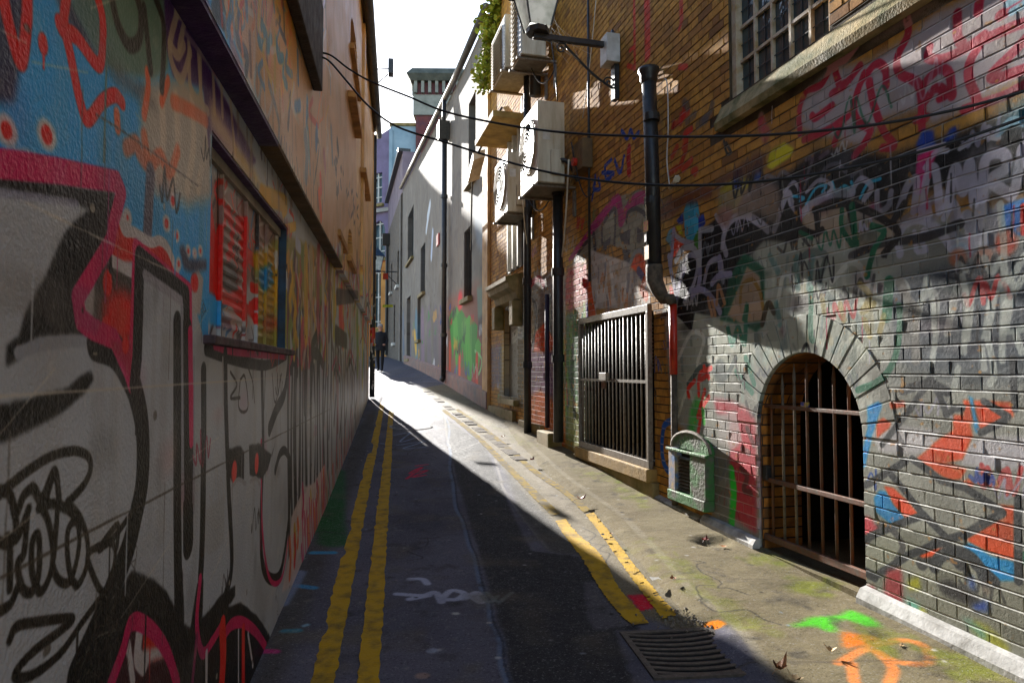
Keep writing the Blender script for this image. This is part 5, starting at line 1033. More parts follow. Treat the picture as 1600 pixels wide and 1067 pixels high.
# chalked letters on the cellar back wall
M_chalk = mat('chalk', (170, 166, 150), rough=.9, bump=0)
gl = {'T': [((0, 1), (.6, 1)), ((.3, 1), (.3, 0))], 'R': [((0, 0), (0, 1)), ((0, 1), (.5, .8)), ((.5, .8), (0, .5)), ((0, .5), (.5, 0))], 'A': [((0, 0), (.3, 1)), ((.3, 1), (.6, 0)), ((.15, .4), (.45, .4))], 'C': [((.5, .9), (.1, .8)), ((.1, .8), (.1, .2)), ((.1, .2), (.5, .1))], 'K': [((0, 0), (0, 1)), ((.5, 1), (0, .5)), ((0, .5), (.5, 0))]}
mb = MB()
for i, ch in enumerate('TRACK'):
    for (a, b), (c_, d_) in gl[ch]:
        s_ = GCS+.62-i*.17; q = .12
        mb.tube([RW(s_-a*q, -1.2, .93+b*q), RW(s_-c_*q, -1.2, .93+d_*q)], .004, 4)
mb.build('chalk_lettering', M_chalk, BB); MB().box(RW, GCS-.05, GCS+.74, -1.3, -1.204, -.3, 1.3).build('cellar_partition', M_cell, BB)
# string course / window sill, big window
M_sill = mat('moss_stained_sill', (172, 150, 104), (84, 84, 30), .85, 3.5, .006, 70, lo=.4, hi=.6)
sp_ = [( -.02, 3.36), (.055, 3.365), (.065, 3.42), (.0, 3.56), (-.1, 3.56)]
mb = MB(); sl = np.linspace(S0-.3, ww1+.12, 9); k5 = len(sp_)
for s in sl: mb.v += [RW(s, o, z) for o, z in sp_]
for i in range(len(sl)-1):
    for k in range(k5): a = i*k5+k; b = i*k5+(k+1) % k5; mb.f.append((a, b, b+k5, a+k5))
mb.f += [tuple(range(k5)), tuple(range((len(sl)-1)*k5, len(sl)*k5))]
mb.build('string_course', M_sill, BB)
win = MB().box(RW, ww0-.02, ww1+.02, -.119, -.1195+.001, WB-.01, 5.2).build('window', M_dark, BB)
M_pane = NT('leaded_glass'); M_pane = M_pane.out(lin((60, 78, 84)), .12, M_pane.bump(M_pane.noise(9, 2), .02, .5), Transmission_Weight=.0); 
M_frame = mat('weathered_white_frame', (214, 202, 180), (176, 140, 84), .6, 8, .002)
cols = np.linspace(ww0+.05, ww1-.05, 6); rows_ = [WB+.03, WB+.30, WB+.57, WB+.84, WB+1.11, WB+1.38]
for i in range(6): MB().box(RW, cols[i]-.011, cols[i]+.011, -.10, -.062, WB, 5.2).build('glazing_bar', M_frame, win)
for z in rows_: MB().box(RW, ww0+.03, ww1-.03, -.0985, -.064, z-.012, z+.012).build('glazing_bar', M_frame, win)
for i in range(5):
    for j in range(5):
        a, b = cols[i]+.012, cols[i+1]-.012; z0_, z1_ = rows_[j]+.013, rows_[j+1]-.013; t_ = random.uniform(-.006, .006)
        p = MB().add([RW(a, -.088+t_, z0_), RW(b, -.088-t_, z0_), RW(b, -.088-t_, z1_), RW(a, -.088+t_, z1_)], [(0, 1, 2, 3)]).build('pane', M_pane, win)
        mb = MB().box(RW, (a+b)/2-.003, (a+b)/2+.003, -.084, -.079, z0_, z1_).box(RW, a, b, -.0785, -.0745, (z0_+z1_)/2-.003, (z0_+z1_)/2+.003); mb.build('lead_came', M_black, win)
MB().box(RW, ww0+.001, ww0+.05, -.11, -.04, WB-.0, 5.2).build('jamb', mat('yellow_jamb', (206, 150, 40), (150, 104, 30), .6, 8, .001), win)
MB().box(RW, ww1-.06, ww1-.001, -.11, -.03, WB-.0, 5.2).build('jamb', M_frame, win)
# white cement fillets along the wall foot, stone plinth blocks
def fillet(s0, s1, wd, hh, name='skirting'):
    mb = MB(); n_ = 14
    for s in np.linspace(s0, s1, n_):
        x, y, _ = RW(s, 0, 0); g = G(y); j = .006*mnoise.noise((s*6, 0, 0))
        mb.v += [RW(s, -.004, g-.1), RW(s, wd+j, g-.1), RW(s, wd+j, g+hh*.35), RW(s, wd*.55+j, g+hh), RW(s, -.004, g+hh+.01+j)]
    for i in range(n_-1):
        for k in range(5): a = i*5+k; b = i*5+(k+1) % 5; mb.f.append((a, b, b+5, a+5))
    mb.f += [tuple(range(5)), tuple(range((n_-1)*5, n_*5))]
    return mb.build(name, M_conc, BB)
fillet(S0-.2, GCS-GRAD-.0, .07, .075); fillet(GCS+GRAD+.0, 5.75, .06, .06); fillet(5.8, 6.6, .05, .02)
MB().box(RW, GCS-GRAD+.002, GCS+GRAD-.002, -.6, .02, -.3, G(4.4)+.015).build('threshold', M_pave, BB)
for s0, s1, hh in ((9.5, 10.05, .16), (10.3, 11.6, .12), (6.6, 9.4, .05), (12.0, 14.0, .1)):
    g = G(RW((s0+s1)/2, 0, 0)[1]); MB().box(RW, s0, s1, -.01, .07 if hh < .15 else .2, g-.2, g+hh).build('plinth_block', M_stone, BB, bevel=.012)
# grille window recess and sill
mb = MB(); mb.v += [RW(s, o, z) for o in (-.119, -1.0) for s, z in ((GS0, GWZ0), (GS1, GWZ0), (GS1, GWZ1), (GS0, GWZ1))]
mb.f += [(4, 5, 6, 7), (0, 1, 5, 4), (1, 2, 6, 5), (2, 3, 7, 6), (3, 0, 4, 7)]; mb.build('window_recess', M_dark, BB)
MB().box(RW, GS0-.05, GS1+.08, -.1, .11, GWZ0-.16, GWZ0-.03).build('window_ledge', mat('worn_stone_ledge', (172, 138, 76), (120, 96, 50), .85, 6, .005), BB, bevel=.012)
fz0, fz1 = GWZ0+.1, GWZ1-.1
for a, b in ((GS0+.25, GS0+.31), (GS0+.9, GS0+.96), (GS1-.45, GS1-.4)): MB().box(RW, a, b, -.44, -.38, GWZ0, GWZ1).build('inner_post', M_cell, BB)
# stone hood with blocked doorway
MB().box(RW, 11.86, 12.94, -.119, -.10, .9, 2.6).build('blocked_opening', M_mortar, BB)
hd = [(0, 2.62), (.10, 2.66), (.13, 2.78), (.24, 2.84), (.26, 2.93), (.30, 2.95), (.30, 3.02), (0, 3.1)]
mb = MB(); k8 = len(hd)
for s in (11.55, 13.15): mb.v += [RW(s, o, z) for o, z in hd]
for k in range(k8): mb.f.append((k, (k+1) % k8, k8+(k+1) % k8, k8+k))
mb.f += [tuple(range(k8)), tuple(range(k8, 2*k8))]; mb.build('hood_moulding', M_stone, BB)
for a, b in ((11.55, 11.80), (12.90, 13.15)): MB().box(RW, a, b, -.005, .18, 2.2, 2.63).build('hood_bracket', M_stone, BB, bevel=.02)
MB().box(RW, 11.8, 12.95, -.005, .1, .83, .93).build('window_ledge', M_stone, BB, bevel=.01)
# white framed bay and slab under the upper units
slz = 5.55; MB().box(RW, 11.1, 12.6, -.005, .62, slz, slz+.1).build('canopy_slab', mat('ochre_slab', (190, 156, 84), (140, 112, 60), .8, 5, .003), BB)
for s in (11.5, 11.85, 12.2): MB().box(RW, s, s+.06, -.005, .1, 3.2, 5.54).build('window_post', M_white, BB)
MB().box(RW, 11.3, 12.45, -.006, .03, 3.2, 5.5).build('upper_window', M_glass, BB)
# ------------------------------------------------------------------ plaster building and the houses beyond
t = NT('stained_plaster'); s_, z_, (c_, _) = wall_image(t, RW, [PC]); nn = t.noise(1.3, 5)
M_plas = t.out(t.mix(t.ramp(nn, .4, .75, 0, .3), c_, lin((112, 100, 86))), .85, t.bump(t.noise(26, 4), .006, .6))
PB = thing('plaster_building', RW(20, -1, G(20)), 'stained grey plaster building with green drips, beyond the brick one', 'building')
P0, P1 = 14.12, 35.2
def top(s): return float(np.interp(s, [14, 18, 36], [9.0, 9.2, 10.9]))
pw = []
for xa, xb, yt, yb in ((732, 743, 140, 275), (725, 737, 352, 462), (657, 664, 378, 455), (652, 657, 462, 530), (637, 646, 320, 400), (635, 641, 462, 560), (700.5, 702, 300, 301)):
    a = RW.px(xb, yb)[0]; b = RW.px(xa, yb)[0]; zt_ = RW.px(xb, yt)[1]; zb = RW.px(xb, yb)[1]; pw.append((min(a, b), max(a, b), zb, zt_))
pw = pw[:6]
mb = slab_wall(MB(), RW, P0, P1, -.5, 8.9, -.4, 0, [rect_op(*p) for p in pw], .05)
mb.v += [RW(P0, 0, 8.9), RW(P1, 0, 8.9), RW(P1, 0, 10.8), RW(18, 0, 9.15), RW(P0, 0, 8.98)]; n0 = len(mb.v); mb.f.append((n0-5, n0-4, n0-3, n0-2, n0-1))
mb.v += [RW(P0, -.4, 8.9), RW(P1, -.4, 8.9), RW(P1, -.4, 10.8), RW(18, -.4, 9.15), RW(P0, -.4, 8.98)]; mb.f.append((n0, n0+1, n0+2, n0+3, n0+4))
mb.f.append((n0-2, n0-3, n0+2, n0+3)); mb.f.append((n0-1, n0-2, n0+3, n0+4))
mb.build('wall', M_plas, PB)
MB().box(RW, P0+.3, P1, -6, -.45, -.5, 8.6).build('core', M_backing, PB)
M_bar = M_black
for i, (a, b, zb, zt_) in enumerate(pw):
    w_ = MB().box(RW, a-.05, b+.05, -.39, -.22, zb-.05, zt_+.05).build('window', M_dark if i else M_glass, PB)
    MB().box(RW, a-.1, b+.1, .002, .12, zb-.12, zb-.01).build('sill', M_stone, w_)
    if i in (1, 2, 4):
        for k in range(5): ss = a+(b-a)*(k+.5)/5; MB().tube([RW(ss, -.03, zb), RW(ss, -.03, zt_)], .012, 6).build('bar', M_bar, w_)
mb = MB().tube([RW(s, .1, top(s)+.03) for s in (P0-.05, 18, 27, P1)], .09, 8); mb.build('gutter', mat('grey_gutter', (96, 92, 88), (70, 66, 62), .6, 4, .001), PB, smooth=True)
mb = MB(); 
for s in np.linspace(P0, P1-2, 30): x, y, _ = RW(s, 0, 0); g = G(y); mb.v += [RW(s, -.01, g-.1), RW(s, .08, g-.1), RW(s, .08, g+.28), RW(s, -.01, g+.34)]
for i in range(29):
    for k in range(4): a = i*4+k; b = i*4+(k+1) % 4; mb.f.append((a, b, b+4, a+4))
mb.f += [(0, 1, 2, 3), (116, 117, 118, 119)]; mb.build('plinth', mat('reddish_plinth', (140, 96, 84), (96, 84, 84), .8, 3, .004), PB)
MB().box(RW, P0-.02, P0+.5, .002, .06, .6, 8.9).build('pilaster', mat('buff_pilaster', (206, 158, 100), (160, 120, 76), .8, 3, .003), PB)
s7 = RW.px(694, 500, .12)[0]; g7 = G(RW(s7, 0, 0)[1])
dp = thing('tall_downpipe', RW(s7, .12, g7), 'tall black downpipe with hopper on the grey plaster wall', 'downpipe')
MB().tube([RW(s7, .13, g7+.12), RW(s7, .13, 8.2)], .075, 10).build('pipe', M_black, dp, smooth=True)
MB().tube([RW(s7, .13, g7+.14), RW(s7, .2, g7+.03)], .08, 10).build('shoe', M_black, dp, smooth=True)
mb = MB().prism(RW, [(s7-.12, 8.1), (s7+.12, 8.1), (s7+.24, 8.6), (s7-.24, 8.6)], .01, .32); mb.build('hopper', M_black, dp)
MB().tube([RW(s7, .16, 8.6), RW(s7+.15, .12, top(s7))], .06, 8).build('swan_neck', M_black, dp, smooth=True)
for z in (2.4, 4.4, 6.4): MB().tube([RW(s7, .13, z), RW(s7, .13, z+.1)], .1, 10).build('collar', M_black, dp)
# floodlight, red sign
p = RW.px(742, 262, .35); fl = thing('floodlight', RW(p[0], 0, p[1]), 'box floodlight on a thin arm on the sunlit plaster wall', 'floodlight')
c0 = Vector(RW(p[0], .35, p[1])); mb = MB(); f_ = WF(c0.x, c0.y, RW.d)
vs = [f_(a, o, p[1]+z) for a, o, z in ((-.3, -.1, .05), (.3, -.1, -.25), (.3, .15, -.15), (-.3, .15, .15), (-.3, -.1, .2), (.3, -.1, -.1), (.3, .15, 0), (-.3, .15, .3))]
mb.add(vs, [(0, 1, 2, 3), (4, 7, 6, 5), (0, 4, 5, 1), (1, 5, 6, 2), (2, 6, 7, 3), (3, 7, 4, 0)]).build('housing', M_cream, fl)
MB().tube([RW(p[0]-.3, .35, p[1]+.2), RW(p[0]-1.0, .02, p[1]+.9)], .025, 6).build('arm', M_black, fl); MB().tube([RW(p[0]+.3, .35, p[1]-.15), RW(p[0]+2.2, .01, p[1]-1.3)], .018, 6).build('cable', M_wire, fl)
p = RW.px(683, 375, .05); sg = thing('wall_sign', RW(p[0], 0, p[1]), 'small red sign with white edge on the plaster wall', 'sign')
MB().box(RW, p[0]-.22, p[0]+.22, .005, .05, p[1]-.18, p[1]+.18).build('panel', mat('sign_red', (196, 16, 30), rough=.4, bump=0), sg); MB().box(RW, p[0]+.221, p[0]+.27, .005, .05, p[1]-.18, p[1]+.18).build('edge', M_white, sg)
# ivy spilling over the corner
iv = thing('ivy', RW(13.6, .2, 5), 'yellow-green ivy hanging over the gutter corner of the brick building', 'plant')
M_leaf = NT('ivy_leaf'); oi = M_leaf.n('ShaderNodeObjectInfo'); M_leaf = M_leaf.out(M_leaf.mix(M_leaf.ramp(M_leaf.noise(9, 3), .35, .7), lin((96, 116, 34)), lin((176, 184, 66))), .5, None, Subsurface_Weight=.0)
st_ = [RW(*q) for q in ((12.9, .10, 9.1), (13.3, .10, 8.5), (13.6, .14, 7.9), (13.9, .2, 7.2))]
MB().tube(st_, .02, 5).build('stem', M_rust, iv); MB().tube([RW(12.9, .12, 9.1), RW(12.5, .2, 9.0), RW(12.2, .3, 8.7)], .015, 5).build('stem', M_rust, iv)
mb = MB(); sp_c = cat(st_, 12)
for k in range(1900):
    if k < 1650:
        u = random.random(); q = sp_c[int(u*(len(sp_c)-1))]; w_ = .05+.07*abs(math.sin(u*8+1)); c = Vector(q)+Vector((random.gauss(0, w_), random.gauss(0, w_), random.gauss(0, .07)))
    else: u = random.random(); c = Vector(RW(12.9-.7*u, .18+random.gauss(0, .07), 9.05-.3*u*u+random.gauss(0, .07)))
    r_ = random.uniform(.03, .065); e = Matrix.Rotation(random.uniform(0, 6.28), 3, 'Z') @ Matrix.Rotation(random.uniform(-1.1, 1.1), 3, 'X')
    mb.add([c+e@Vector(v)*r_ for v in ((0, -1, 0), (.8, -.2, .15), (.5, .7, 0), (0, 1.1, -.1), (-.5, .7, 0), (-.8, -.2, .15))], [(0, 1, 2, 3), (0, 3, 4, 5)])
fo = mb.build('foliage', M_leaf, iv); fo['kind'] = 'stuff'

# stone house beyond
def far_mat(name, a, b, sc, bump=.02, bs=4): return mat(name, a, b, .9, sc, bump, bs)
M_rub = far_mat('dark_rubble', (104, 92, 80), (60, 54, 50), 5); M_pur = far_mat('mauve_render', (132, 116, 128), (106, 92, 104), 1.2, .004, 20)
SH = thing('stone_house', RW(40, -1, G(38)), 'dark rubble house with mauve rendered upper wall, next past the plaster building', 'building')
B0, B1 = 35.21, 46.5
sw = [(36.6, 37.6, 6.0, 7.9), (39.0, 40.0, 3.0, 5.2), (41.5, 42.5, 6.2, 8.0)]
slab_wall(MB(), RW, B0, B1, 1.0, 10.6, -.4, .05, [rect_op(*q) for q in sw], .1).build('lower_wall', M_rub, SH)
MB().box(RW, B0, B1, -.4, .0, 10.601, 12.8).build('upper_wall', M_pur, SH)
for q in sw:
    w_ = MB().box(RW, q[0]-.05, q[1]+.05, -.3, -.15, q[2], q[3]).build('window', M_pane, SH); MB().box(RW, q[0]-.1, q[1]+.1, .051, .2, q[2]-.15, q[2]).build('sill', M_white, w_)
MB().box(RW, B0, B1, -.4, .25, 12.801, 12.95).build('eaves', M_black, SH)
mb = MB().box(RW, B0, B0+.4, -7, -.401, 9, 12.8); mb.build('gable', M_pur, SH)
MB().box(RW, B0-.05, B0-.002, -3.2, -.45, 8.5, 11.3).build('brick_panel', M_jamb, SH)
MB().box(RW, B0+.41, B1, -7, -.41, 1, 12.7).build('core', M_backing, SH)
MB().box(RW, B0-.01, B0+.6, .051, .10, 1.2, 10.5).build('quoin', far_mat('quoin_stone', (120, 112, 104), (84, 78, 74), 2), SH)
s9 = RW.px(600, 400, .3)[0]
d2 = thing('far_downpipe', RW(44, .3, G(42)), 'black downpipe with hopper head on the dark stone house', 'downpipe'); s9 = 44.2
MB().tube([RW(s9, .2, 2.4), RW(s9, .2, 9.6)], .1, 8).build('pipe', M_black, d2); MB().prism(RW, [(s9-.2, 9.5), (s9+.2, 9.5), (s9+.4, 10.2), (s9-.4, 10.2)], .06, .5).build('hopper', M_black, d2)
# distant street lantern on the stone house
lx = 38.2; q = RW.px(620, 425, .05); lx = q[0]; lz = q[1]
sl = thing('street_lantern', RW(lx, 0, lz), 'distant lantern on a long bracket at the end of the lane', 'street lamp')
MB().tube([RW(lx, .05, lz), RW(lx, 1.1, lz)], .03, 6).build('arm', M_black, sl); MB().tube([RW(lx, .05, lz-.7), RW(lx, .5, lz-.25), RW(lx, .8, lz)], .025, 6).build('brace', M_black, sl)
def lantern(F, cs, co, zb, wb, wt, h, parent, gm, capm):
    cor = lambda w_, z: [F(cs-w_, co-w_, z), F(cs+w_, co-w_, z), F(cs+w_, co+w_, z), F(cs-w_, co+w_, z)]
    lo, hi = cor(wb, zb), cor(wt, zb+h)
    for i in range(4):
        j = (i+1) % 4
        MB().add([lo[i], lo[j], hi[j], hi[i]], [(0, 1, 2, 3)]).build('glass_pane', gm, parent)
        MB().tube([lo[i], hi[i]], wb*.10, 5).build('corner_bar', capm, parent)
    mb = MB(); mb.v += cor(wt*1.25, zb+h)+cor(wt*.35, zb+h*1.5)+[F(cs, co, zb+h*1.62)]
    mb.f += [(0, 1, 2, 3)]+[(i, (i+1) % 4, 4+(i+1) % 4, 4+i) for i in range(4)]+[(4+i, 4+(i+1) % 4, 8) for i in range(4)]; mb.build('cap', capm, parent)
    MB().tube([F(cs, co, zb-.06*h/.45), F(cs, co, zb)], wb*1.1, 8).build('base', capm, parent)
    MB().tube([F(cs, co, zb+h*1.6), F(cs, co, zb+h*1.8)], [wt*.12, wt*.02], 6).build('finial', capm, parent)
M_lglass = NT('lantern_glass'); 
def frosted():
    t = M_lglass; c = t.mix(t.ramp(t.noise(7, 4), .4, .7), lin((236, 238, 236)), lin((190, 196, 190)))
    tr = t.n('ShaderNodeBsdfTranslucent'); t.t.links.new(c, tr.inputs[0]); t.set(t.b.inputs['Base Color'], c); t.b.inputs['Roughness'].default_value = .2
    mx = t.n('ShaderNodeMixShader'); mx.inputs[0].default_value = .6; t.t.links.new(t.b.outputs[0], mx.inputs[1]); t.t.links.new(tr.outputs[0], mx.inputs[2])
    t.t.links.new(mx.outputs[0], t.t.nodes['Material Output'].inputs[0]); return t.m
M_lglass = frosted()
lantern(RW, lx, 1.1, lz+.05, .16, .30, .75, sl, M_lglass, mat('blue_black_cap', (26, 50, 76), rough=.5, bump=0))
# end house: mauve and ochre face with arched windows, pale blue return wall, brick chimney tower
EF = WF(-12.41, 47.76, (4.3, -2.5)); EH = thing('ochre_end_house', (-9.5, 46, G(46)), 'ochre and mauve house with tall arched windows closing the view', 'building')
eo = [arch_op(3.65, .55, 9.2, 11.0, .8), arch_op(3.55, .32, 4.4, 8.0, .5), rect_op(3.0, 3.9, 13.1, 15.2), arch_op(1.5, .55, 9.2, 11.0, .8)]
M_och = far_mat('ochre_stucco', (206, 146, 76), (170, 112, 60), 1.0, .004, 12); M_mau = far_mat('mauve_stucco', (132, 118, 150), (110, 98, 122), 1.0, .004, 12); M_tc = far_mat('terracotta_stucco', (196, 104, 56), (166, 84, 46), 1.0, .004, 12)
slab_wall(MB(), EF, 0, 4.7, 1.5, 8.9, -.4, 0, eo, .05).build('lower_wall', M_och, EH); slab_wall(MB(), EF, 0, 4.7, 8.901, 9.19, -.4, .01, eo, .05).build('band', M_tc, EH)
slab_wall(MB(), EF, 0, 4.7, 9.2, 16.4, -.4, 0, eo, .05).build('upper_wall', M_mau, EH)
MB().add([EF(0, 0, 16.401), EF(0, 0, 16.6), EF(4.7, 0, 18.2), EF(4.7, 0, 16.401), EF(0, -.4, 16.401), EF(0, -.4, 16.6), EF(4.7, -.4, 18.2), EF(4.7, -.4, 16.401)], [(0, 1, 2, 3), (4, 7, 6, 5), (1, 5, 6, 2), (0, 4, 5, 1), (2, 6, 7, 3)]).build('parapet', M_mau, EH)
for a, b, c, d in ((3.0, 4.3, 9.2, 12), (3.15, 3.95, 4.3, 8.6), (2.9, 4.0, 13, 15.3), (.8, 2.2, 9.2, 12)):
    w_ = MB().box(EF, a, b, -.35, -.22, c, d).build('window', M_pane, EH); MB().box(EF, (a+b)/2-.05, (a+b)/2+.05, -.219, -.12, c, d).build('mullion', M_white, w_)
    for zz_ in np.linspace(c+.5, d-.4, 3): MB().box(EF, a, b, -.218, -.14, zz_-.04, zz_+.04).build('transom', M_white, w_)
    MB().box(EF, a-.1, b+.1, .001, .2, c-.22, c-.01).build('sill', M_stone, w_)
MB().box(EF, -.1, 4.8, .001, .25, 12.35, 12.6).build('cornice', far_mat('stone_band', (170, 164, 156), (140, 134, 126), 2), EH)
MB().box(EF, .01, 4.7, -7, -.41, 1.5, 16.3).build('core', M_backing, EH); MB().box(EF, -1.1, 2.0, -3, .05, 16.2, 16.9).build('unseen_shade_block', M_mau, EH); MB().box(EF, -1.1, -.001, -7, 0, 1.5, 16.199).build('unseen_shade_bay', M_och, EH)  # last two boxes: unseen left extension, added to shade the plaster wall
BF = WF(-8.36, 45.35, (1, .05)); BH = thing('blue_house', (-7.5, 45.5, G(45)), 'pale blue rendered house side with a blue dormer under the chimney tower', 'building')
M_blue = far_mat('pale_blue_render', (150, 172, 186), (120, 146, 164), .8, .004, 10)
MB().box(BF, 0, 3.2, -.4, 0, 8, 18.3).build('wall', M_blue, BH); MB().box(BF, -.1, 3.2, -.5, .1, 18.301, 18.5).build('coping', M_stone, BH); MB().tube([BF(.02, .12, 8), BF(.02, .12, 18)], .14, 8).build('rainwater_pipe', M_blue, BH)
dm = MB().box(BF, 1.35, 2.2, .001, .9, 12.2, 15.2).build('dormer', far_mat('blue_boarding', (40, 96, 140), (30, 76, 116), 1.5, .002, 8), BH); MB().box(BF, 1.25, 2.3, .002, 1.05, 15.201, 15.45).build('dormer_roof', M_black, BH)
MB().box(BF, .5, .85, .001, .03, 14.6, 14.75).build('air_brick', M_dark, BH)
TF = WF(-6.6, 45.0, (1, .02)); TH = thing('chimney_tower', (-5.5, 46, 10), 'square brick chimney tower with bracketed stone cornice against the sky', 'tower')
MB().box(TF, 0, 3.0, -2.5, 0, 9, 18.9).build('shaft', M_jamb if False else far_mat('red_brick', (112, 66, 64), (84, 56, 66), 3, .01, 8), TH)
for k in range(44):
    z = 14.6+k*.1; 
    if z < 18.8: MB().box(TF, .15, 3.0, .001, .012, z, z+.075).build('brick_course', far_mat('red_brick_course', (120, 62, 60), (80, 52, 66), 2.5, .004, 8) if k == 0 else bpy.data.materials['red_brick_course'], TH)
M_ts = far_mat('tower_stone', (150, 150, 142), (116, 118, 110), 1.5, .004, 10)
MB().box(TF, -.18, 3.1, -2.6, .12, 18.901, 20.3).build('stone_band', M_ts, TH); MB().box(TF, -.0, 3.0, -2.5, .0, 20.301, 21.2).build('frieze', bpy.data.materials['red_brick'], TH)
for s in np.arange(-.1, 3.0, .48): MB().box(TF, s, s+.2, .001, .3, 20.4, 21.2).build('bracket', M_ts, TH)
for o in (-2.2, -1.6, -1.0, -.4): MB().box(TF, -.3, -.001, o, o+.2, 20.4, 21.2).build('bracket', M_ts, TH)
mb = MB(); lo = [TF(-.35, .35, 21.201), TF(3.3, .35, 21.201), TF(3.3, -2.8, 21.201), TF(-.35, -2.8, 21.201)]; hi = [TF(-.6, .6, 21.6), TF(3.6, .6, 21.6), TF(3.6, -3, 21.6), TF(-.6, -3, 21.6)]; h2 = [TF(-.25, .25, 22.1), TF(3.2, .25, 22.1), TF(3.2, -2.7, 22.1), TF(-.25, -2.7, 22.1)]
mb.add(lo+hi+h2, [(0, 1, 2, 3), (8, 9, 10, 11)]+[(a+i, a+(i+1) % 4, a+4+(i+1) % 4, a+4+i) for a in (0, 4) for i in range(4)]).build('cornice', far_mat('green_stone', (92, 94, 86), (66, 70, 64), 2, .004, 8), TH)
# ------------------------------------------------------------------ things on and by the brick wall
# arched iron gate
gt = thing('iron_gate', RW(GCS, -.06, G(4.4)), 'rusty barred iron gate with spear tops in the low brick arch', 'gate')
go = -.075
for k in range(8):
    s = GCS-GRAD+.06+k*(2*GRAD-.12)/7; zt_ = GCZ+math.sqrt(max(.0, GRAD**2-(s-GCS)**2))-.03
    MB().tube([RW(s, go, .24), RW(s, go, zt_-.14), RW(s, go, zt_-.10), RW(s, go, zt_)], [.0105, .0105, .014, .002], 8).build('bar', M_rust if k not in (5, 6) else M_steel, gt, smooth=True)
for z, r_ in ((.25, .022), (.66, .016), (1.19, .013)):
    MB().box(RW, GCS-GRAD+.005, GCS+GRAD-.005, go+.012, go+.012+r_*1.4, z-r_, z+r_).build('rail', M_rust, gt, bevel=.004)
MB().box(RW, GCS+GRAD-.06, GCS+GRAD-.01, go-.02, go+.05, .66, .76).build('lock_box', M_black, gt, bevel=.004)
MB().box(RW, GCS+.04, GCS+.09, go+.0, go+.03, 1.204, 1.235).build('matchbox_tag', mat('tag_blue', (60, 70, 160), (206, 170, 70), .5, 40, 0, lo=.45, hi=.55), gt)
for z in (.3, 1.12): MB().tube([RW(GCS-GRAD+.02, go+.01, z), RW(GCS-GRAD+.02, go+.01, z+.08)], .018, 8).build('hinge', M_rust, gt)
# barred steel grille
gr = thing('window_grille', RW((GS0+GS1)/2, .05, GWZ0), 'pale steel bar grille padlocked over the wide low window', 'grille')
oo = .045
for a, b, c, d in ((GS0-.02, GS1+.02, GWZ1-.01, GWZ1+.06), (GS0-.02, GS1+.02, GWZ0-.028, GWZ0+.045)): MB().box(RW, a, b, oo-.02, oo+.03, c, d).build('frame_rail', M_steel, gr, bevel=.003)
for s in (GS0-.019, GS1-.021): MB().box(RW, s, s+.04, oo-.021, oo+.031, GWZ0+.046, GWZ1-.011).build('frame_post', M_steel, gr, bevel=.003)
nb = 18
for k in range(nb): s = GS0+.08+k*(GS1-GS0-.16)/(nb-1); MB().tube([RW(s, oo, GWZ0+.04), RW(s, oo, GWZ1)], .0095 if k not in (5,) else .016, 8).build('bar', M_steel, gr, smooth=True)
MB().box(RW, GS0, GS1, oo+.011, oo+.026, 1.32, 1.35).build('cross_rail', M_steel, gr); MB().box(RW, GS0+.95, GS0+1.15, oo+.027, oo+.07, 1.33, 1.42).build('hasp', M_steel, gr, bevel=.006)
MB().tube([RW(GS0+1.05, oo+.05, 1.32), RW(GS0+1.05, oo+.05, 1.24)], .03, 8).build('padlock', M_rust, gr)
# coil heater seen behind
ht = thing('radiator_coil', RW(GS0+.55, -.2, 1.55), 'ribbed metal coil panel hanging behind the window grille', 'radiator')
for k in range(4):
    s = GS0+.3+k*.09; pts = []
    for j in range(40): z = 1.45+j*.0125; a = j*2.1; pts.append(RW(s+.025*math.cos(a), -.12+.025*math.sin(a), z))
    MB().tube(pts, .005, 5).build('coil', M_steel, ht)
# vent hatch
vh = thing('vent_hatch', RW((hs0+hs1)/2, .05, .3), 'green sprayed cement vent box with curved hood and louvre low on the brick wall', 'vent')
t = NT('sprayed_cement'); n_ = t.noise(5, 4); c_ = t.mix(t.ramp(n_, .5, .6), lin((58, 112, 54)), lin((96, 96, 84))); c_ = t.mix(t.ramp(t.noise(11, 4), .62, .7, 0, .8), c_, lin((36, 44, 40))); sp2 = t.n('ShaderNodeSeparateXYZ'); t.t.links.new(t.pos(), sp2.inputs[0])
M_vent = t.out(c_, .6, t.bump(t.noise(40, 4), .01, .8)); hz0, hz1 = .30, .76
a, b = hs0, hs1; mid = (a+b)/2; wv = (b-a)/2
MB().box(RW, a, b, .001, .10, hz0, hz0+.09).build('base', M_vent, vh, bevel=.008); MB().box(RW, a, a+.25, .001, .085, hz0+.091, hz1).build('cheek', M_vent, vh, bevel=.006); MB().box(RW, b-.12, b, .001, .085, hz0+.091, hz1).build('cheek', mat('blue_yellow_cement', (60, 110, 170), (196, 160, 80), .6, 12, .005), vh, bevel=.006)
MB().box(RW, a+.251, b-.121, .001, .02, hz0+.091, hz1).build('back', M_dark, vh)
for k in range(10): z = hz0+.11+k*.03; MB().add([RW(a+.252, .03, z+.012), RW(b-.122, .03, z+.012), RW(b-.122, .06, z-.006), RW(a+.252, .06, z-.006), RW(a+.252, .055, z-.01), RW(b-.122, .055, z-.01)], [(0, 1, 2, 3), (3, 2, 5, 4), (4, 5, 1, 0)]).build('louvre_blade', M_steel, vh)
arc = [(mid+wv*1.04*math.cos(x), hz1+.001+.15*math.sin(x)) for x in np.linspace(0, math.pi, 12)]
MB().prism(RW, arc, .001, .045).build('hood', M_vent, vh, bevel=.004); MB().tube([RW(s, .045, z+.008) for s, z in arc], .014, 6).build('hood_lip', M_steel, vh)
MB().box(RW, a-.03, b+.03, .071, .10, hz1-.025, hz1).build('ledge', M_vent, vh, bevel=.006)
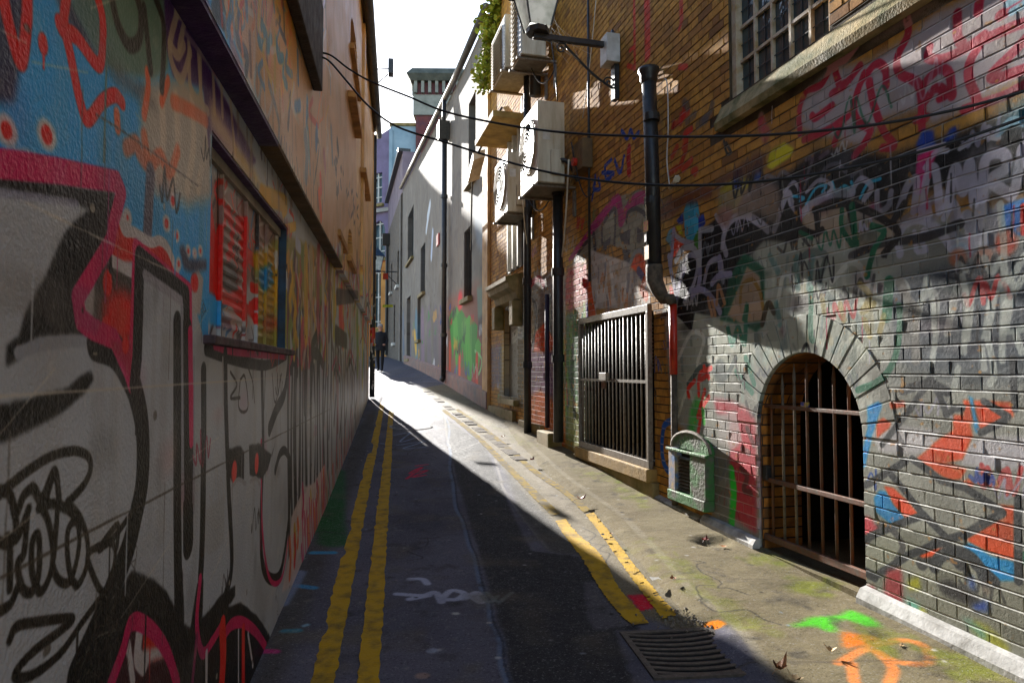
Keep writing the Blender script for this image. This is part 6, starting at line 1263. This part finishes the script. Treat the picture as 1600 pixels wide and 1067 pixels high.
# main downpipe: fat iron pipe with hopper, offset shoe, then thin red pipe
ps = RW.px(1016, 300, .13)[0]; tp = RW.px(1013, 110, .13)[1]; bt_ = RW.px(1022, 418, .13)[1]
dp = thing('iron_downpipe', RW(ps, .11, 2), 'thick black cast-iron downpipe with flared top and crooked foot beside the grille', 'downpipe')
MB().tube([RW(ps+.05, .11, tp), RW(ps, .11, (tp+bt_)/2), RW(ps-.03, .11, bt_)], .068, 14).build('pipe', M_black, dp, smooth=True)
MB().tube([RW(ps+.05, .11, tp-.12), RW(ps+.05, .11, tp-.08), RW(ps+.05, .11, tp-.04), RW(ps+.05, .11, tp), RW(ps+.05, .11, tp+.03)], [.07, .085, .082, .105, .1], 14).build('flared_top', M_black, dp, smooth=True)
M_rough = mat('flaking_iron', (72, 62, 50), (116, 100, 80), .8, 20, .008)
MB().tube([RW(ps-.03, .11, bt_+.03), RW(ps-.03, .11, bt_-.02), RW(ps-.05, .12, bt_-.12), RW(ps-.10, .10, bt_-.22), RW(ps-.16, .07, bt_-.32)], [.078, .082, .08, .07, .05], 12).build('crooked_foot', M_rough, dp, smooth=True)
rs = RW.px(1044, 520, .07)[0]; gz = G(RW(rs, 0, 0)[1])
rz1 = RW.px(1044, 475, .07)[1]; rz0 = RW.px(1044, 585, .07)[1]
MB().tube([RW(rs, .016, rz0), RW(rs, .016, rz1)], .04, 12).build('red_section', M_pipew, dp, smooth=True); MB().tube([RW(rs, .014, gz+.02), RW(rs, .014, rz0-.001)], .034, 12).build('lower_pipe', M_rough, dp, smooth=True)
MB().tube([RW(rs, .03, rz1), RW(rs, .04, rz1+.05), RW(ps-.14, .07, bt_-.3)], .05, 10).build('collar', M_rough, dp, smooth=True)
for z in (tp-.5, tp-1.3, bt_+.25): MB().tube([RW(ps, .11, z), RW(ps, .11, z+.07)], .078, 12).build('pipe_collar', M_black, dp)
p = RW.px(1021, 355, .2); MB().add([RW(ps-.05, .179, p[1]), RW(ps+.05, .18, p[1]), RW(ps+.05, .18, p[1]+.1), RW(ps-.05, .179, p[1]+.1)], [(0, 1, 2, 3)]).build('sticker', mat('flower_sticker', (206, 70, 90), (200, 190, 60), .4, 30, 0), dp)
p = RW.px(1021, 392, .2); MB().add([RW(ps-.06, .181, p[1]-.05), RW(ps+.03, .181, p[1]-.05), RW(ps+.03, .181, p[1]+.08), RW(ps-.06, .181, p[1]+.08)], [(0, 1, 2, 3)]).build('sticker', mat('yellow_sticker', (206, 176, 90), (206, 120, 40), .4, 30, 0), dp)
def plain_pipe(px, off, y0, y1, r_, name, label, m, collars=()):
    s = RW.px(px, (y0+y1)/2, off)[0]; za = RW.px(px, y0, off)[1]; zb = RW.px(px, y1, off)[1]
    t_ = thing(name, RW(s, off, zb), label, 'pipe'); MB().tube([RW(s, off, zb), RW(s, off, (za+zb)/2), RW(s, off, za)], r_, 10).build('run', m, t_, smooth=True)
    for q in collars: z = RW.px(px, q, off)[1]; MB().tube([RW(s, off, z-.05), RW(s, off, z+.05)], r_*1.25, 10).build('collar', m, t_)
    return t_
M_graf = mat('sprayed_pipe', (150, 140, 128), (70, 60, 70), .5, 9, .002, lo=.45, hi=.6)
t1 = plain_pipe(872, .14, 300, 690, .07, 'soil_pipe', 'wide square-shouldered black soil pipe, sunlit below, left of the green brick strip', M_black, (300, 425, 560))
t2 = plain_pipe(824, .12, 120, 690, .06, 'waste_pipe', 'thin dark pipe running to the ground left of the sprayed brick bay', M_black, (330, 440, 570))
t3 = plain_pipe(855, .05, 460, 668, .035, 'vent_pipe', 'slim purple-black pipe between the two larger pipes', mat('purple_pipe', (50, 34, 66), (30, 26, 40), .5), ())
t4 = plain_pipe(920, .04, -30, 440, .016, 'conduit', 'slender black conduit running straight up the brick wall', M_black, (96, 210, 300))
t5 = plain_pipe(836, .12, -40, 150, .09, 'upper_soil_pipe', 'fat dark pipe rising behind the lantern to the eaves', M_black, (60,))
# white hanging wire
wq = [(1035, 128), (1040, 124), (1043, 140), (1044, 200), (1042, 250), (1046, 290)]
mb = MB(); wp = [RW(*(lambda q: (q[0], .02, q[1]))(RW.px(x, y, .02))) for x, y in wq]; tag(mb.tube(list(map(tuple, cat(wp, 5))), .006, 5).build('loose_wire', M_white), 'thin white wire dangling down the brick to the right of the flared pipe', 'wire')
p = RW.px(1065, 282, .05); mb = MB().tube([RW(p[0]+.25, .03, p[1]), RW(p[0]-.05, .12, p[1])], .02, 6).tube([RW(p[0]-.05, .12, p[1]), RW(p[0]-.08, .14, p[1]-.02)], .03, 6); tag(mb.build('wall_stub', M_cream), 'short bleached stub sticking from the brick under the cables', 'bracket')
# junction box and bracket lantern
bs, bz = RW.px(952, 80, .1)
jb = thing('junction_box', RW(bs, .1, bz), 'grey-white box on the brick where the lantern arm is fixed', 'electrical box')
MB().box(RW, bs-.10, bs+.10, .012, .17, bz-.16, bz+.16).build('body', M_white, jb, bevel=.008); MB().box(RW, bs-.05, bs+.05, .005, .06, bz-.55, bz-.161).build('back_plate', M_black, jb); MB().tube([RW(bs-.05, .08, bz+.165), RW(bs-.02, .07, bz+.22)], .02, 6).build('gland', M_black, jb)
wl = thing('wall_lantern', RW(bs, .2, bz), 'large glazed lantern on a scrolled iron arm, sunlit, high on the brick wall', 'lamp')
lz = bz+.06
MB().box(RW, bs-.028, bs+.028, .171, .98, lz-.03, lz+.03).build('arm', M_black, wl, bevel=.004)
MB().tube(list(map(tuple, cat([RW(bs, .06, bz-.42), RW(bs, .3, bz-.28), RW(bs, .62, lz-.06)], 6))), .014, 6).build('stay', M_black, wl)
def spiral(cs, co, cz, r0, turns, flip=1): return [RW(cs, co+flip*r0*(1-t_)*math.cos(turns*6.283*t_), cz+r0*(1-t_)*math.sin(turns*6.283*t_)) for t_ in np.linspace(0, .92, 30)]
MB().tube(spiral(bs, .10, bz-.36, .07, 1.6), .010, 6).build('scroll', M_black, wl); MB().tube(spiral(bs, .66, lz-.1, .07, 1.6, -1), .010, 6).build('scroll', M_black, wl)
lantern(RW, bs, .93, lz+.08, .115, .21, .42, wl, M_lglass, M_black)
mb = MB()
for k in range(26):
    a = Vector(RW(bs+random.uniform(-.02, .02), random.uniform(.5, .9), lz)); b = Vector(RW(bs+random.uniform(-.1, .1), random.uniform(.75, .85), lz+random.uniform(.05, .4))) if k % 2 else Vector(RW(bs+random.uniform(-.02, .02), random.uniform(.3, .7), lz-random.uniform(.03, .25)))
    mb.tube([a, (a+b)/2+Vector((0, 0, -.01)), b], .0012, 3, False)
mb.build('cobweb', mat('cobweb_silk', (220, 220, 214), rough=.5, bump=0), wl)
# air-conditioning units
def ac(s0, s1, z0, z1, label, style, o0=.18, o1=.545):
    t_ = thing('air_conditioner', RW((s0+s1)/2, .3, z0), label, 'air conditioner', 'air conditioners on the brick wall')
    MB().box(RW, s0, s1, o0, o1, z0, z1).build('casing', M_cream, t_, bevel=.012)
    if style == 'fan':
        cs, cz, R_ = s0+(s1-s0)*.56, z0+(z1-z0)*.55, min((s1-s0)*.42, (z1-z0)*.42)
        c0 = [RW(cs+R_*math.cos(a), o1+.003, cz+R_*math.sin(a)) for a in np.linspace(0, 6.283, 25)[:-1]]
        MB().add(c0, [tuple(range(24))]).build('fan_opening', M_dark, t_)
        for q in (.3, .45, .6, .75, .9, 1.02): MB().tube([RW(cs+R_*q*math.cos(a), o1+.035-.02*q, cz+R_*q*math.sin(a)) for a in np.linspace(0, 6.283, 33)], .006 if q < 1 else .012, 5, False).build('guard_ring', M_cream, t_)
        for k in range(8): a = k*math.pi/4; MB().tube([RW(cs+R_*.12*math.cos(a), o1+.03, cz+R_*.12*math.sin(a)), RW(cs+R_*1.02*math.cos(a), o1+.012, cz+R_*1.02*math.sin(a))], .004, 4).build('guard_spoke', M_cream, t_)
        MB().tube([RW(cs, o1+.004, cz), RW(cs, o1+.034, cz)], R_*.2, 14).build('hub', M_cream, t_)
        for k in range(3):
            a = k*2.09+.4; MB().add([RW(cs+R_*.2*math.cos(a), o1+.006, cz+R_*.2*math.sin(a)), RW(cs+R_*.85*math.cos(a-.3), o1+.008, cz+R_*.85*math.sin(a-.3)), RW(cs+R_*.9*math.cos(a+.5), o1+.016, cz+R_*.9*math.sin(a+.5)), RW(cs+R_*.2*math.cos(a+.8), o1+.012, cz+R_*.2*math.sin(a+.8))], [(0, 1, 2, 3)]).build('fan_blade', M_cream, t_)
        MB().box(RW, s0-.006, s0-.0005, o0+.10, o1-.04, z1-.36, z1-.1).build('side_panel', M_cream, t_, bevel=.002); MB().box(RW, s0-.05, s0-.001, o0+.06, o0+.2, z0+.1, z0+.42).build('valve_cover', M_cream, t_, bevel=.01)
        MB().tube(list(map(tuple, cat([RW(s0-.02, o0+.08, z0+.3), RW(s0-.06, o0-.04, z0+.25), RW(s0-.08, .03, z0+.02)], 5))), .03, 8).build('lagged_pipe', M_black, t_, smooth=True)
    else:
        for k in range(15):
            z = z0+.06+k*(z1-z0-.14)/14; MB().add([RW(s0+.2, o1+.002, z), RW(s1-.02, o1+.002, z), RW(s1-.02, o1+.03, z-.03), RW(s0+.2, o1+.03, z-.03)], [(0, 1, 2, 3)]).build('louvre_blade', M_cream, t_)
        MB().box(RW, s0+.02, s0+.18, o1+.001, o1+.006, z0+.05, z1-.05).build('front_panel', mat('grey_panel', (120, 116, 108), rough=.5), t_)
    MB().box(RW, s0-.0075, s0-.0062, o0+.2, o0+.3, z0+.55, z0+.68).build('rating_label', M_white, t_)
    for s in (s0+.06, s1-.12):
        MB().box(RW, s, s+.05, .005, o1+.05, z0-.04, z0-.012).build('bracket_arm', M_steel, t_); MB().box(RW, s+.001, s+.049, .004, .04, z0-.4, z0-.061).build('bracket_plate', M_steel, t_)
    MB().box(RW, s0+.02, s1-.02, .1, o1-.01, z0-.011, z0-.001).build('tray', mat('galvanised_tray', (120, 110, 90), (90, 80, 60), .6, 8) if 'galvanised_tray' not in bpy.data.materials else bpy.data.materials['galvanised_tray'], t_)
def acs(xn, xf, yt, yb):
    a = RW.px(xn, 300, .505)[0]; b = RW.px(xf, 300, .505)[0]; return a, b, RW.px(xn, yb, .505)[1], RW.px(xn, yt, .505)[1]
ac(*acs(845, 818, 156, 284), 'cream air conditioner with round fan guard, lower row, nearest the camera', 'fan')
ac(*acs(788, 769, 236, 330), 'cream air conditioner with round fan guard, lower row, farther from the camera', 'fan', .12, .455)
ac(*acs(793, 771, 22, 105), 'louvred cream air conditioner of the upper row, beside the ivy', 'louvre')
ac(*acs(819, 802, -40, 84), 'louvred air conditioner of the upper row, half hidden behind the lantern', 'louvre')
# drooping hoses and wires between the units
for k, (a, b, sag, r_) in enumerate((((8.6, .2, 4.1), (9.3, .08, 2.9), .25, .012), ((8.55, .18, 4.3), (8.2, .03, 3.6), .3, .008), ((10.7, .2, 4.3), (9.5, .1, 4.0), .35, .012), ((10.65, .25, 4.1), (10.9, .04, 3.0), .1, .010), ((9.0, .3, 5.8), (8.75, .3, 4.9), -.1, .008), ((10.2, .3, 6.2), (9.2, .2, 5.5), .3, .010), ((8.5, .05, 4.6), (8.1, .02, 5.9), .1, .006))):
    A_, B_ = Vector(RW(*a)), Vector(RW(*b)); pts = [A_.lerp(B_, f)+Vector((0, 0, -sag*4*f*(1-f))) for f in np.linspace(0, 1, 12)]
    tag(MB().tube(pts, r_, 6).build('hose', M_wire if k % 3 else M_cream, smooth=True), ('drooping %s hose %s the air conditioners' % ('cream' if k % 3 == 0 else 'black', ('from the nearest lower unit to the soil pipe, beside', 'curling to the meter box, right of', 'slung between the two lower units of', 'dropping to the hood moulding below', 'joining the upper and lower rows of', 'looping from the far upper unit of', 'running up the brick to the right of')[k])), 'hose', 'hoses around the air conditioners')
# extractor box and red valve by the lower units
p = RW.px(907, 240, .12); eb = thing('meter_box', RW(p[0], .05, p[1]), 'brown box with a red knob on the brick beside the nearest air conditioner', 'electrical box')
MB().box(RW, p[0]-.12, p[0]+.25, .005, .14, p[1]-.2, p[1]+.16).build('body', mat('brown_box', (120, 92, 52), (90, 70, 44), .6), eb, bevel=.006); MB().tube([RW(p[0]+.1, .14, p[1]-.08), RW(p[0]+.1, .19, p[1]-.08)], .05, 10).build('knob', M_pipew, eb)
# overhead cables
def cable(pts, y0, x0_, m, label, r_=.0065):
    out = []
    for px, py in pts:
        r = ray(px, py); u = r[0]/r[1]; y = (y0-x0_*m)/(1-u*m); t_ = y/r[1]; out.append((r[0]*t_, y, CAMZ+r[2]*t_))
    tag(MB().tube(list(map(tuple, cat(out, 6))), r_, 6).build('overhead_cable', M_wire, smooth=True), label, 'cable', 'cables slung across the lane')
cable(zz(488, 82, 515, 86, 545, 108, 580, 128, 640, 152, 700, 176, 800, 197, 900, 209, 1000, 213, 1100, 214, 1200, 211, 1300, 203, 1400, 190, 1500, 170, 1600, 143, 1700, 110), 4.3, -1.3, -.5, 'upper black cable slung from the fascia box across to the brick wall')
cable(zz(490, 89, 512, 94, 540, 125, 575, 165, 620, 198, 700, 224, 800, 255, 870, 272, 950, 284, 1050, 290, 1150, 287, 1250, 276, 1350, 258, 1450, 234, 1550, 202, 1650, 165), 4.2, -1.28, -.5, 'lower black cable slung from the fascia box across to the brick wall')
# lamp on the far left eaves
p = LW(13.0, .35, 7.35); ll = thing('eaves_lamp', LW(13.0, .25, 7.05), 'small dark floodlight on a stalk at the left eaves against the sky', 'lamp')
MB().box(LW, 12.9, 13.1, .42, .52, 7.25, 7.55).build('head', M_black, ll, bevel=.01); MB().tube([LW(13, .2, 7.05), LW(13, .45, 7.3)], .012, 5).build('stalk', M_black, ll); MB().tube([LW(13, .2, 7.35), LW(13, .45, 7.38)], .012, 5).build('stay', M_black, ll)
# signs on the corner pipe
for z, c_, lab in ((2.9, (190, 206, 60), 'little yellow-green sign strip on the corner downpipe'), (3.55, (206, 70, 50), 'little red and white plate on the corner downpipe')):
    q = WF(LW(LEND, .3, 0)[0], LW(LEND, .3, 0)[1], (1, -.1)); tag(MB().box(q, -.02, .22 if z < 3 else .1, -.08, -.06, z, z+.06 if z < 3 else z+.14).build('pipe_sign', mat('sign_%d' % c_[0], c_, rough=.5, bump=0)), lab, 'sign')

# ------------------------------------------------------------------ gully grate, manhole
gy = thing('gully_grate', (.85, 3.25, ROADZ(.85, 3.25)), 'cast-iron gully grate with curved bars sunk beside the kerb', 'drain')
A = Vector(gnd(968, 990)+(0,)); B = Vector(gnd(1112, 983)+(0,)); C_ = Vector(gnd(1192, 1056)+(0,)); D = Vector(gnd(1022, 1064)+(0,))
M_iron = mat('cast_iron', (92, 80, 68), (60, 52, 46), .6, 24, .003)
def bil(u, v): return A*(1-u)*(1-v)+B*u*(1-v)+C_*u*v+D*(1-u)*v
def gp(u, v, dz): p = bil(u, v); return (p.x, p.y, ROADZ(p.x, p.y)+dz)
for (u0, v0), (u1, v1) in (((0, 0), (1, 0)), ((1, 0), (1, 1)), ((1, 1), (0, 1)), ((0, 1), (0, 0))):
    du, dv = u1-u0, v1-v0; mb = MB(); inn = .06
    a = (u0, v0); b = (u1, v1); ai = (.5+(u0-.5)*(1-2*inn), .5+(v0-.5)*(1-2*inn)); bi = (.5+(u1-.5)*(1-2*inn), .5+(v1-.5)*(1-2*inn))
    vs = [gp(*a, .014), gp(*b, .014), gp(*bi, .014), gp(*ai, .014), gp(*a, -.05), gp(*b, -.05), gp(*bi, -.09), gp(*ai, -.09)]
    mb.add(vs, [(0, 1, 2, 3), (0, 4, 5, 1), (3, 2, 6, 7)]).build('frame_bar', M_iron, gy)
for k in range(9):
    v = .10+k*.1; mb = MB(); pts = [(u, v+.09*(1-(2*u-1)**2)-.045) for u in np.linspace(.06, .94, 12)]
    for u, vv in pts: mb.v += [gp(u, vv-.022, .012), gp(u, vv+.022, .012), gp(u, vv+.018, -.05), gp(u, vv-.018, -.05)]
    for i in range(11):
        for j in range(4): a = i*4+j; b = i*4+(j+1) % 4; mb.f.append((a, b, b+4, a+4))
    mb.f += [(0, 1, 2, 3), (44, 45, 46, 47)]; mb.build('grate_bar', M_iron, gy)
mb = MB().add([gp(.03, .03, .006), gp(.97, .03, .006), gp(.97, .97, .006), gp(.03, .97, .006)], [(0, 1, 2, 3)]); mb.build('sump', mat('sump_black', (6, 6, 6), rough=1, bump=0), gy)
mc = gnd(642, 667); mr = thing('manhole_cover', (mc[0], mc[1], ROADZ(*mc)), 'round iron manhole cover half in the sunlight up the lane', 'manhole')
ring = lambda r_, dz: [(mc[0]+r_*math.cos(a), mc[1]+r_*math.sin(a), ROADZ(mc[0]+r_*math.cos(a), mc[1]+r_*math.sin(a))+dz) for a in np.linspace(0, 6.283, 33)[:-1]]
mb = MB(); o_, i_ = ring(.36, .013), ring(.325, .015); mb.add(o_+i_, [(k, (k+1) % 32, 32+(k+1) % 32, 32+k) for k in range(32)]).build('rim', M_black, mr); MB().add(ring(.318, .011), [tuple(range(32))]).build('lid', M_road, mr)
# granite setts in the channel
M_sett = mat('granite_sett', (120, 113, 104), (92, 86, 80), .85, 18, .004, spec=.06); SETT = bpy.data.objects.new('sett_channel', None); COL.objects.link(SETT); SETT['kind'] = 'structure'
for k in range(34):
    f = k/33; a = Vector(gnd(662+f*170, 612+f*128)); w_ = .16; wob = random.uniform(-.015, .015)
    d = Vector((-.32, 1)).normalized(); nrm = Vector((1, .32)).normalized(); L_ = .24
    c = a; q = [c-d*L_/2, c+d*L_/2, c+d*L_/2+nrm*w_, c-d*L_/2+nrm*w_]
    if k % 3 == 2 or k > 27: continue
    MB().add([(p.x, p.y, ROADZ(p.x, p.y)+.009+wob*.15) for p in q]+[(p.x, p.y, ROADZ(p.x, p.y)-.05) for p in q], [(0, 1, 2, 3), (0, 4, 5, 1), (1, 5, 6, 2), (2, 6, 7, 3), (3, 7, 4, 0)]).build('sett', M_sett, SETT, bevel=.006)

# loose gravel where the tarmac has broken up beside the drain
mb = MB()
for k in range(620):
    if k < 330: q = gnd(1090+random.gauss(0, 38), 968+random.gauss(0, 10), .01)
    else: f = random.random(); q = gnd(1150+f*75+random.gauss(0, 8), 985+f*62+random.gauss(0, 6), .02)
    r_ = random.uniform(.003, .010); z = ROADZ(*q)+.012+r_*.4; e = Matrix.Rotation(random.uniform(0, 6.28), 3, 'Z') @ Matrix.Rotation(random.uniform(0, 3), 3, 'X')
    mb.add([Vector((q[0], q[1], z))+e@Vector(v)*r_ for v in ((1, 0, 0), (0, 1, .1), (-1, .1, 0), (0, -1.1, 0), (.1, 0, .8), (0, .1, -.8))], [(0, 1, 4), (1, 2, 4), (2, 3, 4), (3, 0, 4), (1, 0, 5), (2, 1, 5), (3, 2, 5), (0, 3, 5)])
gv = mb.build('gravel', mat('gravel_grit', (136, 126, 110), (86, 80, 72), .8, 60, 0)); gv['kind'] = 'stuff'; gv['label'] = 'loose grey grit and broken tarmac around the drain'; gv['category'] = 'gravel'
# ------------------------------------------------------------------ fallen leaves and litter
def leaf(px, py, size, rot, m, label, curl=.5, lift=.05):
    x, y = gnd(px, py, lift); z = ROADZ(x, y)+lift+.012
    n_ = 14; rim = []
    for k in range(n_):
        a = 2*math.pi*k/n_; r_ = size*(.55+.45*abs(math.cos(2.5*a)))*(1.15 if k == 0 else 1); lx, ly = r_*math.cos(a), r_*math.sin(a)*.75
        zz_ = curl*size*((lx/size)**2+.6*(ly/size)**2+.15*math.sin(3*a)); c, s = math.cos(rot), math.sin(rot); rim.append((x+lx*c-ly*s, y+lx*s+ly*c, z+zz_))
    root = thing('fallen_leaf', (x, y, z), label, 'leaf', 'fallen leaves on the lane')
    MB().add(rim+[(x, y, z)], [(k, (k+1) % n_, n_) for k in range(n_)]).build('blade', m, root, smooth=True)
    MB().tube([(x, y, z+.003), (x-size*.9*math.cos(rot), y-size*.9*math.sin(rot), z+.01), (x-size*1.5*math.cos(rot), y-size*1.5*math.sin(rot), z-.004)], size*.025, 4).build('stalk', m, root)
M_l1 = mat('dry_leaf', (186, 120, 60), (120, 66, 34), .6, 30, .001); M_l2 = mat('red_leaf', (150, 40, 26), (90, 34, 24), .6, 30, .001); M_l3 = mat('pale_leaf', (214, 190, 140), (160, 120, 70), .6, 30, .001)
for a in ((1220, 1050, .042, .6, M_l1, 'large curled brown leaf at the bottom edge right of the drain', 1.3), (1243, 1066, .04, 2.2, M_l3, 'pale tan leaf touching the large curled leaf by the drain', .8), (1298, 1020, .032, 2.6, M_l3, 'pale curled leaf left of the orange spray on the pavement', .9), (1102, 846, .04, 1.0, M_l2, 'deep red leaf lying in the pavement hole', .6), (908, 782, .05, .4, M_l2, 'crumpled red leaf on the kerb below the wide grille', .8), (955, 836, .02, 2.0, M_l1, 'tiny brown leaf on the kerb line above the yellow marks', .5), (832, 720, .045, 1.2, M_l2, 'dark red leaf on the channel beyond the yellow lines', .7), (860, 688, .04, .2, M_l3, 'yellowish leaf at the foot of the pipes', .7), (786, 684, .04, .9, M_l1, 'small brown leaf on the mossy kerb far up the pavement', .7), (1052, 907, .03, 1.6, M_l1, 'brown leaf scrap beside the white litter near the kerb', .5), (1408, 1012, .018, .8, M_l3, 'tiny pale leaf between the orange and green spray', .5), (1130, 856, .03, 2.9, M_l1, 'brown leaf at the right side of the pavement hole', .4)): leaf(*a)
def scrap(px, py, w_, label, rot):
    x, y = gnd(px, py, .03); z = ROADZ(x, y)+.045; c, s = math.cos(rot), math.sin(rot)
    g_ = [(-1, -.7, .05), (.1, -.8, .25), (1, -.5, 0), (.9, .6, .15), (0, .8, .02), (-.9, .6, .3)]
    tag(MB().add([(x+(a*c-b*s)*w_, y+(a*s+b*c)*w_, z+h*w_) for a, b, h in g_]+[(x, y, z+.012)], [(i, (i+1) % 6, 6) for i in range(6)]).build('paper_scrap', M_white), label, 'litter', 'paper litter on the lane')
scrap(1024, 908, .035, 'white scrap of paper by the kerb above the drain', .3); scrap(942, 838, .02, 'small white scrap on the kerb line', 1.0); scrap(1464, 1000, .012, 'white crumb of litter on the cement skirting', .2); scrap(870, 692, .03, 'pale scrap of litter below the soil pipe', .8)

# ------------------------------------------------------------------ a person walking down the lane
def person(x, y, h, jacket, trousers, hair, label, face=math.pi, stride=.16, arm='pocket'):
    g = ROADZ(x, y); root = thing('person', (x, y, g), label, 'person', None); root.rotation_euler = (0, 0, 0)
    k = h/1.75; J = {}
    def skin(name, verts, edges, radii, m, parent, sub=2, rootv=0):
        me = bpy.data.meshes.new(name); me.from_pydata([tuple(Vector(v)*k) for v in verts], edges, []); o = bpy.data.objects.new(name, me); COL.objects.link(o); o.parent = parent
        sk = o.modifiers.new('skin', 'SKIN'); o.modifiers.new('sub', 'SUBSURF').levels = sub; o.modifiers['sub'].render_levels = sub
        for i, r_ in enumerate(radii): me.skin_vertices[0].data[i].radius = (r_[0]*k, r_[1]*k) if isinstance(r_, tuple) else (r_*k, r_*k)
        me.skin_vertices[0].data[rootv].use_root = True
        for i, mm in enumerate(m if isinstance(m, list) else [m]): me.materials.append(mm)
        return o
    st2 = stride
    V = [(0, 0, .95), (0, 0, 1.12), (0, 0, 1.32), (0, -.01, 1.43), (0, -.015, 1.50), (0, -.03, 1.60), (0, -.02, 1.70),
         (.17, 0, 1.40), (.25, .03, 1.13), (.20, -.12, .98), (.13, -.20, .98), (-.17, 0, 1.40), (-.25, .03, 1.13), (-.20, -.12, .98), (-.12, -.20, .98),
         (.09, 0, .88), (.10, -st2*.6, .50), (.10, -st2, .09), (.11, -st2-.14, .03), (-.09, 0, .88), (-.10, st2*.4, .50), (-.10, st2*1.3, .10), (-.11, st2*1.3-.13, .04)]
    E = [(0, 1), (1, 2), (2, 3), (3, 4), (4, 5), (5, 6), (2, 7), (7, 8), (8, 9), (9, 10), (2, 11), (11, 12), (12, 13), (13, 14), (0, 15), (15, 16), (16, 17), (17, 18), (0, 19), (19, 20), (20, 21), (21, 22)]
    Rr = [(.16, .12), (.15, .11), (.17, .12), (.08, .08), .055, (.078, .095), (.06, .07), .075, .055, .042, .036, .075, .055, .042, .036, (.095, .1), .068, .048, (.045, .03), (.095, .1), .068, .048, (.045, .03)]
    t_ = NT('clothed_body'); sp = t_.n('ShaderNodeSeparateXYZ'); tc = t_.n('ShaderNodeTexCoord'); t_.t.links.new(tc.outputs['Object'], sp.inputs[0]); zc = sp.outputs[2]
    c = t_.mix(t_.math('GREATER_THAN', zc, .93*k), lin(trousers), lin(jacket)); c = t_.mix(t_.math('GREATER_THAN', zc, 1.475*k), c, lin((196, 150, 128)))
    hand = t_.math('MULTIPLY', t_.math('LESS_THAN', sp.outputs[1], -.155*k), t_.math('MULTIPLY', t_.math('GREATER_THAN', zc, .9*k), t_.math('LESS_THAN', zc, 1.1*k)))
    c = t_.mix(hand, c, lin((196, 150, 128))); c = t_.mix(t_.math('LESS_THAN', zc, .07*k), c, lin((18, 16, 16)))
    bm_ = t_.out(c, .8, t_.bump(t_.noise(14, 3), .01, .5))
    b = skin('body', V, E, Rr, bm_, root)
    hm = mat('hair_%d' % hair[0], hair, rough=.8, bump=.003)
    mb = MB(); 
    for i, (zz_, r_) in enumerate(((1.60, .088), (1.66, .098), (1.71, .09), (1.75, .06), (1.765, .01))):
        for a in np.linspace(0, 6.283, 13)[:-1]: mb.v.append(tuple(Vector((r_*math.cos(a), -.01+r_*1.12*math.sin(a)*(.82 if math.sin(a) < 0 and i < 2 else 1), zz_+(.05 if math.sin(a) < -.3 and i == 0 else 0)))*k+Vector((x, y, g))))
    for i in range(4):
        for j in range(12): a = i*12+j; bq = i*12+(j+1) % 12; mb.f.append((a, bq, bq+12, a+12))
    mb.f.append(tuple(range(48, 60))); mb.build('hair', hm, root, smooth=True)
    mb = MB()
    for dx in (-.032, .032): mb.box(WF(x, y, (1, 0)), (dx-.012)*k, (dx+.012)*k, .108*k, .118*k, g+1.625*k, g+1.638*k)
    mb.build('eyes', M_black, root)
    MB().tube([(x, y-.112*k, g+1.62*k), (x, y-.138*k, g+1.58*k), (x, y-.115*k, g+1.572*k)], [.008*k, .016*k, .01*k], 6).build('nose', mat('skin_tone', (190, 140, 118), rough=.6, bump=0), root)
    # jacket skirt and collar
    mb = MB()
    for zz_, r_ in ((1.46, .10), (1.40, .17), (1.2, .185), (1.0, .19), (.78, .205)):
        for a in np.linspace(0, 6.283, 17)[:-1]: mb.v.append((x+r_*k*1.05*math.cos(a), y+r_*k*.78*math.sin(a), g+zz_*k))
    for i in range(4):
        for j in range(16): a = i*16+j; bq = i*16+(j+1) % 16; mb.f.append((a, bq, bq+16, a+16))
    mb.build('jacket', mat('jacket_%d' % jacket[0], jacket, rough=.8, scale=20, bump=.004), root, smooth=True)
    return root
px_, py_ = gnd(594, 579); YP = 24.6
person((594-800)/FPX*YP, YP, 1.76, (22, 26, 34), (16, 16, 20), (176, 172, 170), 'person with short grey hair in a dark jacket walking toward the camera')
